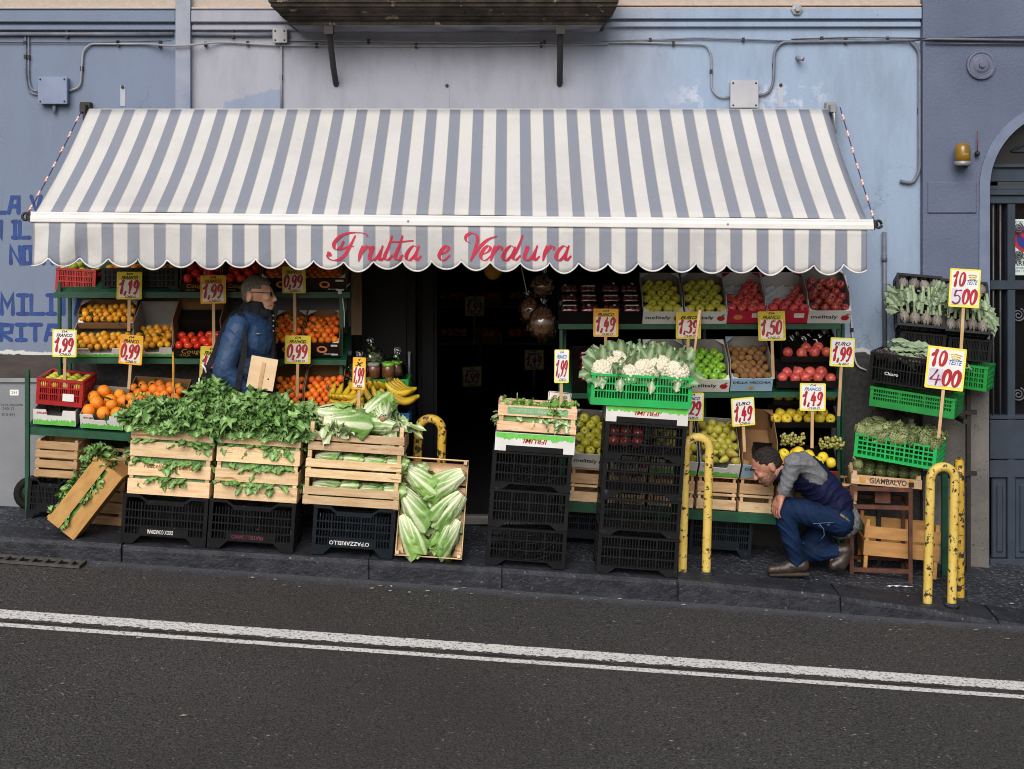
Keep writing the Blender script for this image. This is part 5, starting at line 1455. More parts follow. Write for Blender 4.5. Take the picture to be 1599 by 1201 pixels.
for a, b, lab in ((425,473,"black emblem carton of clementines just right of the standing man"), (474,531,"black emblem carton of clementines at the right end of the middle shelf")):
    c, w, d = emblem_carton(lab, a, b, 557, 9.16)
    citrus(c, w, d, .085, "clem", .050, "clementine", "clementine with leaves in the middle shelf emblem cartons", layers=1.5, heap=.02)
# ---- left rack, bottom tier
p, r_, w = tray(52, 118, 664, 8.98, 12, TH)
c = meadow_carton("white and green meadow carton under the red crate at the lower left", p, r_, w, .32, .105, .11, "meadow cartons on the lower shelf", ns=3)
p = mw(c) @ Vector((.02, .17, .112))
c = plastic_crate("red plastic crate of yellow apples on a meadow carton at the lower left", p, (R(5),R(5),0), .31, .29, .175, REDPL, "red", "red plastic crates")
mb = MB(); mb.bx(.025, .10, -.153, -.150, .035, .085); mb.build("paper_label", PAPERWHITE, c)
M0 = mw(c)
for i in range(16): fruit("apple", "yellow apple in the red crate at the lower left", "apple", "yellow apples in the red crate", pm("apple", "yellow"), M0 @ Vector((-.11+.073*(i % 4), -.11+.07*(i//4), .135)), .034)
p, r_, w = tray(126, 192, 670, 8.98, 24, TH)
c = meadow_carton("white and green meadow carton of big oranges on the lower left shelf", p, r_, w, .34, .105, .12, "meadow cartons on the lower shelf", ns=4)
fill(c, w, .34, .055, [pm("citrus", "orange"), pm("citrus", "orange"), pm("citrus", "orange", 1, 4)], .088, "orange", "large bright orange in the lower left meadow carton", "orange", "large oranges on the lower shelf", layers=1.5, jit=.15)
p, r_, w = tray(190, 280, 672, 9.0, 30, TH)
c = carton("brown carton of oranges behind the leafy greens on the lower left shelf", p, r_, w, .38, .10, .15, CARDB, CARDB, group="brown cartons")
fill(c, w, .38, .10, [pm("citrus", "redorange"), pm("citrus", "redorange"), pm("citrus", "redorange", 2, 5), pm("citrus", "redorange", 1, 6)], .066, "orange", "small orange with leaves behind the greens on the lower left shelf", "orange", "small oranges on the lower shelf", layers=1.6, jit=.15)
for i in range(9): pass
for a, b, lab in ((425,474,"brown carton of clementines right of the standing man on the lower shelf"), (475,535,"brown carton of clementines beside the bananas on the lower shelf")):
    p, r_, w = tray(a, b, 660, 9.06, 33, 0)
    c = carton(lab, p, r_, w, .40, .12, .20, CARDB, CARDB, flaps=CARDW, group="brown cartons")
    citrus(c, w, .33, .11, "clem", .050, "clementine", "red orange clementine with leaves on the lower shelf beside the bananas", layers=1.6)
p, r_, w = tray(455, 486, 698, 8.9, 5, TH)
c = meadow_carton("bright green and white carton showing between the crates below the clementines", p, r_, w, .25, .12, .12, "meadow cartons on the lower shelf", ns=5)
for i in range(5): fruit("clementine", "clementine in the green carton between the front crates", "clementine", "clementines between the front crates", pm("citrus", "clem"), mw(c) @ Vector((-.05+.028*i, .05+.03*(i % 2), .135+.025*(i % 2))), .025)
# ---- bananas on a blue crate, jars and bagged greens behind
p = on_walk(580, 8.98)
blue_z = (HY-637)/F*8.98
c0 = plastic_crate("grey black plastic crate standing under the blue crate", (p.x, 8.98, p.z), (0,TH,0), .44, .30, .30, BLACKPL, "deep", "plastic crates behind the front row")
z2 = p.z+.305
c00 = plastic_crate("dark crate in the shade directly under the blue crate", (p.x+.02, 8.98, z2), (0,TH,0), .44, .30, blue_z-.13-z2-.004, BLACKPL, "stack", "plastic crates behind the front row")
c = plastic_crate("blue plastic crate under the bananas", (p.x+.035, 8.98, blue_z-.13), (0,TH,0), .44, .30, .13, BLUEPL, "low")
BAN = mat("banana_peel", (.62,.40,.02), (.50,.34,.03), 5, .45, rv=.12, spots=((.07,.045,.015), .66, 26))
def banana_bunch(label, pos, rot, n=5, s_=1.0):
    rt = thing("banana_bunch", label, "bananas", pos, rot, "bunches of bananas")
    for i in range(n):
        a = R(-32+64*i/max(1, n-1)); mb = MB()
        pts = []; rr = []
        for k in range(11):
            t = k/10; b = R(-30+105*t)
            x, z = .11*math.cos(b)-.10, .11*math.sin(b)
            pts.append(((.02+x*.2)*math.sin(a)*3+.055*(i-(n-1)/2)*(1-.55*t)*.7, -.15*t*math.cos(a*.6), -.055*math.sin(math.pi*t)+.05*(1-t)*0+.03*(1-t)))
            rr.append(.019*s_*(min(1, .38+2.6*t, .3+3.0*(1-t))))
        pts = [(x, y, z+.02*math.sin(3*t_)) for (x, y, z), t_ in zip(pts, [k/10 for k in range(11)])]
        mb.tube(pts, rr, 7); mb.build("banana", BAN, rt)
    mb = MB(); mb.tube([(0,.03,.035),(0,0,.03)], [.012,.022], 7); mb.build("stalk", mat("banana_stalk", (.16,.12,.03), None, 9, .7) if "banana_stalk" not in bpy.data.materials else bpy.data.materials["banana_stalk"], rt)
    return rt
for px, py, Y, rz_, rx, lab in ((548,612,8.96,-28,8,"banana bunch at the left end of the blue crate"), (556,626,8.90,-70,4,"banana bunch lying lowest at the left of the blue crate"), (576,606,9.0,10,-15,"banana bunch partly hidden behind the 4 for 1,99 sign"),
     (592,612,8.92,40,25,"upright banana bunch in the middle of the blue crate"), (610,607,8.94,78,6,"banana bunch curving over the right of the pile"), (614,622,8.88,84,2,"lowest banana bunch at the right end of the blue crate"), (566,630,8.88,-5,0,"banana bunch at the near edge of the blue crate")):
    b_ = banana_bunch(lab, W(px, py-4, Y), (R(rx), 0, R(rz_))); b_.scale = (1.15, 1.15, 1.15)
p = W(604, 612, 9.12)
c = plastic_crate("small green crate supporting the jars behind the bananas", (p.x, 9.2, p.z-.07), (0,0,0), .30, .26, .16, DGREENPL, "green", "green crates at the left of the door")
cs = plastic_crate("black crate in the dark under the small green crate", (p.x, 9.2, gz(p.x, 9.2)), (0,0,0), .32, .28, p.z-.075-gz(p.x, 9.2), BLACKPL, "grid", "plastic crates behind the front row")
for i, (px, py) in enumerate(((583, 598), (606, 598), (618, 594), (600, 584))):
    b = W(px, py+4, 9.10+.05*(i > 1)); 
    b = Vector((b.x, 9.12+.10*(i > 1), p.z+.092 if i < 3 else p.z+.092))
    rt = thing("jar", ["jar of brown preserve with pale lid nearest the sign", "jar of brown preserve with bright green lid in the middle", "jar of brown preserve with green lid at the right", "jar with green lid at the back of the preserves"][i], "jar", b, (0,0,0), "jars of preserve")
    mb = MB(); mb.lathe([(.035,0),(.044,.008),(.045,.07),(.038,.085),(.036,.088)], 16); mb.build("glass", JARFILL, rt)
    mb = MB(); mb.lathe([(.04,.083),(.041,.102),(.036,.105),(.001,.1055)], 16); mb.build("lid", GREENLID if i else CARDIN, rt)
DRYG = mat("bagged_greens", (.10,.13,.03), (.04,.06,.015), 30, .6)
for i, (px, py, s_) in enumerate(((557,566,1.0), (583,548,1.0), (612,568,1.15))):
    base = Vector((W(px,0,9.2).x, 9.22, p.z+(.10 if i != 1 else .16)))
    if i == 0: base = Vector((W(px,0,9.05).x, 9.10, blue_z+.10))
    zb = (HY-py)/F*9.2-.06
    base.z = zb
    rt = thing("bag", ["clear knotted plastic bag of greens at the left behind the bananas", "clear knotted plastic bag of greens highest at the back", "clear knotted plastic bag of greens at the right above the jars"][i], "plastic bag", base, (0, R([6,-10,14][i]), 0), "clear bags of greens")
    gg = random.Random(i); mb = MB()
    n = 20; pr = [(.02,-.055),(.055,-.05),(.078,-.01),(.075,.03),(.05,.065),(.022,.09),(.012,.105),(.020,.125),(.026,.14),(.012,.15)]
    vs = []
    for r_, z in pr:
        for j in range(n): q = r_*s_*(1+.14*gg.uniform(-1, 1)+.1*math.sin(j*2.2+z*30)); vs.append((q*math.cos(6.283*j/n), q*math.sin(6.283*j/n), z*s_))
    mb.add(vs, [(a*n+j, a*n+(j+1) % n, (a+1)*n+(j+1) % n, (a+1)*n+j) for a in range(len(pr)-1) for j in range(n)], True)
    mb.build("film", GLASSY, rt)
    mb = MB()
    for k in range(70):
        q = Vector((gg.gauss(0, 1), gg.gauss(0, 1), gg.gauss(0, 1))).normalized()*.05*s_*gg.uniform(.5, 1); q.z = q.z*.85-.005
        jag_leaf(mb, q, (gg.uniform(-1,1), gg.uniform(-1,1), gg.uniform(-.5,.8)), (0,-1,.3), .035, .02, 2, .3, .1, gg, gg.uniform(0, .4), 4)
    mb.build("greens", DRYG, rt)
# support under the bagged greens: a box shelf in the shade
bs = thing("side_shelf", "dark board shelf carrying the bagged greens by the shop door", "shelf", (W(585,0,9.3).x, 9.30, gz(-.95, 9.3)))
mb = MB(); mb.bx(-.22,.22,-.10,.12,zb-.06-bs.location.z-.02,zb-.06-bs.location.z); mb.build("board", RUBBER, bs)
mb = MB(); mb.bx(-.20,.20,.09,.11,0,zb-.06-bs.location.z-.02); mb.build("upright", RUBBER, bs)
p = W(555, 430, 9.2)
cf = thing("door_batten", "brown wooden batten hanging at the right end of the left rack", "batten", W(557,523,9.24))
mb = MB(); mb.bx(-.036,.036,-.01,.01,0,.62); mb.build("board", mat("brown_batten", (.10,.065,.04), (.07,.045,.028), 6, .8, stretch=(8,8,1)), cf)
cb = thing("cable", "white cable with a small plug box hanging down the left rack post", "cable", W(531,456,9.2))
mb = MB(); mb.bx(-.012,.012,-.02,.0,-.012,.012); mb.build("plug_box", PAPERWHITE, cb)
mb = MB(); mb.tube([(.01,-.01,0),(.02,-.01,-.05),(.03,-.01,-.14),(.03,-.01,-.24)], .004, 5); mb.tube([(.01,-.01,.01),(.04,-.01,.03),(.07,-.01,.06)], .003, 5); mb.build("cord", PAPERWHITE, cb)

# ---- right rack, top shelf
def punnet(label, M, r_=.021):
    loc = M.translation
    rt = thing("punnet", label, "punnet", loc, M.to_euler(), "clear punnets of plums")
    mb = MB(); pr = [(-.062,.044,0),(-.066,.048,.045)]
    def ringm(sx, sy, z, n=20): return [(sx*abs(math.cos(a))**.5*(1 if math.cos(a) > 0 else -1), sy*abs(math.sin(a))**.5*(1 if math.sin(a) > 0 else -1), z) for a in [2*math.pi*i/n for i in range(n)]]
    rings = [ringm(.056,.038,0), ringm(.064,.046,.04), ringm(.068,.050,.042), ringm(.062,.045,.046), ringm(.055,.038,.062), ringm(.02,.012,.064)]
    vs = sum(rings, []); n = 20
    mb.add(vs, [(a*n+j, a*n+(j+1) % n, (a+1)*n+(j+1) % n, (a+1)*n+j) for a in range(5) for j in range(n)]+[tuple(range(5*n, 6*n))], True)
    mb.build("clear_shell", GLASSY, rt)
    for i in range(6):
        fruit("plum", "dark red plum inside the clear punnets on the right rack", "plum", "plums in clear punnets", pm("plum", "plum"), M @ Vector((-.040+.040*(i % 3), -.022+.044*(i//3), .028)), r_)
    mb = MB()
    if FG.random() < .6: mb.bx(-.045,.045,-.016,-.004,.0645,.0655); mb.build("label_strip", INKWHITE, rt)
    else: mb.lathe([(.010,0),(.001,.0003)], 10, False, Matrix.Translation((FG.uniform(-.03,.03), FG.uniform(-.02,.02), .0652))); mb.build("round_label", INKWHITE, rt)
for a, b, lab, ord_ in ((873,937,"black carton of plum punnets at the left end of the top right shelf","first"), (939,1003,"black carton of plum punnets beside the yellow apples","second")):
    p, r_, w = tray(a, b, 506, 9.2); c = carton(lab, p, r_, w, .36, .10, .11, CARDK, CARDK, group="black cartons of plum punnets"); M0 = mw(c)
    for j in range(3):
        for i in range(2): punnet("plum punnet, %s in the %s black carton of the top right shelf" % (["near","middle","far"][j]+(" left" if i == 0 else " right"), ord_), M0 @ Matrix.Translation((-.069+.138*i, .065+.112*j, .052)))
for a, b, lab, ord_ in ((893,939,"black carton of plum punnets behind the cauliflowers at left","first"), (941,1006,"black carton of plum punnets hidden behind the cauliflower leaves","second")):
    p, r_, w = tray(a, b, 613, 9.14); c = carton(lab, p, r_, w, .36, .10, .11, CARDK, CARDK, group="black cartons of plum punnets"); M0 = mw(c)
    for j in range(3): punnet("clear punnet of dark plums in the %s lower black carton, %s" % (ord_, ["near row","middle row","far row"][j]), M0 @ Matrix.Translation((.02, .065+.112*j, .052)))
D = .068
def hole_up(xc, yc, r_): return lambda x, y: ((x-xc)/r_)**2+((y-yc)/(r_*1.1))**2 < 1
for a, b, lab in ((1003,1066,"white lettered carton of yellow apples beside the plum punnets"), (1068,1134,"white lettered carton of yellow apples behind the 1,39 sign")):
    p, r_, w = tray(a, b, 506, 9.2, 34); c = mel_carton(lab, p, r_, w, .37, .105, .16, "white cartons with apple emblem")
    apples(c, w, .37, .105, "yellow", D, "yellow apple in the "+("first" if a == 1003 else "second")+" white carton of the top right shelf")
for a, b, lab, h_ in ((1134,1196,"crimson carton of red apples left of the 1,50 sign", hole_up(-.3,.9,.42)), (1197,1263,"crimson carton of red apples right of the 1,50 sign", hole_up(-.22,.9,.5))):
    p, r_, w = tray(a, b, 505, 9.2, 34); c = carton(lab, p, r_, w, .38, .105, .15, CARDP, CARDW, flaps=CARDP, group="crimson apple cartons")
    apples(c, w, .38, .105, "red", D, "crimson apple with a sticker in the "+("left" if a == 1134 else "right")+" crimson carton", hole=h_)
    mb = MB()   # moulded paper tray with round cups
    def cup(u, v, w=w):
        x, y = (u-.5)*(w-.014), .01+.355*v
        return (x, y, .040+.016*math.sin(x/.068*math.pi*2)*math.sin(y/.059*math.pi*2))
    mb.grid(cup, 24, 30); mb.build("moulded_tray", CARDW, c)
    mb = MB(); mb.lathe([(.024,0),(.022,.0004),(.0205,.0002)], 20, False, Matrix.Translation((-w*.22,-.0015,.055)) @ Matrix.Rotation(R(90), 4, 'X') @ Matrix.Diagonal((1.3,.9,1,1))); mb.build("oval_print", INKORANGE, c)
    mb = MB(); mb.add([(w*.12,-.0014,.05),(w*.36,-.0014,.05),(w*.36,-.0014,.088),(w*.12,-.0014,.088)], [(0,1,2,3)]); mb.build("paper_label", PAPERW, c)
p, r_, w = tray(1260, 1327, 505, 9.2, 36); c = mel_carton("white lettered carton of dark red apples at the right end of the top shelf", p, r_, w, .39, .11, .17, "white cartons with apple emblem")
apples(c, w, .39, .11, "dark", D, "dark red apple in the white carton at the right end of the top shelf", layers=1.25)
# ---- right rack, middle shelf
for a, b, lab in ((1008,1072,"white lettered carton of green apples hidden behind the cauliflowers"), (1073,1138,"white lettered carton of green apples right of the 1,39 sign")):
    p, r_, w = tray(a, b, 612, 9.14, 33); c = mel_carton(lab, p, r_, w, .37, .105, .16, "white cartons with apple emblem")
    apples(c, w, .37, .105, "green", .064, "bright green apple in the "+("hidden left" if a == 1008 else "right")+" green apple carton")
p, r_, w = tray(1140, 1205, 611, 9.14, 33); c = carton("pale blue lettered carton of kiwis on the middle right shelf", p, r_, w, .37, .11, .18, CARDBL, CARDIN, flaps=CARDBL, group="pale blue cartons")
fill(c, w, .37, .08, [pm("kiwi", "kiwi")], .052, "kiwi", "brown kiwi in the pale blue carton of the middle right shelf", "kiwi", "kiwis in the middle carton", layers=1.5, jit=.2, pack=1.0)
text_part(c, "DELLA VECCHIA", (0,-.0015,.078), INK, w=w*.9, h=.020, bold=.02)
mb = MB(); mb.lathe([(.016,0),(.015,.0003),(.010,.0003),(.009,0),(.001,.0004)], 16, False, Matrix.Translation((0,-.0014,.03)) @ Matrix.Rotation(R(90), 4, 'X')); mb.build("round_seal", INKGOLD, c)
p, r_, w = tray(1212, 1308, 606, 9.12, 25); c = carton("black carton of pomegranates on the middle right shelf, lower one", p, r_, w, .22, .055, .09, CARDK, CARDK, group="black cartons of pomegranates")
fill(c, w, .21, .01, [pm("pom", "pom")], .082, "pomegranate", "pomegranate in the lower black carton of the middle right shelf", "pomegranate", "pomegranates in the lower carton", jit=.12)
p2 = W(1262, 566, 9.26); c = carton("black carton of pomegranates stacked behind, with more fruit", p2, (R(25),0,0), w*.9, .22, .045, .15, CARDK, CARDK, group="black cartons of pomegranates")
fill(c, w*.9, .19, .01, [pm("pom", "pom")], .082, "pomegranate", "pomegranate in the upper black carton of the middle right shelf", "pomegranate", "pomegranates in the upper carton", jit=.12, hole=lambda x, y: y > .5 and (x < -.2 or x > .3))
mb = MB(); gg = random.Random(9)
mb.grid(lambda u, v: ((u-.5)*w*.8, .12+.085*v+.012*math.sin(u*31+v*9), .10+.05*v+.012*math.sin(u*23)*math.cos(v*7)), 26, 8); mb.build("clear_wrap", GLASSY, c)
# ---- right rack, bottom tier: wooden crates as risers
def up_from_shelf(px, Y): return W(px, 783+(px-872)*.0634, Y)
RIS = [(888,945,"left of the black stack"), (948,1008,"behind the black stack"), (1010,1084,"behind the yellow hoop"), (1086,1150,"under the pears"), (1152,1208,"beside the crouching man"), (1210,1268,"behind the crouching man"), (1270,1338,"at the right end of the rack")]
tops = {}
for a, b, lab in RIS:
    base = up_from_shelf((a+b)/2, 9.03); w = (b-a-2)*9.03/F
    for k in range(2):
        wood_crate(("lower" if k == 0 else "upper")+" shallow wooden crate "+lab+" on the bottom shelf", base+Vector((0,.15,.006))+U*(.117*k), (0,TH,0), w, .28, .115, ((.02,.60),(.86,1.0)), WOOD2 if k else WOOD, "shallow wooden crates under the right rack", post=.02)
    tops[a] = base+U*.236
def bt(a, tilt=32, dy=0.0): 
    p = tops[a].copy(); p.y = 9.03+dy; return p, (R(tilt), TH, 0)
w0 = lambda a, b: (b-a-1)*9.03/F
p, r_ = bt(888, 34); w = w0(888, 946); c = mel_carton("white lettered carton of yellow apples left of the tall black stack", p, r_, w, .40, .125, .16, "white cartons with apple emblem")
apples(c, w, .40, .125, "yellow", .073, "yellow apple in the carton left of the tall black stack", layers=1.2)
p, r_ = bt(948, 34); w = w0(948, 1008); c = mel_carton("white lettered carton behind the tall black stack", p, r_, w, .40, .125, .16, "white cartons with apple emblem")
apples(c, w, .40, .125, "dark", .073, "dark red apple behind the tall black stack")
p, r_ = bt(1010, 34); w = w0(1010, 1084); c = meadow_carton("meadow carton of yellow green pears behind the yellow hoop, left one", p, r_, w, .40, .115, .14, "meadow cartons of pears", ns=6)
PE = [pm("pear", "pear")]
fill(c, w, .40, .075, PE, .060, "pear", "green yellow pear behind the yellow hoop", "pear", "pears behind the hoop", layers=1.8, jit=.25, pack=.98)
p, r_ = bt(1086, 34); w = w0(1086, 1150); c = meadow_carton("meadow carton of pears left of the empty brown carton", p, r_, w, .42, .115, .14, "meadow cartons of pears", ns=7)
fill(c, w, .42, .085, PE, .064, "pear", "green yellow pear left of the empty brown carton", "pear", "pears by the empty carton", layers=1.8, jit=.25, pack=.98)
p, r_ = bt(1152, 36); w = w0(1152, 1208); c = carton("pale blue lettered carton half empty of kiwis above the crouching man's head", p, r_, w, .46, .12, .20, CARDBL, CARDB, flaps=CARDB, group="pale blue cartons")
text_part(c, "DELLA", (-.035,-.0015,.085), INK, w=w*.55, h=.026, bold=.02)
fill(c, w, .10, .075, [pm("kiwi", "kiwi")], .054, "kiwi", "brown kiwi at the front of the half empty carton", "kiwi", "kiwis in the half empty carton", layers=1.4, jit=.2, pack=1.0)
p, r_ = bt(1210, 28); w = w0(1210, 1338); c = carton("brick red lettered carton of yellow quinces above the crouching man", p, r_, w, .24, .10, .12, CARDR, CARDK, group="red cartons")
text_part(c, "ROSSA DI SICILIA", (w*.17,-.0015,.072), INKWHITE, w=w*.32, h=.018, bold=.02); text_part(c, "IGP", (w*.2,-.0015,.04), INKWHITE, h=.018)
mb = MB(); mb.add([(-w*.10,-.0015,.02),(w*.0,-.0015,.02),(w*.0,-.0015,.08),(-w*.10,-.0015,.08)], [(0,1,2,3)]); mb.build("paper_label", PAPERWHITE, c)
mb = MB(); mb.lathe([(.03,0),(.001,.0003)], 18, False, Matrix.Translation((-w*.22,-.0014,.05)) @ Matrix.Rotation(R(90), 4, 'X')); mb.build("round_print", INKORANGE, c)
G1 = [pm("apple", "gold")]
fill(c, w, .23, .085, G1, .082, "quince", "golden yellow quince in the brick red carton", "quince", "quinces in the red carton", layers=1.3, jit=.15)
cq = c
# bunches of white grapes in clear tubs among the quinces
GRAPE = mat("white_grape", (.34,.33,.09), (.26,.25,.07), 9, .3, sss=.0)
for i, (px, py) in enumerate(((1238, 685), (1299, 690))):
    q = W(px, py+2, 9.10); rt = thing("grape_bunch", ["heap of white grapes among the quinces, left one", "heap of white grapes right of the 1,49 sign stick"][i], "grapes", q, (R(-25),0,0), "heaps of white grapes")
    gg = random.Random(40+i); mb = MB()
    for k in range(90):
        v = Vector((gg.uniform(-.075,.075), gg.uniform(-.05,.05), gg.uniform(-.03,.035)))
        mb.ball(v, gg.uniform(.009,.0115), 8, 6)
    mb.build("grapes", GRAPE, rt)
# black trays of yellow apples behind, two tiers
for k, (pyb, Y, px0, px1, lab) in enumerate(((668, 9.24, 1203, 1306, "black carton of yellow apples behind the quinces, lower tier"), (634, 9.33, 1206, 1308, "black carton of yellow apples just under the middle shelf"))):
    p, r_, w = tray(px0, px1, pyb, Y, 30); c = carton(lab, p, r_, w, .18, .045, .07, CARDK, CARDK, group="black cartons of yellow apples")
    apples(c, w, .17, .05, "gold", .074, "yellow apple in the "+("lower" if k == 0 else "upper")+" black carton behind the quinces")
for px, py in ((1325, 700), (1330, 702)): pass
for px, lab in ((908,"dark plastic crate on the pavement under the right rack, left of the black stack"), (1120,"dark plastic crate in the shadow under the right rack")):
    p = on_walk(px, 9.2)
    for k in range(1): plastic_crate(lab, (p.x, 9.26, p.z), (0,TH,0), .42, .32, .29, NAVYPL, "deep", "plastic crates behind the front row")

# ---------------------------------------------------------------- front row along the kerb
YF_ = 8.44
def at_kerb(px, d, extra=0.0):
    X = (px-CX)*YF_/F
    return Vector((X, YF_+d/2+extra, gz(X, YF_+.1)+.002))
GRP = "black plastic crates along the kerb"; GW = "slatted wooden crates of greens"
def print_on(c, s_, w, d, z, m_, ww, flip=True, h=None, dx=0, bold=.01):
    return text_part(c, s_, (dx, -d/2-.0078, z), m_, w=ww, h=h, flip=flip, bold=bold)
FADED = mat("faded_red_ink", (.16,.02,.04), (.10,.015,.03), 40, .6)
stacks = []
for px, w, lab, m_, txt, ink, tw in ((254,.535,"black plastic crate with faint white lettering at the left of the kerb",BLACKPL,"DEOX GUARDIANI",INKWHITE,.16), (390,.54,"black plastic crate with faded red lettering, second along the kerb",BLACKPL,"FRATELLI SIANO",FADED,.2), (549,.51,"navy black crate with bold white upside down lettering by the lettuces",NAVYPL,"O'PAZZARIELLO",INKWHITE,.25)):
    d = .33; b = at_kerb(px, d)
    c = plastic_crate(lab, b, (0,TH,0), w, d, .305, m_, "deep", GRP)
    print_on(c, txt, w, d, .08, ink, tw, h=.026, dx=-.02)
    stacks.append((b, w, d))
GT = "leafy turnip greens"
for si, (px_w, labs) in enumerate(((.52, ("lower wooden crate of greens in the leftmost front stack", "upper wooden crate heaped with greens in the leftmost front stack")), (.525, ("lower wooden crate of greens in the second front stack", "upper wooden crate heaped with greens in the second front stack")))):
    b, w, d = stacks[si]
    for k in range(2):
        pos = b+U*(.308+.236*k)+Vector((.012+.004*k, 0, 0))
        c = wood_crate(labs[k], pos, (0,TH,0), px_w, .34, .232, ((.01,.42),(.50,.85)), WOOD, GW)
        T = Matrix.Translation(pos) @ Matrix.Rotation(TH, 4, 'Y')
        slit_leaves("leafy_greens", "green leaves poking through the gaps of the "+("lower" if k == 0 else "upper")+" crate in the "+("leftmost" if si == 0 else "second")+" front stack", "greens", T, px_w-.03, .325, (.108, .212) if k == 0 else (.108,), 22, GREENV)
        if k == 0 and si == 0:
            text_part(c, "l'eccellenza italiana!", (0,-.1735,.185), mat("faded_stamp", (.38,.10,.05), None, 30, .8), w=.32, h=.030, shear=.2)
    top = b+U*(.308+.236*2-.012)+Vector((.02,0,0))
    T = Matrix.Translation(top) @ Matrix.Rotation(TH, 4, 'Y')
    if si == 0:
        heap("leafy_greens", "heap of leafy turnip greens on the leftmost front crates", "greens", T @ Matrix.Translation((-.01,-.01,-.02)), .56, .40, .165, 1250, GREENV, tips=8, front_hang=40)
        heap("leafy_greens", "tall heap of turnip greens between the two front stacks", "greens", T @ Matrix.Translation((.27,.03,.0)), .40, .36, .25, 900, GREENV, tips=7)
    else:
        heap("leafy_greens", "heap of leafy turnip greens on the second front crates", "greens", T @ Matrix.Translation((-.04,-.01,-.02)), .50, .40, .21, 1100, GREENV, tips=6, front_hang=30)
        heap("leafy_greens", "tuft of turnip greens drooping over the right of the second front stack", "greens", T @ Matrix.Translation((.24,-.0,-.01)), .18, .36, .14, 400, GREENV, front_hang=12)
# lettuces in three crates on the navy crate
LM = []
for sd__ in range(4):
    mb = lettuce_mesh(sd__, 16, .30, .062, .22); LM.append(mb.mesh("lettuce", [LETT_M if sd__ % 2 == 0 else LETT_P, ROOTM]))
def lettuce(label, pos, dirv, roll=0, s_=1.0, group="escarole lettuces", k=None):
    o = bpy.data.objects.new("lettuce", LM[k if k is not None else FG.randrange(4)]); COL.objects.link(o)
    o.location = pos; q = Vector(dirv).normalized().to_track_quat('X', 'Z'); o.rotation_euler = (q.to_matrix() @ Matrix.Rotation(roll, 3, 'X')).to_euler(); o.scale = (s_, s_, s_)
    return tag(o, label, "lettuce", group)
b, w, d = stacks[2]; b = b+Vector((-.025, 0, 0))
for k, lab in enumerate(("lowest wooden lettuce crate on the navy crate", "middle wooden lettuce crate on the navy crate", "topmost wooden lettuce crate with pale heads above the rim")):
    pos = b+U*(.308+.172*k)+Vector((-.005+.006*k, .02, 0))
    wood_crate(lab, pos, (0,TH,0), .605, .38, .168, ((.02,.33),(.38,.68)), WOOD, "slatted wooden crates of lettuce")
    M0 = Matrix.Translation(pos) @ Matrix.Rotation(TH, 4, 'Y')
    for i in range(4):
        if k < 2: lettuce("lettuce lying in the %s crate on the navy crate" % ("lowest" if k == 0 else "middle"), M0 @ Vector((-.25+.14*i, -.10, .105)), M0.to_3x3() @ Vector((1, -.10, FG.uniform(-.1,.1))), FG.uniform(0, 6), .62, "lettuces inside the lower crates")
top = b+U*(.308+.172*3)+Vector((.01, .02, 0)); M0 = Matrix.Translation(top) @ Matrix.Rotation(TH, 4, 'Y'); r3 = M0.to_3x3()
for px_, pos, dr, s_, k, lab in ((0,(-.27,-.03,.035),(1,-.25,-.05),.95,1,"pale lettuce head lying at the left of the top lettuce crate"), (0,(-.22,-.13,.0),(1,.05,-.05),1.05,0,"lettuce lying along the front rim of the top lettuce crate"), (0,(.15,-.17,.045),(-.15,1,.12),.85,1,"round lettuce facing the street with its cut root showing"),
     (0,(.26,-.13,-.01),(-1,.1,.05),.8,2,"loose lettuce drooping over the right end of the top crate"), (0,(-.05,.08,.03),(1,.3,.05),.9,2,"lettuce at the back of the top lettuce crate"), (0,(.02,-.10,.03),(.5,.7,.35),.9,3,"small lettuce behind the sign stick on the top crate")):
    lettuce(lab, M0 @ Vector(pos), r3 @ Vector(dr), FG.uniform(0, 6), s_, "escarole lettuces on the top crate", k)
T = M0 @ Matrix.Translation((.0,.02,-.03)); heap("lettuce_leaves", "loose outer lettuce leaves filling the top lettuce crate", "lettuce leaves", T, .52, .30, .05, 60, LETT_P, L=(.08,.13), wd=(.07,.10), front_hang=3)
# crate of six lettuces standing on end against the bollard
aR = R(77); X4 = (674-CX)*8.5/F
lw, ll, lh = .425, .61, .13
gz4 = gz(X4, 8.46)
loc4 = Vector((X4, 8.45+.5*ll*math.cos(aR)*0+lh*math.sin(aR)+.02, gz4+ll/2*math.sin(aR)+.004))
c4 = wood_crate("wooden crate of six lettuces propped upright facing the street", loc4, (aR, TH, 0), lw, ll, lh, ((.02,.98),), WOOD, "slatted wooden crates of lettuce", end=((.02,.55),), post=.022)
M4 = mw(c4); r4 = M4.to_3x3()
for i, (x, y, dx, dy, s_) in enumerate(((-.185,.235,.8,-.55,1.0), (.185,.225,-.8,-.5,1.02), (-.195,.10,.62,-.75,1.0), (.185,.095,-.6,-.75,1.0), (-.175,-.05,.40,-.80,.98), (.165,-.06,-.42,-.8,.97))):
    lettuce("striped green lettuce in the upright crate, %s" % ["top left","top right","middle left","middle right","bottom left","bottom right"][i], M4 @ Vector((x, y, .085)), r4 @ Vector((dx, dy, -.08)), FG.uniform(0, 6), s_, "six lettuces in the upright crate")
T4 = M4 @ Matrix.Translation((0,0,.045)); 
mb = MB(); gg = random.Random(77)
for i in range(50): jag_leaf(mb, (gg.uniform(-.13,.13), gg.uniform(-.22,.22), .02), (gg.uniform(-1,1), gg.uniform(-1,1), .3), (0,0,1), gg.uniform(.07,.11), gg.uniform(.05,.08), 3, .2, .12, gg, gg.uniform(0,.3))
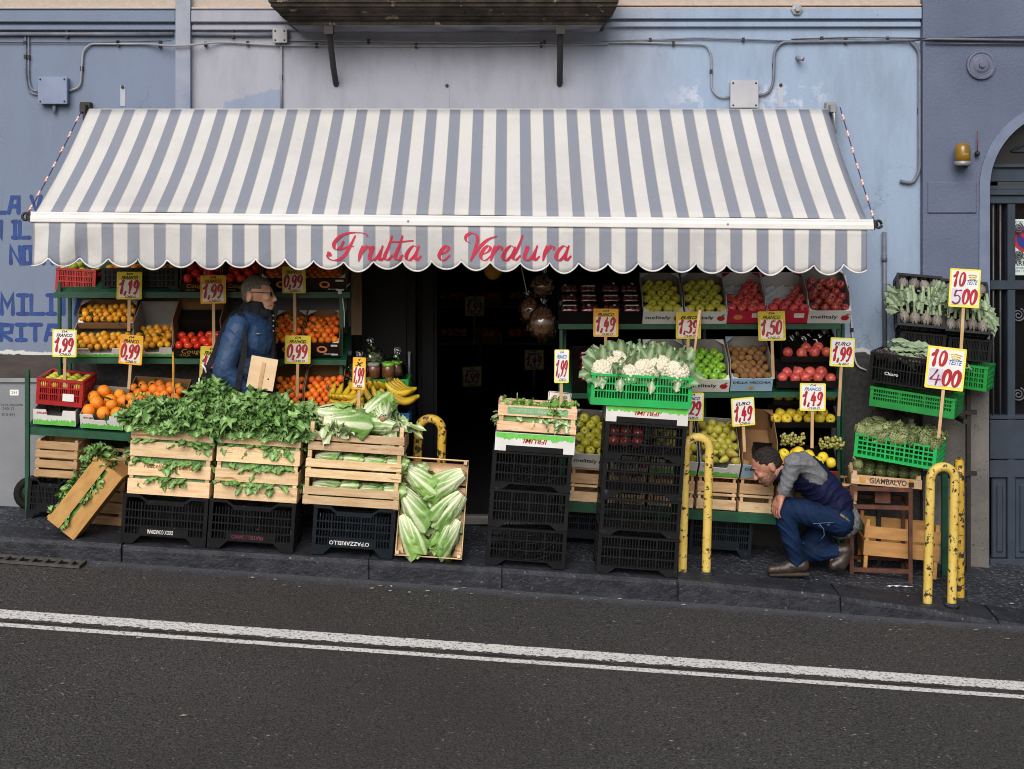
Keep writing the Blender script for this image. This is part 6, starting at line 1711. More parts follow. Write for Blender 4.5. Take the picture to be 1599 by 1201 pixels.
o = mb.build("lettuce_leaves", LETT_M); o.matrix_world = T4; struct(o, "stuff"); o["label"] = "loose lettuce leaves behind the six upright lettuces"; o["category"] = "lettuce leaves"

# black stack of three, with carton and salad crate
d = .33; b = at_kerb(820, d)
for k, st in enumerate(("stackfan","stack","stackfan")):
    plastic_crate(["bottom fan patterned black crate of the stack of three", "middle plain black crate of the stack of three", "top fan patterned black crate of the stack of three"][k], b+U*(.239*k), (0,TH,0), .495, d, .236, BLACKPL, st, GRP)
top = b+U*(.239*3)
c = meadow_carton("upside down white meadow carton on the stack of three black crates", top+Vector((.01,-d/2+.005,.0)), (0,TH,0), .50, .30, .115, .115, "upside down meadow cartons", flip=True)
mb = MB(); mb.bx(-.36*.5,.36*.5,-.0012,.001,.0,.036); mb.build("handhold_gap", RUBBER, c)
pos = b+U*(.239*3+.118)+Vector((.015,.0,0))
c = wood_crate("small printed wooden crate of salad on the upside down carton", pos, (0,TH,0), .50, .30, .175, ((.03,.36),(.58,.96)), WOOD, "slatted wooden crates of greens", post=.03)
mb = MB(); mb.bx(-.19,.19,-.1522,-.1512,.115,.158); mb.build("printed_band", mat("green_print", (.15,.36,.17), (.24,.44,.25), 60, .8), c)
text_part(c, "CONSORZIO FUNGHI TREVISO", (0,-.1530,.137), mat("pale_print", (.6,.6,.5), None, 9, .8), w=.33, h=.022)
T = Matrix.Translation(pos) @ Matrix.Rotation(TH, 4, 'Y')
slit_leaves("salad_leaves", "salad leaves in the gap of the small printed crate", "salad leaves", T, .46, .285, (.085,), 26, LETT_M)
heap("salad_leaves", "upright salad leaves in the small printed wooden crate", "salad leaves", T @ Matrix.Translation((0,-.02,.135)), .44, .22, .05, 190, mat("salad_leaf", (.12,.34,.035), (.06,.20,.02), 12, .45, tintmap=((.40,.52,.18),(.3,.3,.1))), L=(.04,.075), wd=(.025,.045))
# tall black stack of four with cauliflowers on top
b = at_kerb(994, d)
for k, st in enumerate(("stack","stack","stack","stackfan")):
    plastic_crate(["bottom black crate of the tall stack of four", "second black crate from the bottom of the tall stack", "third black crate from the bottom of the tall stack", "topmost fan patterned black crate of the tall stack"][k], b+U*(.237*k), (0,TH,0), .505, d, .234, BLACKPL, st, GRP)
    if k == 3:
        pass
M0 = Matrix.Translation(b+U*(.237*3+.1)) @ Matrix.Rotation(TH, 4, 'Y')
for i in range(12): fruit("apple", "dark red apple glimpsed inside the topmost crate of the tall stack", "apple", "apples inside the tall stack", pm("apple", "dark"), M0 @ Vector((-.19+.075*(i % 3), -.06+.08*(i//3 % 2), .0+.06*(i//6))), .036)
c = meadow_carton("upside down white meadow carton under the cauliflower crate", b+U*(.237*4)+Vector((.0,-d/2+.005,.0)), (0,TH,0), .515, .31, .105, .105, "upside down meadow cartons", flip=True)
mb = MB(); mb.bx(-.19,.19,-.0012,.001,.0,.034); mb.build("handhold_gap", RUBBER, c)
pos = b+U*(.237*4+.108)+Vector((-.045,.02,0))
cg = plastic_crate("bright green plastic crate of cauliflowers on the tall black stack", pos, (0,R(3),0), .63, .40, .195, GREENPL, "green")
M0 = mw(cg); r3 = M0.to_3x3()
def caul_mesh(seed, back=False):
    g = random.Random(seed); mb = MB(); pts = []
    for i in range(70):
        zz = 1-1.15*i/69; a = i*2.39996; rr = math.sqrt(max(0, 1-zz*zz))
        v = Vector((rr*math.cos(a), rr*math.sin(a), zz)); mb.ball(v*.062, .0165*g.uniform(.8, 1.2), 7, 5)
    mb.ball((0,0,0), .066, 12, 8)
    mb.mat = 1
    n = 11
    for k in range(n):
        a = 2*math.pi*k/n+g.uniform(-.2, .2); L = g.uniform(.11, .17) if not back else g.uniform(.15, .22)
        if not back and math.sin(a) < -.55: continue
        ca, sa = math.cos(a), math.sin(a); ph = g.uniform(0, 6)
        op = g.uniform(.2, .6)
        def fn(u, v, ca=ca, sa=sa, L=L, ph=ph, op=op):
            e = (v-.5)*2; wv = (.018+.030*math.sin(math.pi*min(u*.9, 1)))*(1 if u < .85 else .7)
            out = .045+.045*math.sin(u*1.9)+op*.09*u*u*(1.5 if u > .7 else 1); z = -.06+L*u-.25*op*L*u**3
            ruf = .008*math.sin(20*u+ph+2*e)*abs(e)
            out += .018*e*e*-1*(1-u)+ruf
            return (out*ca-sa*e*wv, out*sa+ca*e*wv, z)
        mb.grid(fn, 8, 4, True, lambda u, v: (max(0, 1-abs(v-.5)*2*(2+3*u))*(1-.4*u)+.001, .001, 0))
    return mb.mesh("cauliflower", [CURD, CAUL_L])
CM = [caul_mesh(1), caul_mesh(2), caul_mesh(3)]; CMB = [caul_mesh(4, True), caul_mesh(5, True)]
for i, (x, y, z, tx, ty, s_) in enumerate(((-.245,-.13,.205,58,-20,.95),(-.155,-.08,.26,52,-8,.95),(-.075,-.14,.19,66,12,.85),(.015,-.13,.225,58,0,.92),(.12,-.12,.245,54,8,1.0),(.225,-.13,.215,58,14,1.05),(-.20,.08,.20,25,-25,.95),(-.06,.06,.22,35,-8,1.0),(.08,.07,.22,30,8,1.0),(.21,.06,.20,35,25,.95))):
    o = bpy.data.objects.new("cauliflower", CM[i % 3] if i < 6 else CMB[i % 2]); COL.objects.link(o); o.location = M0 @ Vector((x, y, z)); o.rotation_euler = (R(tx), R(ty), R(FG.uniform(-20, 20))); o.scale = (s_,)*3
    if i >= 6: o.rotation_euler = (R(tx*.5), R(ty*.6), R(FG.uniform(0, 360)))
    tag(o, ["cauliflower at the left front corner of the green crate","cauliflower raised second from the left in the green crate","cauliflower low in front of the leafy middle of the crate","cauliflower at the centre front of the green crate","large white cauliflower right of centre in the green crate","cauliflower at the right front corner of the green crate","leafy cauliflower at the back left of the green crate","leafy cauliflower standing tall at the back, left of centre","leafy cauliflower standing tall at the back, right of centre","leafy cauliflower at the back right of the green crate"][i], "cauliflower", "cauliflowers in the green crate")
mb = MB(); gg = random.Random(31)
for i in range(46):
    x, y = gg.uniform(-.27,.27), gg.uniform(.0,.17)
    jag_leaf(mb, (x, y, .19), (x*1.2+gg.uniform(-.3,.3), gg.uniform(-.6,.2), 1.2), (0,-1,.4), gg.uniform(.13,.22)*(1-abs(x)*.9), gg.uniform(.05,.085), 2, gg.uniform(-.05,.35), .10, gg, gg.uniform(.25,.6))
for i in range(8):
    x = gg.uniform(-.3,.3); jag_leaf(mb, (x, -.2, .19), (gg.uniform(-.4,.4), -.35, -.9), (0,-1,.3), gg.uniform(.07,.12), .045, 2, .2, .1, gg, .3)
o = mb.build("cauliflower_leaves", CAUL_L); o.matrix_world = M0; struct(o, "stuff"); o["label"] = "upright grey green cauliflower leaves filling the bright green crate"; o["category"] = "leaves"
# ---- under the left rack
b = on_walk(80, 9.0)
c = plastic_crate("black plastic crate in the shade at the far left of the pavement", (b.x, 9.08, b.z), (0,TH,0), .29, .30, .27, BLACKPL, "deep", "plastic crates behind the front row")
for k in range(2):
    wood_crate(["lower small wooden crate on the black crate at far left", "upper small wooden crate under the green shelf at far left"][k], Vector((b.x+.03, 9.06, b.z))+U*(.272+.128*k), (0,TH,0), .285, .26, .125, ((.05,.42),(.54,.95)), WOOD2, "small wooden crates under the left rack", post=.02)
wt = thing("tyre", "black rubber tyre leaning behind the crate at far left", "tyre", (W(48,0,9.2).x, 9.2, gz(-3.3,9.2)+.11), (R(80),0,R(12)))
mb = MB(); mb.tube([(.085*math.cos(a), .085*math.sin(a), 0) for a in [2*math.pi*i/20 for i in range(20)]], .028, 8, closed=True); mb.build("tread", RUBBER, wt)
mb = MB(); mb.lathe([(.06,-.015),(.06,.015),(.015,.02),(.005,.02)], 16); mb.build("hub", DARKM, wt)
b = on_walk(164, 8.95)
for k in range(3):
    wood_crate(["lowest wooden crate behind the leaning crate", "middle wooden crate behind the leaning crate", "wooden crate of greens with a cut handhold behind the leaning one"][k], Vector((b.x+.005, 9.0, b.z))+U*(.155*k+.002), (0,TH,0), .275, .30, .15, ((.05,.42),(.52,.97)) if k < 2 else ((.10,.60),(.82,.97)), WOOD2, "small wooden crates under the left rack", post=.022)
heap("leafy_greens", "dark greens inside the crate behind the leaning one", "greens", Matrix.Translation(Vector((b.x+.005, 9.0, b.z))+U*(.155*3-.045)) @ Matrix.Rotation(TH, 4, 'Y'), .24, .26, .05, 40, GREENV, L=(.06,.1), wd=(.04,.06))
# leaning crate: side face to the street, tipped onto its end
sc_ = F/8.50
ang = math.atan2(840-718, 190-122)      # direction of its long side in the picture
pc = W(158, 771, 8.50); Lc, Hc = .49, .235
rotc = (0, R(-52), 0)
gz5 = gz(pc.x, 8.5)
c5 = wood_crate("wooden crate of greens tipped on its corner against the front stack", (pc.x, 8.56, pc.z), rotc, .50, .24, .22, ((.02,.44),(.56,.98)), WOODRED, "slatted wooden crates of greens", post=.024)
M5 = mw(c5)
zmin = min((M5 @ Vector((x, y, z))).z for x in (-.25,.25) for y in (-.12,.12) for z in (0, .22))
dz = gz5+.003-zmin
c5.location.z += dz; 
M5 = mw(c5)
xs = [(M5 @ Vector((x, 0, z))).x for x in (-.25,.25) for z in (0,.22)]
heap("leafy_greens", "greens spilling from the open side of the tipped wooden crate", "greens", M5 @ Matrix.Translation((0,0,.20)), .44, .22, .075, 130, GREENV, L=(.06,.11), wd=(.04,.065), front_hang=0)
slit_leaves("leafy_greens", "leaves in the gap of the tipped wooden crate", "greens", M5, .46, .235, (.11,), 22, GREENV, L=(.04,.07), wd=(.03,.045))

# ---------------------------------------------------------------- yellow hoops
def hoop(label, pxm, Y, hgt, half, yaw, m_, lean=TH*.4):
    p = on_walk(pxm, Y)
    rt = thing("hoop_bollard", label, "bollard", p, (0, lean, R(yaw)), "yellow steel hoop bollards")
    mb = MB(); r_ = .029
    pts = [(-half,0,-.02+.05*i) for i in range(int((hgt-half)/.05))]+[(-half*math.cos(t), 0, hgt-half-r_+half*math.sin(t)*1.0) for t in [math.pi*i/14 for i in range(15)]]
    pts += [(half,0,z) for _,_,z in pts[:int((hgt-half)/.05)][::-1]]
    mb.tube(pts, r_, 14); mb.build("hoop", m_, rt)
    for sx in (-1, 1):
        mb = MB(); mb.lathe([(.05,-.01),(.048,.006),(.031,.012)], 14, True, Matrix.Translation((sx*half,0,0))); mb.build("foot_collar", BASALT, rt)
    return rt
hoop("chipped yellow hoop bollard behind the upright lettuce crate", 667, 8.83, .86, .078, 0, YELLOWP2)
hoop("yellow hoop bollard right of the tall black stack", 1084, 8.60, .895, .077, 4, YELLOWP)
hoop("chipped yellow hoop bollard nearest the road at the right edge", 1467, 8.52, .90, .080, 6, YELLOWP)
hoop("rusted yellow hoop bollard seen end on behind the right one", 1498, 8.78, .90, .080, 74, YELLOWP2)

# ---------------------------------------------------------------- artichoke corner on the right
tx = on_walk(1375, 9.05)
tb = thing("table", "rusty angle iron table under the artichoke tray", "table", (tx.x+.0, 9.12, tx.z), (0, 0, R(-8)))
ztop = (HY-759)/F*9.0-tx.z
for sx in (-1, 1):
    for sy in (-1, 1):
        mb = MB(); mb.bx(sx*.19-.013, sx*.19+.013, sy*.16-.013, sy*.16+.013, -.03, ztop-.002); mb.build("leg", RUST, tb)
for nm, z in (("top_frame", ztop-.0), ("middle_frame", ztop*.80), ("lower_frame", ztop*.10)):
    mb = MB(); mb.bx(-.20,.20,-.172,-.15,z-.025,z+.001); mb.bx(-.20,.20,.15,.172,z-.025,z+.001); mb.bx(-.202,-.18,-.15,.15,z-.025,z+.0); mb.bx(.18,.202,-.15,.15,z-.025,z+.0); mb.build(nm, RUST, tb)
mb = MB(); mb.bx(-.03,.07,-.10,.0,ztop*.80+.001,ztop*.80+.08); mb.build("iron_block", RUST, tb)
ztw = tx.z+ztop
c = wood_crate("shallow lettered wooden tray of artichokes on the rusty table", (W(1388,0,9.0).x, 9.12, ztw+.003), (0,R(3),R(-10)), .46, .32, .085, ((.02,.75),), WOOD, "shallow wooden trays", post=.03)
text_part(c, "GIAMBALVO", (.01,-.1615,.033), INK, w=.24, h=.038, bold=.02)
for sx in (-1, 1):
    mb = MB(); mb.lathe([(.024,0),(.001,.0003)], 16, False, Matrix.Translation((sx*.155,-.1608,.034)) @ Matrix.Rotation(R(90), 4, 'X')); mb.build("round_print", INKGOLD, c)
M0 = mw(c)
for i in range(24):
    x, y = -.185+.074*(i % 6)+.01*(i//6 % 2), -.11+.075*(i//6)
    artichoke(M0 @ Vector((x, y, .085+.02*(i//6))), .036, "green artichoke in the shallow lettered tray on the table", "artichokes in the lettered tray", stemdir=(FG.uniform(-.3,.3), 1, -.3))
artichoke(M0 @ Vector((-.19,-.13,.135)), .036, "artichoke with a long pale stem at the left of the lettered tray", "artichokes in the lettered tray", [ART[0]], (-.4,-.3,.6))
cb = wood_crate("amber slatted wooden crate on the ground under the rusty table", (W(1402,0,9.15).x, 9.17, gz(2.6, 9.15)+.12), (0,TH,R(-6)), .50, .30, .235, ((.02,.44),(.52,.86)), WOODRED, "slatted wooden crates of greens", post=.026, lift=.12)
st_ = thing("display_stand", "dark steel stand holding the tilted artichoke crates by the pier", "stand", on_walk(1430, 9.22))
T = Matrix.Translation(-st_.location)
Xs0, Xs1 = W(1372,0,9.3).x, W(1512,0,9.3).x
for X in (Xs0, Xs1):
    mb = MB(); mb.T = T; mb.bx(X-.014, X+.014, 9.29, 9.318, gz(X, 9.3)-.01, (HY-545)/F*9.3); mb.build("post", DARKM, st_)
for py in (555, 640, 735):
    mb = MB(); mb.T = T; z = (HY-py)/F*9.3; mb.bx(Xs0-.05, Xs1+.05, 9.27, 9.288, z-.03, z); mb.bx(Xs0+.1, Xs0+.13, 8.92, 9.27, z-.035, z-.006); mb.bx(Xs1-.16, Xs1-.13, 8.92, 9.27, z-.035, z-.006); mb.build("bracket_rail", DARKM, st_)
mb = MB(); mb.T = T; X = W(1475,0,9.2).x; mb.bx(X-.02, X+.02, 9.19, 9.21, gz(X,9.2)-.01, (HY-740)/F*9.2); mb.build("green_upright", GREENMETAL, st_)
yaw, rol = R(-27), R(5.5)
def crate_r(label, px, pyb, Y, w, d, h, m_, style="green", group="tilted crates of artichokes", rx=0, **k):
    return plastic_crate(label, W(px, pyb, Y), (R(rx), rol, yaw), w, d, h, m_, style, group)
c = crate_r("green plastic crate heaped with artichokes above the lettered tray", 1404, 716, 9.02, .53, .36, .155, GREENPL, "grid")
M0 = mw(c)
for i in range(40):
    x, y = -.23+.066*(i % 8), -.15+.075*(i//8)
    artichoke(M0 @ Vector((x+FG.uniform(-.01,.01), y, .15+.025*FG.random()+.03*(i//8 > 0)*FG.random())), .044, "green artichoke heaped in the tilted green crate", "artichokes in the green crate", stemdir=(FG.uniform(-.6,.6), FG.uniform(-.2,1), FG.uniform(-.8,.1)))
artichoke(M0 @ Vector((-.12,-.16,.20)), .036, "artichoke with its pale stem turned outward in the tilted green crate", "artichokes in the green crate", [ART[0]], (.9,-.5,.3))
c = crate_r("deep green plastic crate under the black artichoke crate", 1430, 638, 9.08, .55, .36, .13, DGREENPL, "green")
c2 = crate_r("black plastic crate of leafy artichokes on the deep green crate", 1427, 600, 9.07, .54, .35, .20, BLACKPL, "low")
text_part(c2, "Chiaro", (-.12,-.175-.0065,.07), INKWHITE, w=.09, h=.022, bold=.01)
M0 = mw(c2)
for i in range(18):
    artichoke(M0 @ Vector((-.22+.088*(i % 6), -.11+.10*(i//6), .165+.02*FG.random())), .038, "purple artichoke in the black crate behind the 4,00 sign", "artichokes in the black crate", ARTPM, (FG.uniform(-.5,.5), 1, -.3))
def art_leaves(label, T, boxes, n, L=(.14,.24), seed=3):
    g = random.Random(seed); mb = MB()
    for i in range(n):
        x0, x1, y0, y1, z0, z1, dv = boxes[i % len(boxes)]
        jag_leaf(mb, (g.uniform(x0, x1), g.uniform(y0, y1), g.uniform(z0, z1)), Vector(dv)+Vector((g.uniform(-.35,.35), g.uniform(-.25,.25), g.uniform(-.25,.25))), (g.uniform(-.3,.3), -.7, .8), g.uniform(*L), g.uniform(.035,.065), 4, g.uniform(.1,.5), .12, g, g.uniform(.05,.4))
    o = mb.build("artichoke_leaves", ARTL); o.matrix_world = T; struct(o, "stuff"); o["label"] = label; o["category"] = "leaves"; return o
art_leaves("grey green artichoke leaves over the rim of the black crate", M0, [(-.24,.2,-.12,.1,.19,.22,(1,-.1,.05)), (-.22,-.05,-.1,.12,.20,.26,(.8,.1,.3))], 26, seed=4)
# upper pair: open black crates tipped toward the street, standing on dark crates
for i, (px0, px1, pyb, lab) in enumerate(((1404, 1474, 517, "tipped black crate of purple artichokes at the left behind the 5,00 sign"), (1477, 1545, 526, "tipped black crate of artichokes at the right beside the door"))):
    w = (px1-px0)*9.2/F
    base = W((px0+px1)/2, pyb+36, 9.2)
    k1 = plastic_crate(["dark low crate under the left tipped artichoke crate", "dark low crate under the right tipped artichoke crate"][i], base+Vector((0,.06,0)), (0,R(5),R(-6)), w*.97, .24, .15, BLACKPL, "low", "tilted crates of artichokes")
    p = W((px0+px1)/2, pyb, 9.14)
    c = plastic_crate(lab, p+Vector((.0,.12,.15)), (R(62), R(5), R(-4)), w, .38, .12, BLACKPL, "low", "tilted crates of artichokes")
    M0 = mw(c)
    for j, y in enumerate((-.125, .125)):
        for q in range(4):
            artichoke(M0 @ Vector((-w*.36+w*.24*q, y+FG.uniform(-.01,.01), .10)), .038, "purple artichoke in the "+("left" if i == 0 else "right")+" tipped black crate, "+("near row" if j == 0 else "far row"), "artichokes in the tipped crates", ARTPM, M0.to_3x3() @ Vector((FG.uniform(-.3,.3), 1 if j == 0 else -1, .2)))
    g = random.Random(60+i); mb = MB()
    for q in range(7):
        x = -w*.42+w*.84*q/6; mb.tube([(x, -.10, .12), (x+g.uniform(-.02,.02), .0, .135), (x+g.uniform(-.03,.03), .10, .13)], [.012,.010,.012], 7)
    o = mb.build("artichoke_stalks", mat("pale_stalk", (.36,.44,.26), (.26,.34,.18), 9, .6) if "pale_stalk" not in bpy.data.materials else bpy.data.materials["pale_stalk"]); o.matrix_world = M0; struct(o, "stuff"); o["label"] = "pale stalks between the two rows of the "+("left" if i == 0 else "right")+" tipped crate"; o["category"] = "stalks"
    art_leaves("grey green leaves spread across the "+("left" if i == 0 else "right")+" tipped artichoke crate", M0, [(-w*.45, w*.4, -.10, 0, .12, .15, (0,1,.25)), (-w*.45, w*.4, -.08, .03, .12, .15, (.1,1,.2)), (-w*.5, -w*.35, -.1, .02, .11, .13, (-.5,.1,.2)), (w*.25, w*.42, -.05, .10, .12, .14, (.25,-.9,.1) if i else (.3,.8,.2))], 44, L=(.08,.15) if i == 0 else (.09,.18), seed=8+i)
c = plastic_crate("small deep green crate beside the pier behind the 4,00 sign", W(1510, 603, 9.28), (0,R(5),R(-30)), .30, .26, .165, DGREENPL, "grid", "tilted crates of artichokes")

# ---------------------------------------------------------------- things hanging in the doorway
NETM = mat("brown_net_nuts", (.16,.075,.04), (.09,.04,.02), 40, .7, .6, 55)
for i, (px, py, rx, rz2, Y) in enumerate(((847, 448, .075, .08, 9.2), (829, 487, .080, .10, 9.27), (847, 507, .105, .125, 9.22))):
    q = W(px, py, Y); rt = thing("hanging_bag", ["small hanging bag of nuts highest beside the dark doorway", "hanging bag of nuts at the left of the cluster in the doorway", "largest hanging bag of nuts lowest in the doorway cluster"][i], "bag", q, (0, R([8,-12,4][i]), 0), "bags hanging in the doorway")
    gg = random.Random(80+i); mb = MB()
    for k in range(60):
        v = Vector((gg.gauss(0,1), gg.gauss(0,1), gg.gauss(0,1))).normalized(); mb.ball((v.x*rx*.9, v.y*rx*.7, v.z*rz2*.85), .017, 8, 5)
    mb.ball((0,0,0), (rx*.85, rx*.65, rz2*.85), 12, 8); mb.build("nuts", NETM, rt)
    mb = MB(); pr = [(rx*.3,-rz2*1.02),(rx*.9,-rz2*.6),(rx*1.06,0),(rx*.85,rz2*.65),(rx*.3,rz2*1.05),(rx*.15,rz2*1.2),(rx*.3,rz2*1.45)]; n = 18; vs = []
    for r_, z in pr:
        for j in range(n): qq = r_*(1+.1*math.sin(j*3.1+z*40)); vs.append((qq*math.cos(6.283*j/n), qq*.8*math.sin(6.283*j/n), z))
    mb.add(vs, [(a*n+j, a*n+(j+1) % n, (a+1)*n+(j+1) % n, (a+1)*n+j) for a in range(len(pr)-1) for j in range(n)], True); mb.build("film", GLASSY, rt)
    mb = MB(); mb.tube([(0,0,rz2*1.2),(0,.01,rz2*1.2+(.05 if i == 0 else .30))], .003, 5); mb.build("string", PAPERW, rt)
q = W(770, 418, 9.35); rt = thing("squash", "orange squash hanging under the scalloped valance", "squash", q)
mb = MB(); n = 24; vs = []
pr = [(.004,-.085),(.03,-.078),(.058,-.04),(.066,.0),(.055,.05),(.03,.09),(.015,.12)]
for r_, z in pr:
    for j in range(n): vs.append((r_*(1+.07*math.cos(10*6.283*j/n))*math.cos(6.283*j/n), r_*(1+.07*math.cos(10*6.283*j/n))*math.sin(6.283*j/n), z))
mb.add(vs, [(a*n+j, a*n+(j+1) % n, (a+1)*n+(j+1) % n, (a+1)*n+j) for a in range(len(pr)-1) for j in range(n)], True); mb.build("body", mat("squash_rind", (.42,.19,.03), (.34,.14,.02), 6, .5), rt)
mb = MB(); mb.tube([(0,0,.12),(0,0,.35)], .004, 5); mb.build("string", PAPERW, rt)
# dim goods inside the shop
ish = thing("shop_shelf", "dim shelving seen deep inside the dark shop", "shelf", (W(750,0,16.6).x, 16.6, zf))
mb = MB()
for z in (.5, .95, 1.4, 1.85): mb.bx(-.9,.9,-.2,.2,z-.02,z)
mb.build("shelf_board", mat("dim_board", (.12,.12,.12), None, 5, .6), ish)
for s_ in (-.9, 0, .9):
    mb = MB(); mb.bx(s_-.02, s_+.02, -.2, .2, 0, 2.1); mb.build("upright", DARKM, ish)
for i in range(8):
    px = -.75+.42*(i % 4); z = zf+(.5 if i < 4 else .95)
    c = carton("dim carton of fruit on the %s board inside the shop, %s" % (("lower" if i < 4 else "upper"), ["far left","left","right","far right"][i % 4]), (ish.location.x+px, 16.42, z+.003), (R(12),0,0), .36, .30, .09, .12, CARDK if i % 2 else CARDB, CARDK, group="cartons inside the shop")
    fill(c, .36, .28, .05, [pm("citrus", ["clem","mand","redorange"][i % 3])], .085, "fruit", "round fruit in the dim cartons inside the shop", "fruit", "fruit inside the shop")

# ---------------------------------------------------------------- price signs
S = sign
S("yellow 1,19 sign over the mandarins on the upper left shelf", 202, 446, 38, 43, 9.12, 2, 517, "1,19")
S("orange bordered 1,99 sign over the tomatoes left of the standing man", 333, 452, 39, 44, 9.10, 0, 545, "1,99", "orange")
S("yellow 0,99 sign under the valance right of the standing man's head", 459, 437, 38, 42, 9.12, 0, 520, "0,99")
S("yellow 1,99 sign furthest left, over the lower red crate", 101, 536, 39, 43, 8.96, 0, 605, "1,99", "lemon")
S("orange bordered 0,99 sign over the big oranges", 205, 546, 38, 46, 8.96, 4, 608, "0,99", "orange")
S("yellow sign half hidden behind the standing man's bag", 331, 566, 37, 50, 9.10, 3, 640, "1,99")
S("yellow 0,99 sign in front of the clementines right of the standing man", 465, 546, 40, 44, 9.06, 2, 632, "0,99")
S("narrow sign turned nearly edge on above the leafy greens", 273, 577, 42, 50, 8.72, 4, 616, "1,99", "orange", yaw=-76)
S("narrow white sign reading 4 for 1,99 above the lettuces", 561, 583, 21, 50, 8.62, 2, 672, "1,99", "orange", ("4","x","KILI"), pen=.10)
S("narrow 1,99 sign with blue script in the small salad crate", 877, 572, 23, 52, 8.60, 1, 655, "1,99", "lemon", ("DA","FRANCO","CHILO"), pen=.10)
S("white red lettered euro 0,99 sign half behind the stick of the narrow sign", 873, 631, 36, 38, 8.745, 5, 668, "0,99", "red", ("","EURO",""))
S("orange bordered 1,49 sign over the plum punnets", 946, 504, 39, 44, 9.08, 1, 590, "1,49", "orange")
S("yellow 1,39 sign in front of the yellow apples with a bare stick across it", 1075, 508, 40, 42, 9.08, 0, 600, "1,39", words=("","EURO","CHILO"))
S("yellow 1,50 sign between the crimson apple cartons", 1205, 509, 42, 46, 9.08, -2, 592, "1,50")
S("cream 1,99 sign with a taped euro note at the right end of the rack", 1315, 550, 38, 45, 9.04, 2, 650, "1,99", "lemon", ("","EURO","AL KILO"))
S("1,29 sign partly hidden by the green cauliflower crate", 1080, 635, 38, 44, 9.00, 2, 690, "1,29", "lemon")
S("lemon bordered euro 1,49 sign over the empty brown carton", 1160, 643, 38, 44, 9.00, -2, 706, "1,49", "lemon", ("","EURO","CHILO"))
S("lemon bordered 1,49 sign with blue script over the golden quinces", 1269, 620, 40, 43, 9.02, 0, 700, "1,49", "lemon")
def sign2(label, px, py, wpx, hpx, Y, tilt, stick_py, row1, row2, yaw=0):
    rt = S(label, px, py, wpx, hpx, Y, tilt, stick_py, "0", "lemon", ("","",""), yaw=yaw)
    for ch in list(rt.children):
        if ch.name.startswith("price") and not ch.name.startswith("price_panel"): bpy.data.objects.remove(ch)
    w, h = wpx*Y/F, hpx*Y/F; hb = (stick_py-py)*Y/F; T = Matrix.Translation((0,0,hb))
    mb = MB(); mb.T = T; price(mb, row1, -w*.40, h*.06, w*.42, h*.34, -.006, pen=.10); price(mb, row2[2:], -w*.06, -h*.40, w*.48, h*.36, -.006, pen=.11); mb.build("price", INKRED, rt)
    mb = MB(); mb.T = T; mb.add([(-w*.43,-.0058,-h*.44),(-w*.03,-.0058,-h*.44),(-w*.05,-.0058,-h*.02),(-w*.42,-.0058,-h*.02)], [(0,1,2,3)]); mb.build("taped_slip", mat("lilac_paper", (.66,.63,.78), None, 9, .6) if "lilac_paper" not in bpy.data.materials else bpy.data.materials["lilac_paper"], rt)
    mb = MB(); mb.T = T; price(mb, row2[0], -w*.40, -h*.40, w*.34, h*.34, -.0068, pen=.055); mb.build("marker_digit", mat("maroon_marker", (.20,.01,.03), None, 9, .5) if "maroon_marker" not in bpy.data.materials else bpy.data.materials["maroon_marker"], rt)
    o = text_part(rt, "TESTE", (w*.24, -.0066, h*.16), INKBLUE, w=w*.34, h=h*.12, shear=.35, bold=.02); o.location = (0,0,hb)
    mb = MB(); mb.T = T
    for k in range(3): mb.tube([(w*(.10+.02*k), -.0065-.0004*k, h*(.34-.05*k)), (w*.24, -.0066-.0004*k, h*(.36-.05*k)), (w*(.38-.02*k), -.0065-.0004*k, h*(.33-.05*k))], .0035, 4)
    mb.build("scribble", PAPERY, rt)
    return rt
sign2("large sign reading 10 heads 5,00 over the tipped artichoke crates", 1506, 450, 46, 60, 8.98, 3, 560, "10", "5,00")
sign2("large sign reading 10 heads 4,00 in front of the black artichoke crate", 1476, 575, 58, 66, 8.80, 5, 690, "10", "4,00")
# sign seen from behind: plain wood with its stick
p = W(398, 648, 8.60); rt = thing("price_sign", "plain wooden back of a sign facing the shop in front of the standing man", "price sign", p, (0, R(10), 0), "price signs on wooden sticks")
k = 8.60/F; hb = 66*k
mb = MB(); mb.T = Matrix.Translation((0,0,hb)); mb.prism(rrect(42*k, 50*k, .004), -.002, .005); mb.build("card", PLY, rt)
mb = MB(); mb.bx(-.012,.012,-.008,-.0022,0,hb+.07); mb.build("stick", STICK, rt)
mb = MB(); mb.lathe([(.006,-.003),(.001,-.0031)], 10, False, Matrix.Translation((.045,0,hb-.03)) @ Matrix.Rotation(R(90), 4, 'X')); mb.lathe([(.006,.0024),(.001,.0028)], 10, False, Matrix.Translation((.045,0,hb-.03)) @ Matrix.Rotation(R(90), 4, 'X')); mb.build("knot", RUST, rt)
a, b = W(1078, 600, 8.60), W(1093, 484, 8.60)
rt = thing("bare_stick", "bare pale stick standing in the cauliflower crate", "stick", a)
mb = MB(); mb.tube([(0,0,0), (b.x-a.x, 0, b.z-a.z)], [.006,.011], 6); mb.build("stick", STICK, rt)
for px, py, lab, pr in ((741, 478, "dim upper price sign in the dark shop interior", "1,99"), (737, 588, "dim lower price sign in the dark shop interior", "1,99"), (834, 562, "dim price sign behind the hanging bags in the doorway", "1,49")):
    S(lab, px, py, 30, 31, 16.2, 0, py+60, pr, "lemon")
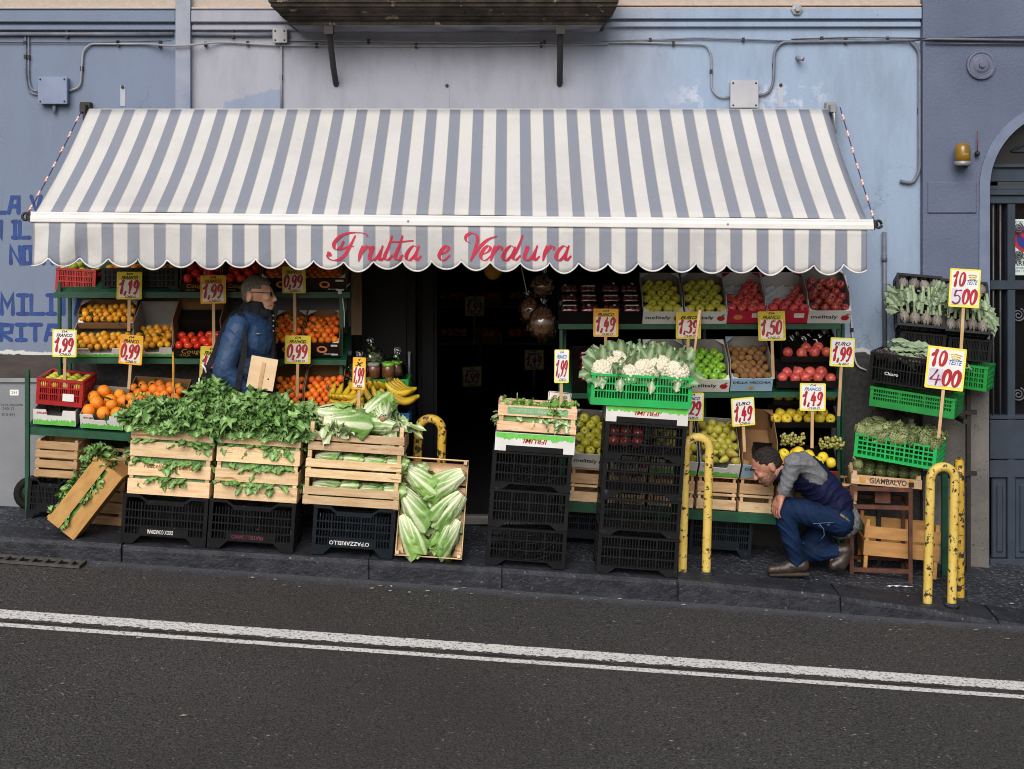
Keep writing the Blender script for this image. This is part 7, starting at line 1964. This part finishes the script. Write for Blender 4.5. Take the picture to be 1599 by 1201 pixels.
# ---------------------------------------------------------------- people
def remesh(mb, voxel, mats, name, smooth=4, fold=0, fscale=.08, factor=.5):
    me = mb.mesh(name, mats); ob = bpy.data.objects.new(name, me); COL.objects.link(ob)
    m = ob.modifiers.new("r", 'REMESH'); m.mode = 'VOXEL'; m.voxel_size = voxel; m.use_smooth_shade = True
    if smooth: m = ob.modifiers.new("s", 'SMOOTH'); m.iterations = smooth; m.factor = factor
    if fold:
        tx_ = bpy.data.textures.new("folds", 'CLOUDS'); tx_.noise_scale = fscale; tx_.noise_depth = 2
        m = ob.modifiers.new("d", 'DISPLACE'); m.texture = tx_; m.strength = fold; m.mid_level = .5; m.texture_coords = 'LOCAL'
    dg_ = bpy.context.evaluated_depsgraph_get()
    out = bpy.data.meshes.new_from_object(ob.evaluated_get(dg_))
    bpy.data.objects.remove(ob)
    out.materials.clear(); out.materials.append(mats); out.name = name
    return out
def crease(me, amp, fx, fy, fz, seed=0, gap=.0):
    """Cloth creases: warped ridges running across the main direction, pushed along the normals."""
    n = len(me.vertices); co = np.zeros(n*3); no = np.zeros(n*3)
    me.vertices.foreach_get("co", co); me.vertices.foreach_get("normal", no); co = co.reshape(-1,3); no = no.reshape(-1,3)
    x, y, z = co.T; s0 = seed*1.7
    w1 = 1.6*np.sin(x*13+s0)+1.3*np.sin(y*17+2*s0)+1.1*np.sin(z*11+s0*.7)+.8*np.sin((x+z)*29+s0)
    r1 = 1-np.abs(np.sin(fx*x+fy*y+fz*z+w1)); r2 = 1-np.abs(np.sin(1.9*(fx*x-fy*y+fz*z)+1.7*w1+1))
    m = .5+.5*np.sin(x*9+y*7+z*8+s0*3)
    d = amp*((r1**2.2-.35)*(.35+.65*m)+.5*(r2**2-.35)*(1-.6*m))
    co += no*d[:,None]; me.vertices.foreach_set("co", co.ravel()); me.update(); return me
SKIN1 = mat("tanned_skin", (.50,.25,.16), (.56,.30,.19), 22, .5, .15, 120, sss=.08)
SKIN2 = mat("ruddy_skin", (.44,.22,.15), (.38,.16,.11), 20, .5, .15, 120, sss=.08)
HAIRG = mat("short_grey_hair", (.19,.165,.135), (.09,.078,.065), 90, .75, .5, 90, stretch=(1,1,.4))
HAIRD = mat("short_dark_hair", (.012,.010,.009), (.035,.03,.028), 90, .75, .5, 120)
JACK = mat("navy_blue_jacket", (.016,.052,.135), (.010,.036,.098), 9, .6, .35, 22)
JDARK = mat("charcoal_collar", (.016,.018,.024), (.010,.011,.015), 20, .8, .4, 60)
TROU = mat("dark_trousers", (.02,.022,.03), (.013,.014,.02), 10, .8, .2, 60)
LEATHER = mat("brown_leather", (.045,.030,.024), (.025,.017,.014), 14, .4, .2, 60)
SOLE = mat("worn_sole", (.055,.042,.035), None, 12, .8)
LENS = mat("black_lens", (.006,.006,.008), None, 9, .08)
DENIM = mat("blue_denim", (.006,.020,.062), (.0035,.011,.035), 7, .75, .3, 30, spots=((.05,.10,.22), .66, 9))
VEST = mat("navy_quilted_vest", (.008,.010,.045), (.005,.0065,.03), 8, .7, .3, 24)
GREYK = mat("grey_marl_knit", (.19,.195,.215), (.13,.135,.15), 40, .9, .3, 90)
def hand(mb, wrist, fwd, palm_n, L=.185, curl=25, side=1):
    """palm and five bent fingers; fwd points to the fingertips, palm_n out of the palm"""
    wrist = Vector(wrist); f = Vector(fwd).normalized(); pn = Vector(palm_n).normalized(); sd_ = f.cross(pn).normalized()*side; pn = sd_.cross(f).normalized()*side
    k = L/.185
    mb.capsule(wrist, wrist+f*.03*k, .024*k, .026*k, 12)
    for t in (-.5, -.17, .17, .5): mb.capsule(wrist+f*.02*k+sd_*t*.028*k, wrist+f*.088*k+sd_*t*.066*k, .015*k, .0125*k, 10)
    for i, (t, l) in enumerate(((-.5,.070),(-.17,.080),(.17,.076),(.5,.060))):
        p = wrist+f*.088*k+sd_*t*.070*k; d = (f+sd_*t*.18).normalized(); r_ = .0092*k
        for j, q in enumerate((.42,.32,.26)):
            a = R(curl*(.6+.5*j)); d2 = (d*math.cos(a)+pn*math.sin(a)).normalized(); e = p+d2*l*q*k
            mb.capsule(p, e, r_, r_*.90, 9); p = e; d = d2; r_ *= .92
    p = wrist+f*.028*k-sd_*.028*k; d = (f*.65-sd_*.75+pn*.25).normalized()
    for q, r_ in ((.038,.0125),(.032,.0108),(.026,.0095)):
        e = p+d*q*k; mb.capsule(p, e, r_*k, r_*.9*k, 9); p = e; d = (d+f*.45+pn*.2).normalized()
def ear(mb, c, s_=1, rot=(0,0,0)):
    mb.ball(c, (.017*s_, .009*s_, .031*s_), 10, 7, rot)

# --- standing man, facing right, behind the heaps of greens
Y0 = 8.84; s_ = Y0/F
foot = on_walk(398, Y0)
man = thing("person", "grey haired man in sunglasses and navy jacket with a shoulder bag, standing facing right", "person", foot)
def q(px, py, dy=0.0): return W(px, py, Y0)+Vector((0, dy, 0))-foot
mb = MB()
Rz = lambda a: Euler((0, R(a), 0))
mb.ball(q(401,455), (.094,.076,.098), 18, 12, Rz(-12))              # skull
mb.ball(q(414,461), (.058,.060,.070), 16, 10)                       # face
mb.ball(q(417,472), (.042,.048,.050), 14, 9)                        # lower face
mb.ball(q(420.5,482), (.024,.028,.020), 12, 8)                      # chin
mb.capsule(q(400,476,-.045), q(418,482.5,-.018), .020, .016); mb.capsule(q(400,476,.045), q(418,482.5,.018), .020, .016)   # jaw line
mb.capsule(q(424.5,457.5), q(430.2,468.5), .0095, .0125); mb.ball(q(428,469.5,-.010), .009, 8, 6); mb.ball(q(428,469.5,.010), .009, 8, 6)   # nose
mb.ball(q(422.5,452.5), (.013,.048,.010), 12, 8)                    # brow
mb.ball(q(426,475.2), (.010,.022,.0055), 10, 6); mb.ball(q(425.5,478.6), (.010,.020,.006), 10, 6)     # lips
mb.ball(q(418,465,-.045), (.022,.015,.022), 10, 8); mb.ball(q(418,465,.045), (.022,.015,.022), 10, 8) # cheekbones
for sd2 in (-1, 1):
    ear(mb, q(393,462,sd2*.080), 1.25, (R(sd2*8), R(12), 0)); mb.ball(q(424,458.5,sd2*.028), .010, 8, 6)
mb.capsule(q(398,474), q(393,500), .056, .062)
mb.ball(q(393,532), (.12,.175,.19), 16, 10); mb.ball(q(394,590), (.115,.155,.17), 16, 10); mb.ball(q(396,630), (.12,.165,.11), 16, 10)
kn = [(402, 738), (396, 740)]; fz = (HY-(0)) 
for i, sd2 in enumerate((-1, 1)):
    mb.capsule(q(382,502,sd2*.16), q(366,565,sd2*.22), .052, .042); mb.capsule(q(366,565,sd2*.22), q(398,606,sd2*.19), .040, .030)
    hip = q(396,632,sd2*.085); knee = q(kn[i][0],kn[i][1],sd2*.09); ank = Vector((q(394,0).x, sd2*.09, .09))
    mb.capsule(hip, knee, .082, .056); mb.capsule(knee, ank, .054, .038); mb.capsule(ank+Vector((-.03,0,-.045)), ank+Vector((.16,0,-.055)), .035, .026)
    w_ = q(398,606,sd2*.19); hand(mb, w_, Vector((.75,-sd2*.15*0,-.65)), Vector((-.5,-sd2*.6,-.4)), .185, 22, 1)
link("body", remesh(mb, .0055, SKIN1, "body", 3), man)
mb = MB()
mb.ball(q(399,453), (.097,.080,.097), 18, 12, Rz(-14)); mb.ball(q(412,440.5), (.050,.060,.028), 12, 8, Rz(20)); mb.ball(q(391,461), (.056,.073,.06), 14, 9)
hm = remesh(mb, .005, HAIRG, "hair", 3, .006, .012)
# trim the hair to the hairline: everything in front of the temple and below the nape is cut back inside the skull
fl, cut = q(417,447), q(396,470)
co = np.zeros(len(hm.vertices)*3); hm.vertices.foreach_get("co", co); co = co.reshape(-1,3); cen = np.array(q(402,456))
for i, (x, y, z) in enumerate(co):
    dx, dz = (x-cen[0]), (z-cen[2])
    hl = (HY-449)*s_*1.0 + W(0,HY,Y0).z - foot.z
    front = x > q(411,0).x and z < q(0,443.5).z
    temple = x > q(396,0).x and z < q(0,451-.35*(0)).z+.10*(q(411,0).x-x)
    earz = abs(y) > .05 and q(386.5,0).x < x and z < q(0,454).z
    nape = z < q(0,473).z
    if front or temple or nape or earz: co[i] = cen+(co[i]-cen)*.80
hm.vertices.foreach_set("co", co.ravel()); hm.update()
link("hair", hm, man)
gl_ = MB()
for sd2 in (-1, 1):
    gl_.ball(q(424.5,458.8,sd2*.033), (.008,.025,.0185), 14, 9, (0, R(-8), R(-sd2*14)))
lens = gl_.build("sunglasses", LENS, man)
gl_ = MB()
for sd2 in (-1, 1): gl_.tube([q(422.5,456.5,sd2*.058), q(410,455.5,sd2*.076), q(397,454.8,sd2*.083), q(393,458,sd2*.083)], .0022, 6)
gl_.tube([q(427,457,-.010), q(428,456.5,0), q(427,457,.010)], .003, 6); gl_.build("sunglass_frame", DARKM, lens)
mb = MB(); mb.tube([q(428.3,476.9,-.014), q(429.0,476.9,0), q(428.3,476.9,.014)], .0018, 5); mb.tube([q(420,476,-.040), q(425.5,477,-.020)], .0016, 5); mb.build("mouth", mat("dark_lip", (.15,.05,.04), None, 9, .6), man)
mb = MB()
mb.ball(q(392,530), (.160,.215,.185), 18, 12); mb.ball(q(393,575), (.158,.200,.19), 18, 12); mb.ball(q(395,618), (.158,.198,.13), 18, 12); mb.ball(q(388,503), (.115,.20,.085), 16, 10)
mb.capsule(q(393,612,0), q(394,655,0), .155, .15, 18)
for sd2 in (-1, 1):
    mb.ball(q(380,508,sd2*.175), (.082,.075,.082), 14, 9)
    mb.capsule(q(380,512,sd2*.185), q(362,566,sd2*.235), .083, .072); mb.ball(q(361,572,sd2*.235), (.074,.070,.075), 12, 8); mb.capsule(q(362,570,sd2*.235), q(391,602,sd2*.20), .070, .052)
link("jacket", crease(remesh(mb, .008, JACK, "jacket", 5, .006, .035), .007, 8, 4, 36, 1), man)
mb = MB()
mb.capsule(q(394,497), q(400,481), .090, .078, 18); mb.ball(q(416,491), (.055,.070,.045), 14, 9)
mb.capsule(q(378,494,0), q(386,478,0), .045, .040); mb.capsule(q(385,497,-.05), q(390,482,-.045), .05, .042)
cm = remesh(mb, .008, JDARK, "collar", 3, .012, .03); link("collar", cm, man)
mb = MB()
def plk(u, v): 
    py = 490+140*u; px = 426.5+6.5*math.sin(min(u*1.5, 1)*1.57)-3*u
    return q(px+1.5-4*abs(v-.5), py, (v-.5)*.09-.01)
mb.grid(plk, 14, 6); o = mb.build("front_placket", JDARK, man); so = o.modifiers.new("t", 'SOLIDIFY'); so.thickness = .035
mb = MB()
for k in range(4): mb.ball(q(429,492+8*k,-.048), .0065, 8, 5)
mb.build("snap_buttons", STEELG, man)
mb = MB(); mb.tube([q(409,517,-.185), q(415,517.5,-.17)], .004, 6); mb.build("chest_zip", STEELG, man)
# shoulder strap and bag
bagt = thing("shoulder_bag", "black shoulder bag hanging from the standing man's strap", "bag", q(340,605)+foot+Vector((0,-.12,0)))
bo = Vector(bagt.location)-foot
def qb(px, py, dy): return q(px, py, dy)-bo
mb = MB()
for pts in ([(368,487,.02),(376,485,-.08),(384,490,-.16),(390,505,-.232),(394,530,-.252),(393,550,-.262),(388,575,-.272),(384,600,-.275)], [(372,486,.0),(362,492,.03),(353,505,.02),(347,520,-.03),(342,545,-.10),(336,565,-.16),(331,575,-.19)]):
    vs = []; k = len(pts)
    P_ = [qb(*p) for p in pts]
    for i, p in enumerate(P_):
        t = (P_[min(i+1,k-1)]-P_[max(i-1,0)]).normalized(); n_ = Vector((t.z,0,-t.x)).normalized()
        vs += [p+n_*.019, p-n_*.019, p-n_*.019+Vector((0,-.006,0)), p+n_*.019+Vector((0,-.006,0))]
    mb.add(vs, [(4*i+j, 4*i+(j+1) % 4, 4*i+4+(j+1) % 4, 4*i+4+j) for i in range(k-1) for j in range(4)])
mb.build("strap", JDARK, bagt)
mb = MB(); vs = [(330,570),(339,572),(366,604),(372,628),(316,628),(318,600)]
P_ = [qb(x, y, -.21) for x, y in vs]; n = len(P_)
mb.add([p+Vector((0,-.02,0)) for p in P_]+[p+Vector((0,.10,0)) for p in P_], [tuple(range(n)), tuple(range(2*n-1, n-1, -1))]+[(i, i+n, (i+1) % n+n, (i+1) % n) for i in range(n)])
mb.build("pouch", mat("black_canvas", (.010,.010,.012), None, 20, .85, .2, 80), bagt, .012)
mb = MB(); mb.tube([qb(328,562,-.235), qb(333,568,-.24), qb(335,575,-.24)], .006, 6); mb.bx(qb(324,0,0).x-.004, qb(324,0,0).x+.004, qb(0,0,-.235).y-.004, qb(0,0,-.235).y+.004, qb(0,590,0).z, qb(0,583,0).z); mb.build("clip", INKWHITE, bagt)
mb = MB()
for i, sd2 in enumerate((-1, 1)):
    hip = q(396,632,sd2*.085); knee = q(kn[i][0],kn[i][1],sd2*.09); ank = Vector((q(394,0).x, sd2*.09, .075))
    mb.capsule(hip, knee, .105, .075); mb.capsule(knee, ank, .073, .060)
mb.ball(q(396,632), (.145,.185,.12), 14, 9)
link("trousers", remesh(mb, .012, TROU, "trousers", 4, .02, .08), man)
for sd2 in (-1, 1):
    mb = MB()
    ank = Vector((q(394,0).x, sd2*.09, .09)); mb.capsule(ank+Vector((-.035,0,-.04)), ank+Vector((.06,0,-.045)), .046, .042); mb.capsule(ank+Vector((.04,0,-.052)), ank+Vector((.165,0,-.058)), .040, .031)
    link("shoe", remesh(mb, .007, LEATHER, "shoe", 3), man)

# --- crouching man in vest and jeans, facing left
Y0 = 8.80; s_ = Y0/F
foot = on_walk(1250, 8.80)
cr = thing("person", "dark haired man crouching by the right rack in navy vest, grey sleeves and jeans", "person", foot)
def q(px, py, dy=0.0): return W(px, py, Y0)+Vector((0, dy, 0))-foot
# joints
SHn, ELn, WRn = q(1247,716,-.16), q(1229,712,-.215), q(1212,762,-.20)
hipN, kneeN, ankN = q(1305,806,-.10), q(1216,786,-.13), q(1239,868,-.10)
hipF, kneeF, ankF = q(1305,808,.09), q(1262,868,.10), q(1306,862,.02)
mb = MB()
Rt = Euler((0, R(-32), 0))           # head bent down and to the left
hc = q(1196,722)
RM = Rt.to_matrix()
def hd(x, y, z): return hc+RM @ Vector((-x, y, z))    # x towards the face, z towards the crown
mb.ball(hc, (.096,.076,.090), 18, 12, Rt)
mb.ball(hd(.045,0,-.035), (.055,.060,.068), 14, 9, Rt); mb.ball(hd(.058,0,-.085), (.042,.046,.045), 14, 9, Rt); mb.ball(hd(.075,0,-.120), (.023,.027,.020), 12, 8, Rt)
mb.capsule(hd(-.01,-.048,-.085), hd(.065,-.02,-.122), .020, .017); mb.capsule(hd(-.01,.048,-.085), hd(.065,.02,-.122), .020, .017)
mb.capsule(hd(.094,0,-.012), hd(.118,0,-.055), .009, .012); mb.ball(hd(.110,-.011,-.058), .009, 8, 6); mb.ball(hd(.110,.011,-.058), .009, 8, 6)
mb.ball(hd(.090,0,.008), (.012,.046,.010), 12, 8, Rt); mb.ball(hd(.100,0,-.082), (.009,.021,.005), 10, 6, Rt); mb.ball(hd(.098,0,-.095), (.009,.019,.006), 10, 6, Rt)
for sd2 in (-1, 1):
    ear(mb, hd(-.012, sd2*.077, -.03), 1.1, (0, R(-32), 0)); mb.ball(hd(.075, sd2*.044, -.042), (.022,.016,.020), 10, 7); mb.ball(hd(.088, sd2*.03, -.014), .0105, 8, 6)
mb.capsule(hd(-.03,0,-.07), q(1232,736,0), .056, .064)
mb.ball(q(1264,750), (.13,.14,.09), 16, 10, Euler((0, R(40), 0))); mb.ball(q(1294,785), (.10,.12,.08), 16, 10, Euler((0, R(45), 0))); mb.ball(q(1306,808), (.09,.14,.08), 14, 9)
SHf, ELf, WRf = q(1252,732,.16), q(1238,778,.20), q(1240,812,.14)
mb.capsule(SHn, ELn, .050, .042); mb.capsule(ELn, WRn, .040, .029); mb.capsule(SHf, ELf, .050, .042); mb.capsule(ELf, WRf, .040, .029)
hand(mb, WRn, Vector((-.42,-.02,-.9)), Vector((.75,.35,-.35)), .185, 24, 1)
hand(mb, WRf, Vector((.1,0,-1)), Vector((.9,-.2,-.1)), .18, 20, -1)
for hp, kn_, an in ((hipN,kneeN,ankN),(hipF,kneeF,ankF)):
    mb.capsule(hp, kn_, .078, .054); mb.capsule(kn_, an, .052, .036)
mb.capsule(ankN+Vector((.02,0,-.05)), ankN+Vector((-.15,0,-.06)), .034, .026); mb.capsule(ankF, ankF+Vector((-.01,0,-.06)), .036, .03)
link("body", remesh(mb, .0055, SKIN2, "body", 3), cr)
mb = MB()
mb.ball(hd(-.010,0,.010), (.097,.079,.087), 18, 12, Rt); mb.ball(hd(-.045,0,-.03), (.056,.068,.055), 14, 9, Rt)
hm = remesh(mb, .005, HAIRD, "hair", 3, .005, .012)
co = np.zeros(len(hm.vertices)*3); hm.vertices.foreach_get("co", co); co = co.reshape(-1,3); cen = np.array(hc); RMi = RM.inverted()
for i in range(len(co)):
    v = RMi @ (Vector(co[i])-hc); x, y, z = -v.x, v.y, v.z
    if (x > .05 and z < .045) or (x > .02 and z < .015) or z < -.085 or (abs(y) > .055 and -.035 < x and z < -.005): co[i] = cen+(co[i]-cen)*.80
hm.vertices.foreach_set("co", co.ravel()); hm.update(); link("hair", hm, cr)
mb = MB()
mb.ball(hd(.060,0,-.087), (.043,.048,.042), 14, 9, Rt); mb.ball(hd(.073,0,-.119), (.025,.029,.022), 12, 8, Rt); mb.capsule(hd(.0,-.049,-.083), hd(.064,-.021,-.120), .0205, .018); mb.capsule(hd(.0,.049,-.083), hd(.064,.021,-.120), .0205, .018)
link("stubble", remesh(mb, .006, mat("dark_stubble", (.20,.105,.075), (.10,.055,.042), 70, .7, .3, 150), "stubble", 2), cr)
mb = MB()
for sd2 in (-1, 1): mb.capsule(hd(.099, sd2*.016, .010), hd(.088, sd2*.046, .012), .0045, .003, 8)
mb.build("eyebrows", HAIRD, cr)
mb = MB()
for sd2 in (-1, 1): mb.ball(hd(.0945, sd2*.031, -.0165), (.005,.010,.004), 10, 6, Rt)
mb.build("eyes", LENS, cr)
mb = MB(); mb.tube([hd(.1075,-.016,-.0885), hd(.109,0,-.089), hd(.1075,.016,-.0885)], .002, 5); mb.build("mouth", bpy.data.materials["dark_lip"], cr)
# stubble shadow is skipped: shape only.  Clothes
mb = MB()
for S_, E_, Wr in ((SHn,ELn,WRn),(SHf,ELf,WRf)):
    mb.ball(S_, .074, 14, 9); mb.capsule(S_, E_, .072, .060); mb.capsule(E_, Wr+(E_-Wr)*.12, .060, .042); mb.ball(E_, .061, 12, 8)
mb.capsule(Vector(SHn), q(1268,738,-.12), .07, .075)
mb.capsule(q(1300,798), q(1314,812), .135, .125)
link("knit_sleeves", crease(remesh(mb, .007, GREYK, "knit_sleeves", 5, .004, .045), .010, 20, 5, 48, 2), cr)
mb = MB()
Rv = Euler((0, R(42), 0))
mb.ball(q(1262,742,0), (.175,.185,.125), 18, 12, Euler((0, R(35), 0))); mb.ball(q(1282,762,0), (.185,.185,.125), 18, 12, Rv); mb.ball(q(1301,784,0), (.13,.178,.125), 18, 12, Euler((0, R(48), 0))); mb.ball(q(1250,742,0), (.10,.15,.11), 14, 9)
mb.capsule(q(1222,738,0), q(1238,742,0), .072, .085)
link("vest", crease(remesh(mb, .007, VEST, "vest", 5, .004, .04), .011, 34, 6, -34, 3), cr)
mb = MB()
for hp, kn_, an in ((hipN,kneeN,ankN),(hipF,kneeF,ankF)):
    mb.capsule(hp, kn_, .098, .076); mb.ball(kn_, .078, 14, 9); mb.capsule(kn_, an, .074, .056)
mb.ball(q(1306,812), (.115,.185,.105), 16, 10)
link("jeans", crease(remesh(mb, .007, DENIM, "jeans", 5, .004, .045), .011, 26, 8, 40, 4), cr)
mb = MB(); mb.tube([q(1301,793,-.188), q(1311,800,-.185), q(1319,808,-.16), q(1323,815,-.12)], .009, 8); mb.build("belt", mat("studded_belt", (.25,.17,.10), (.03,.02,.015), 120, .4), cr)
mb = MB(); mb.tube([q(1268,806,-.205), q(1275,815,-.205), q(1276,824,-.200), q(1272,830,-.195)], .0022, 5); mb.tube([q(1258,806,-.21), q(1290,804,-.208)], .002, 5); mb.build("pocket_stitching", mat("pale_stitching", (.14,.20,.32), None, 20, .8), cr)
mb = MB()
a = ankN; mb.capsule(a+Vector((.035,0,-.035)), a+Vector((-.05,0,-.040)), .047, .042); mb.capsule(a+Vector((-.04,0,-.052)), a+Vector((-.165,-.01,-.062)), .042, .033)
link("shoe", remesh(mb, .007, LEATHER, "shoe", 3), cr); mb = MB()
a = ankF; mb.capsule(a+Vector((.065,-.01,.012)), a+Vector((.03,-.02,-.075)), .045, .044); mb.capsule(a+Vector((.03,-.02,-.06)), a+Vector((-.02,-.03,-.085)), .044, .034); mb.capsule(a, a+Vector((.06,-.01,.012)), .05, .047)
zg = gz(foot.x, 8.8)-foot.z
link("shoe", remesh(mb, .007, LEATHER, "shoe", 3), cr)
mb = MB(); a = ankN
zs = a.z-.098
mb.prism([(a.x+.078, zs), (a.x+.078, zs+.022), (a.x-.17, zs+.018), (a.x-.188, zs+.010), (a.x-.17, zs-.002)], a.y-.040, a.y+.040)
mb.build("shoe_sole", SOLE, cr, .008)
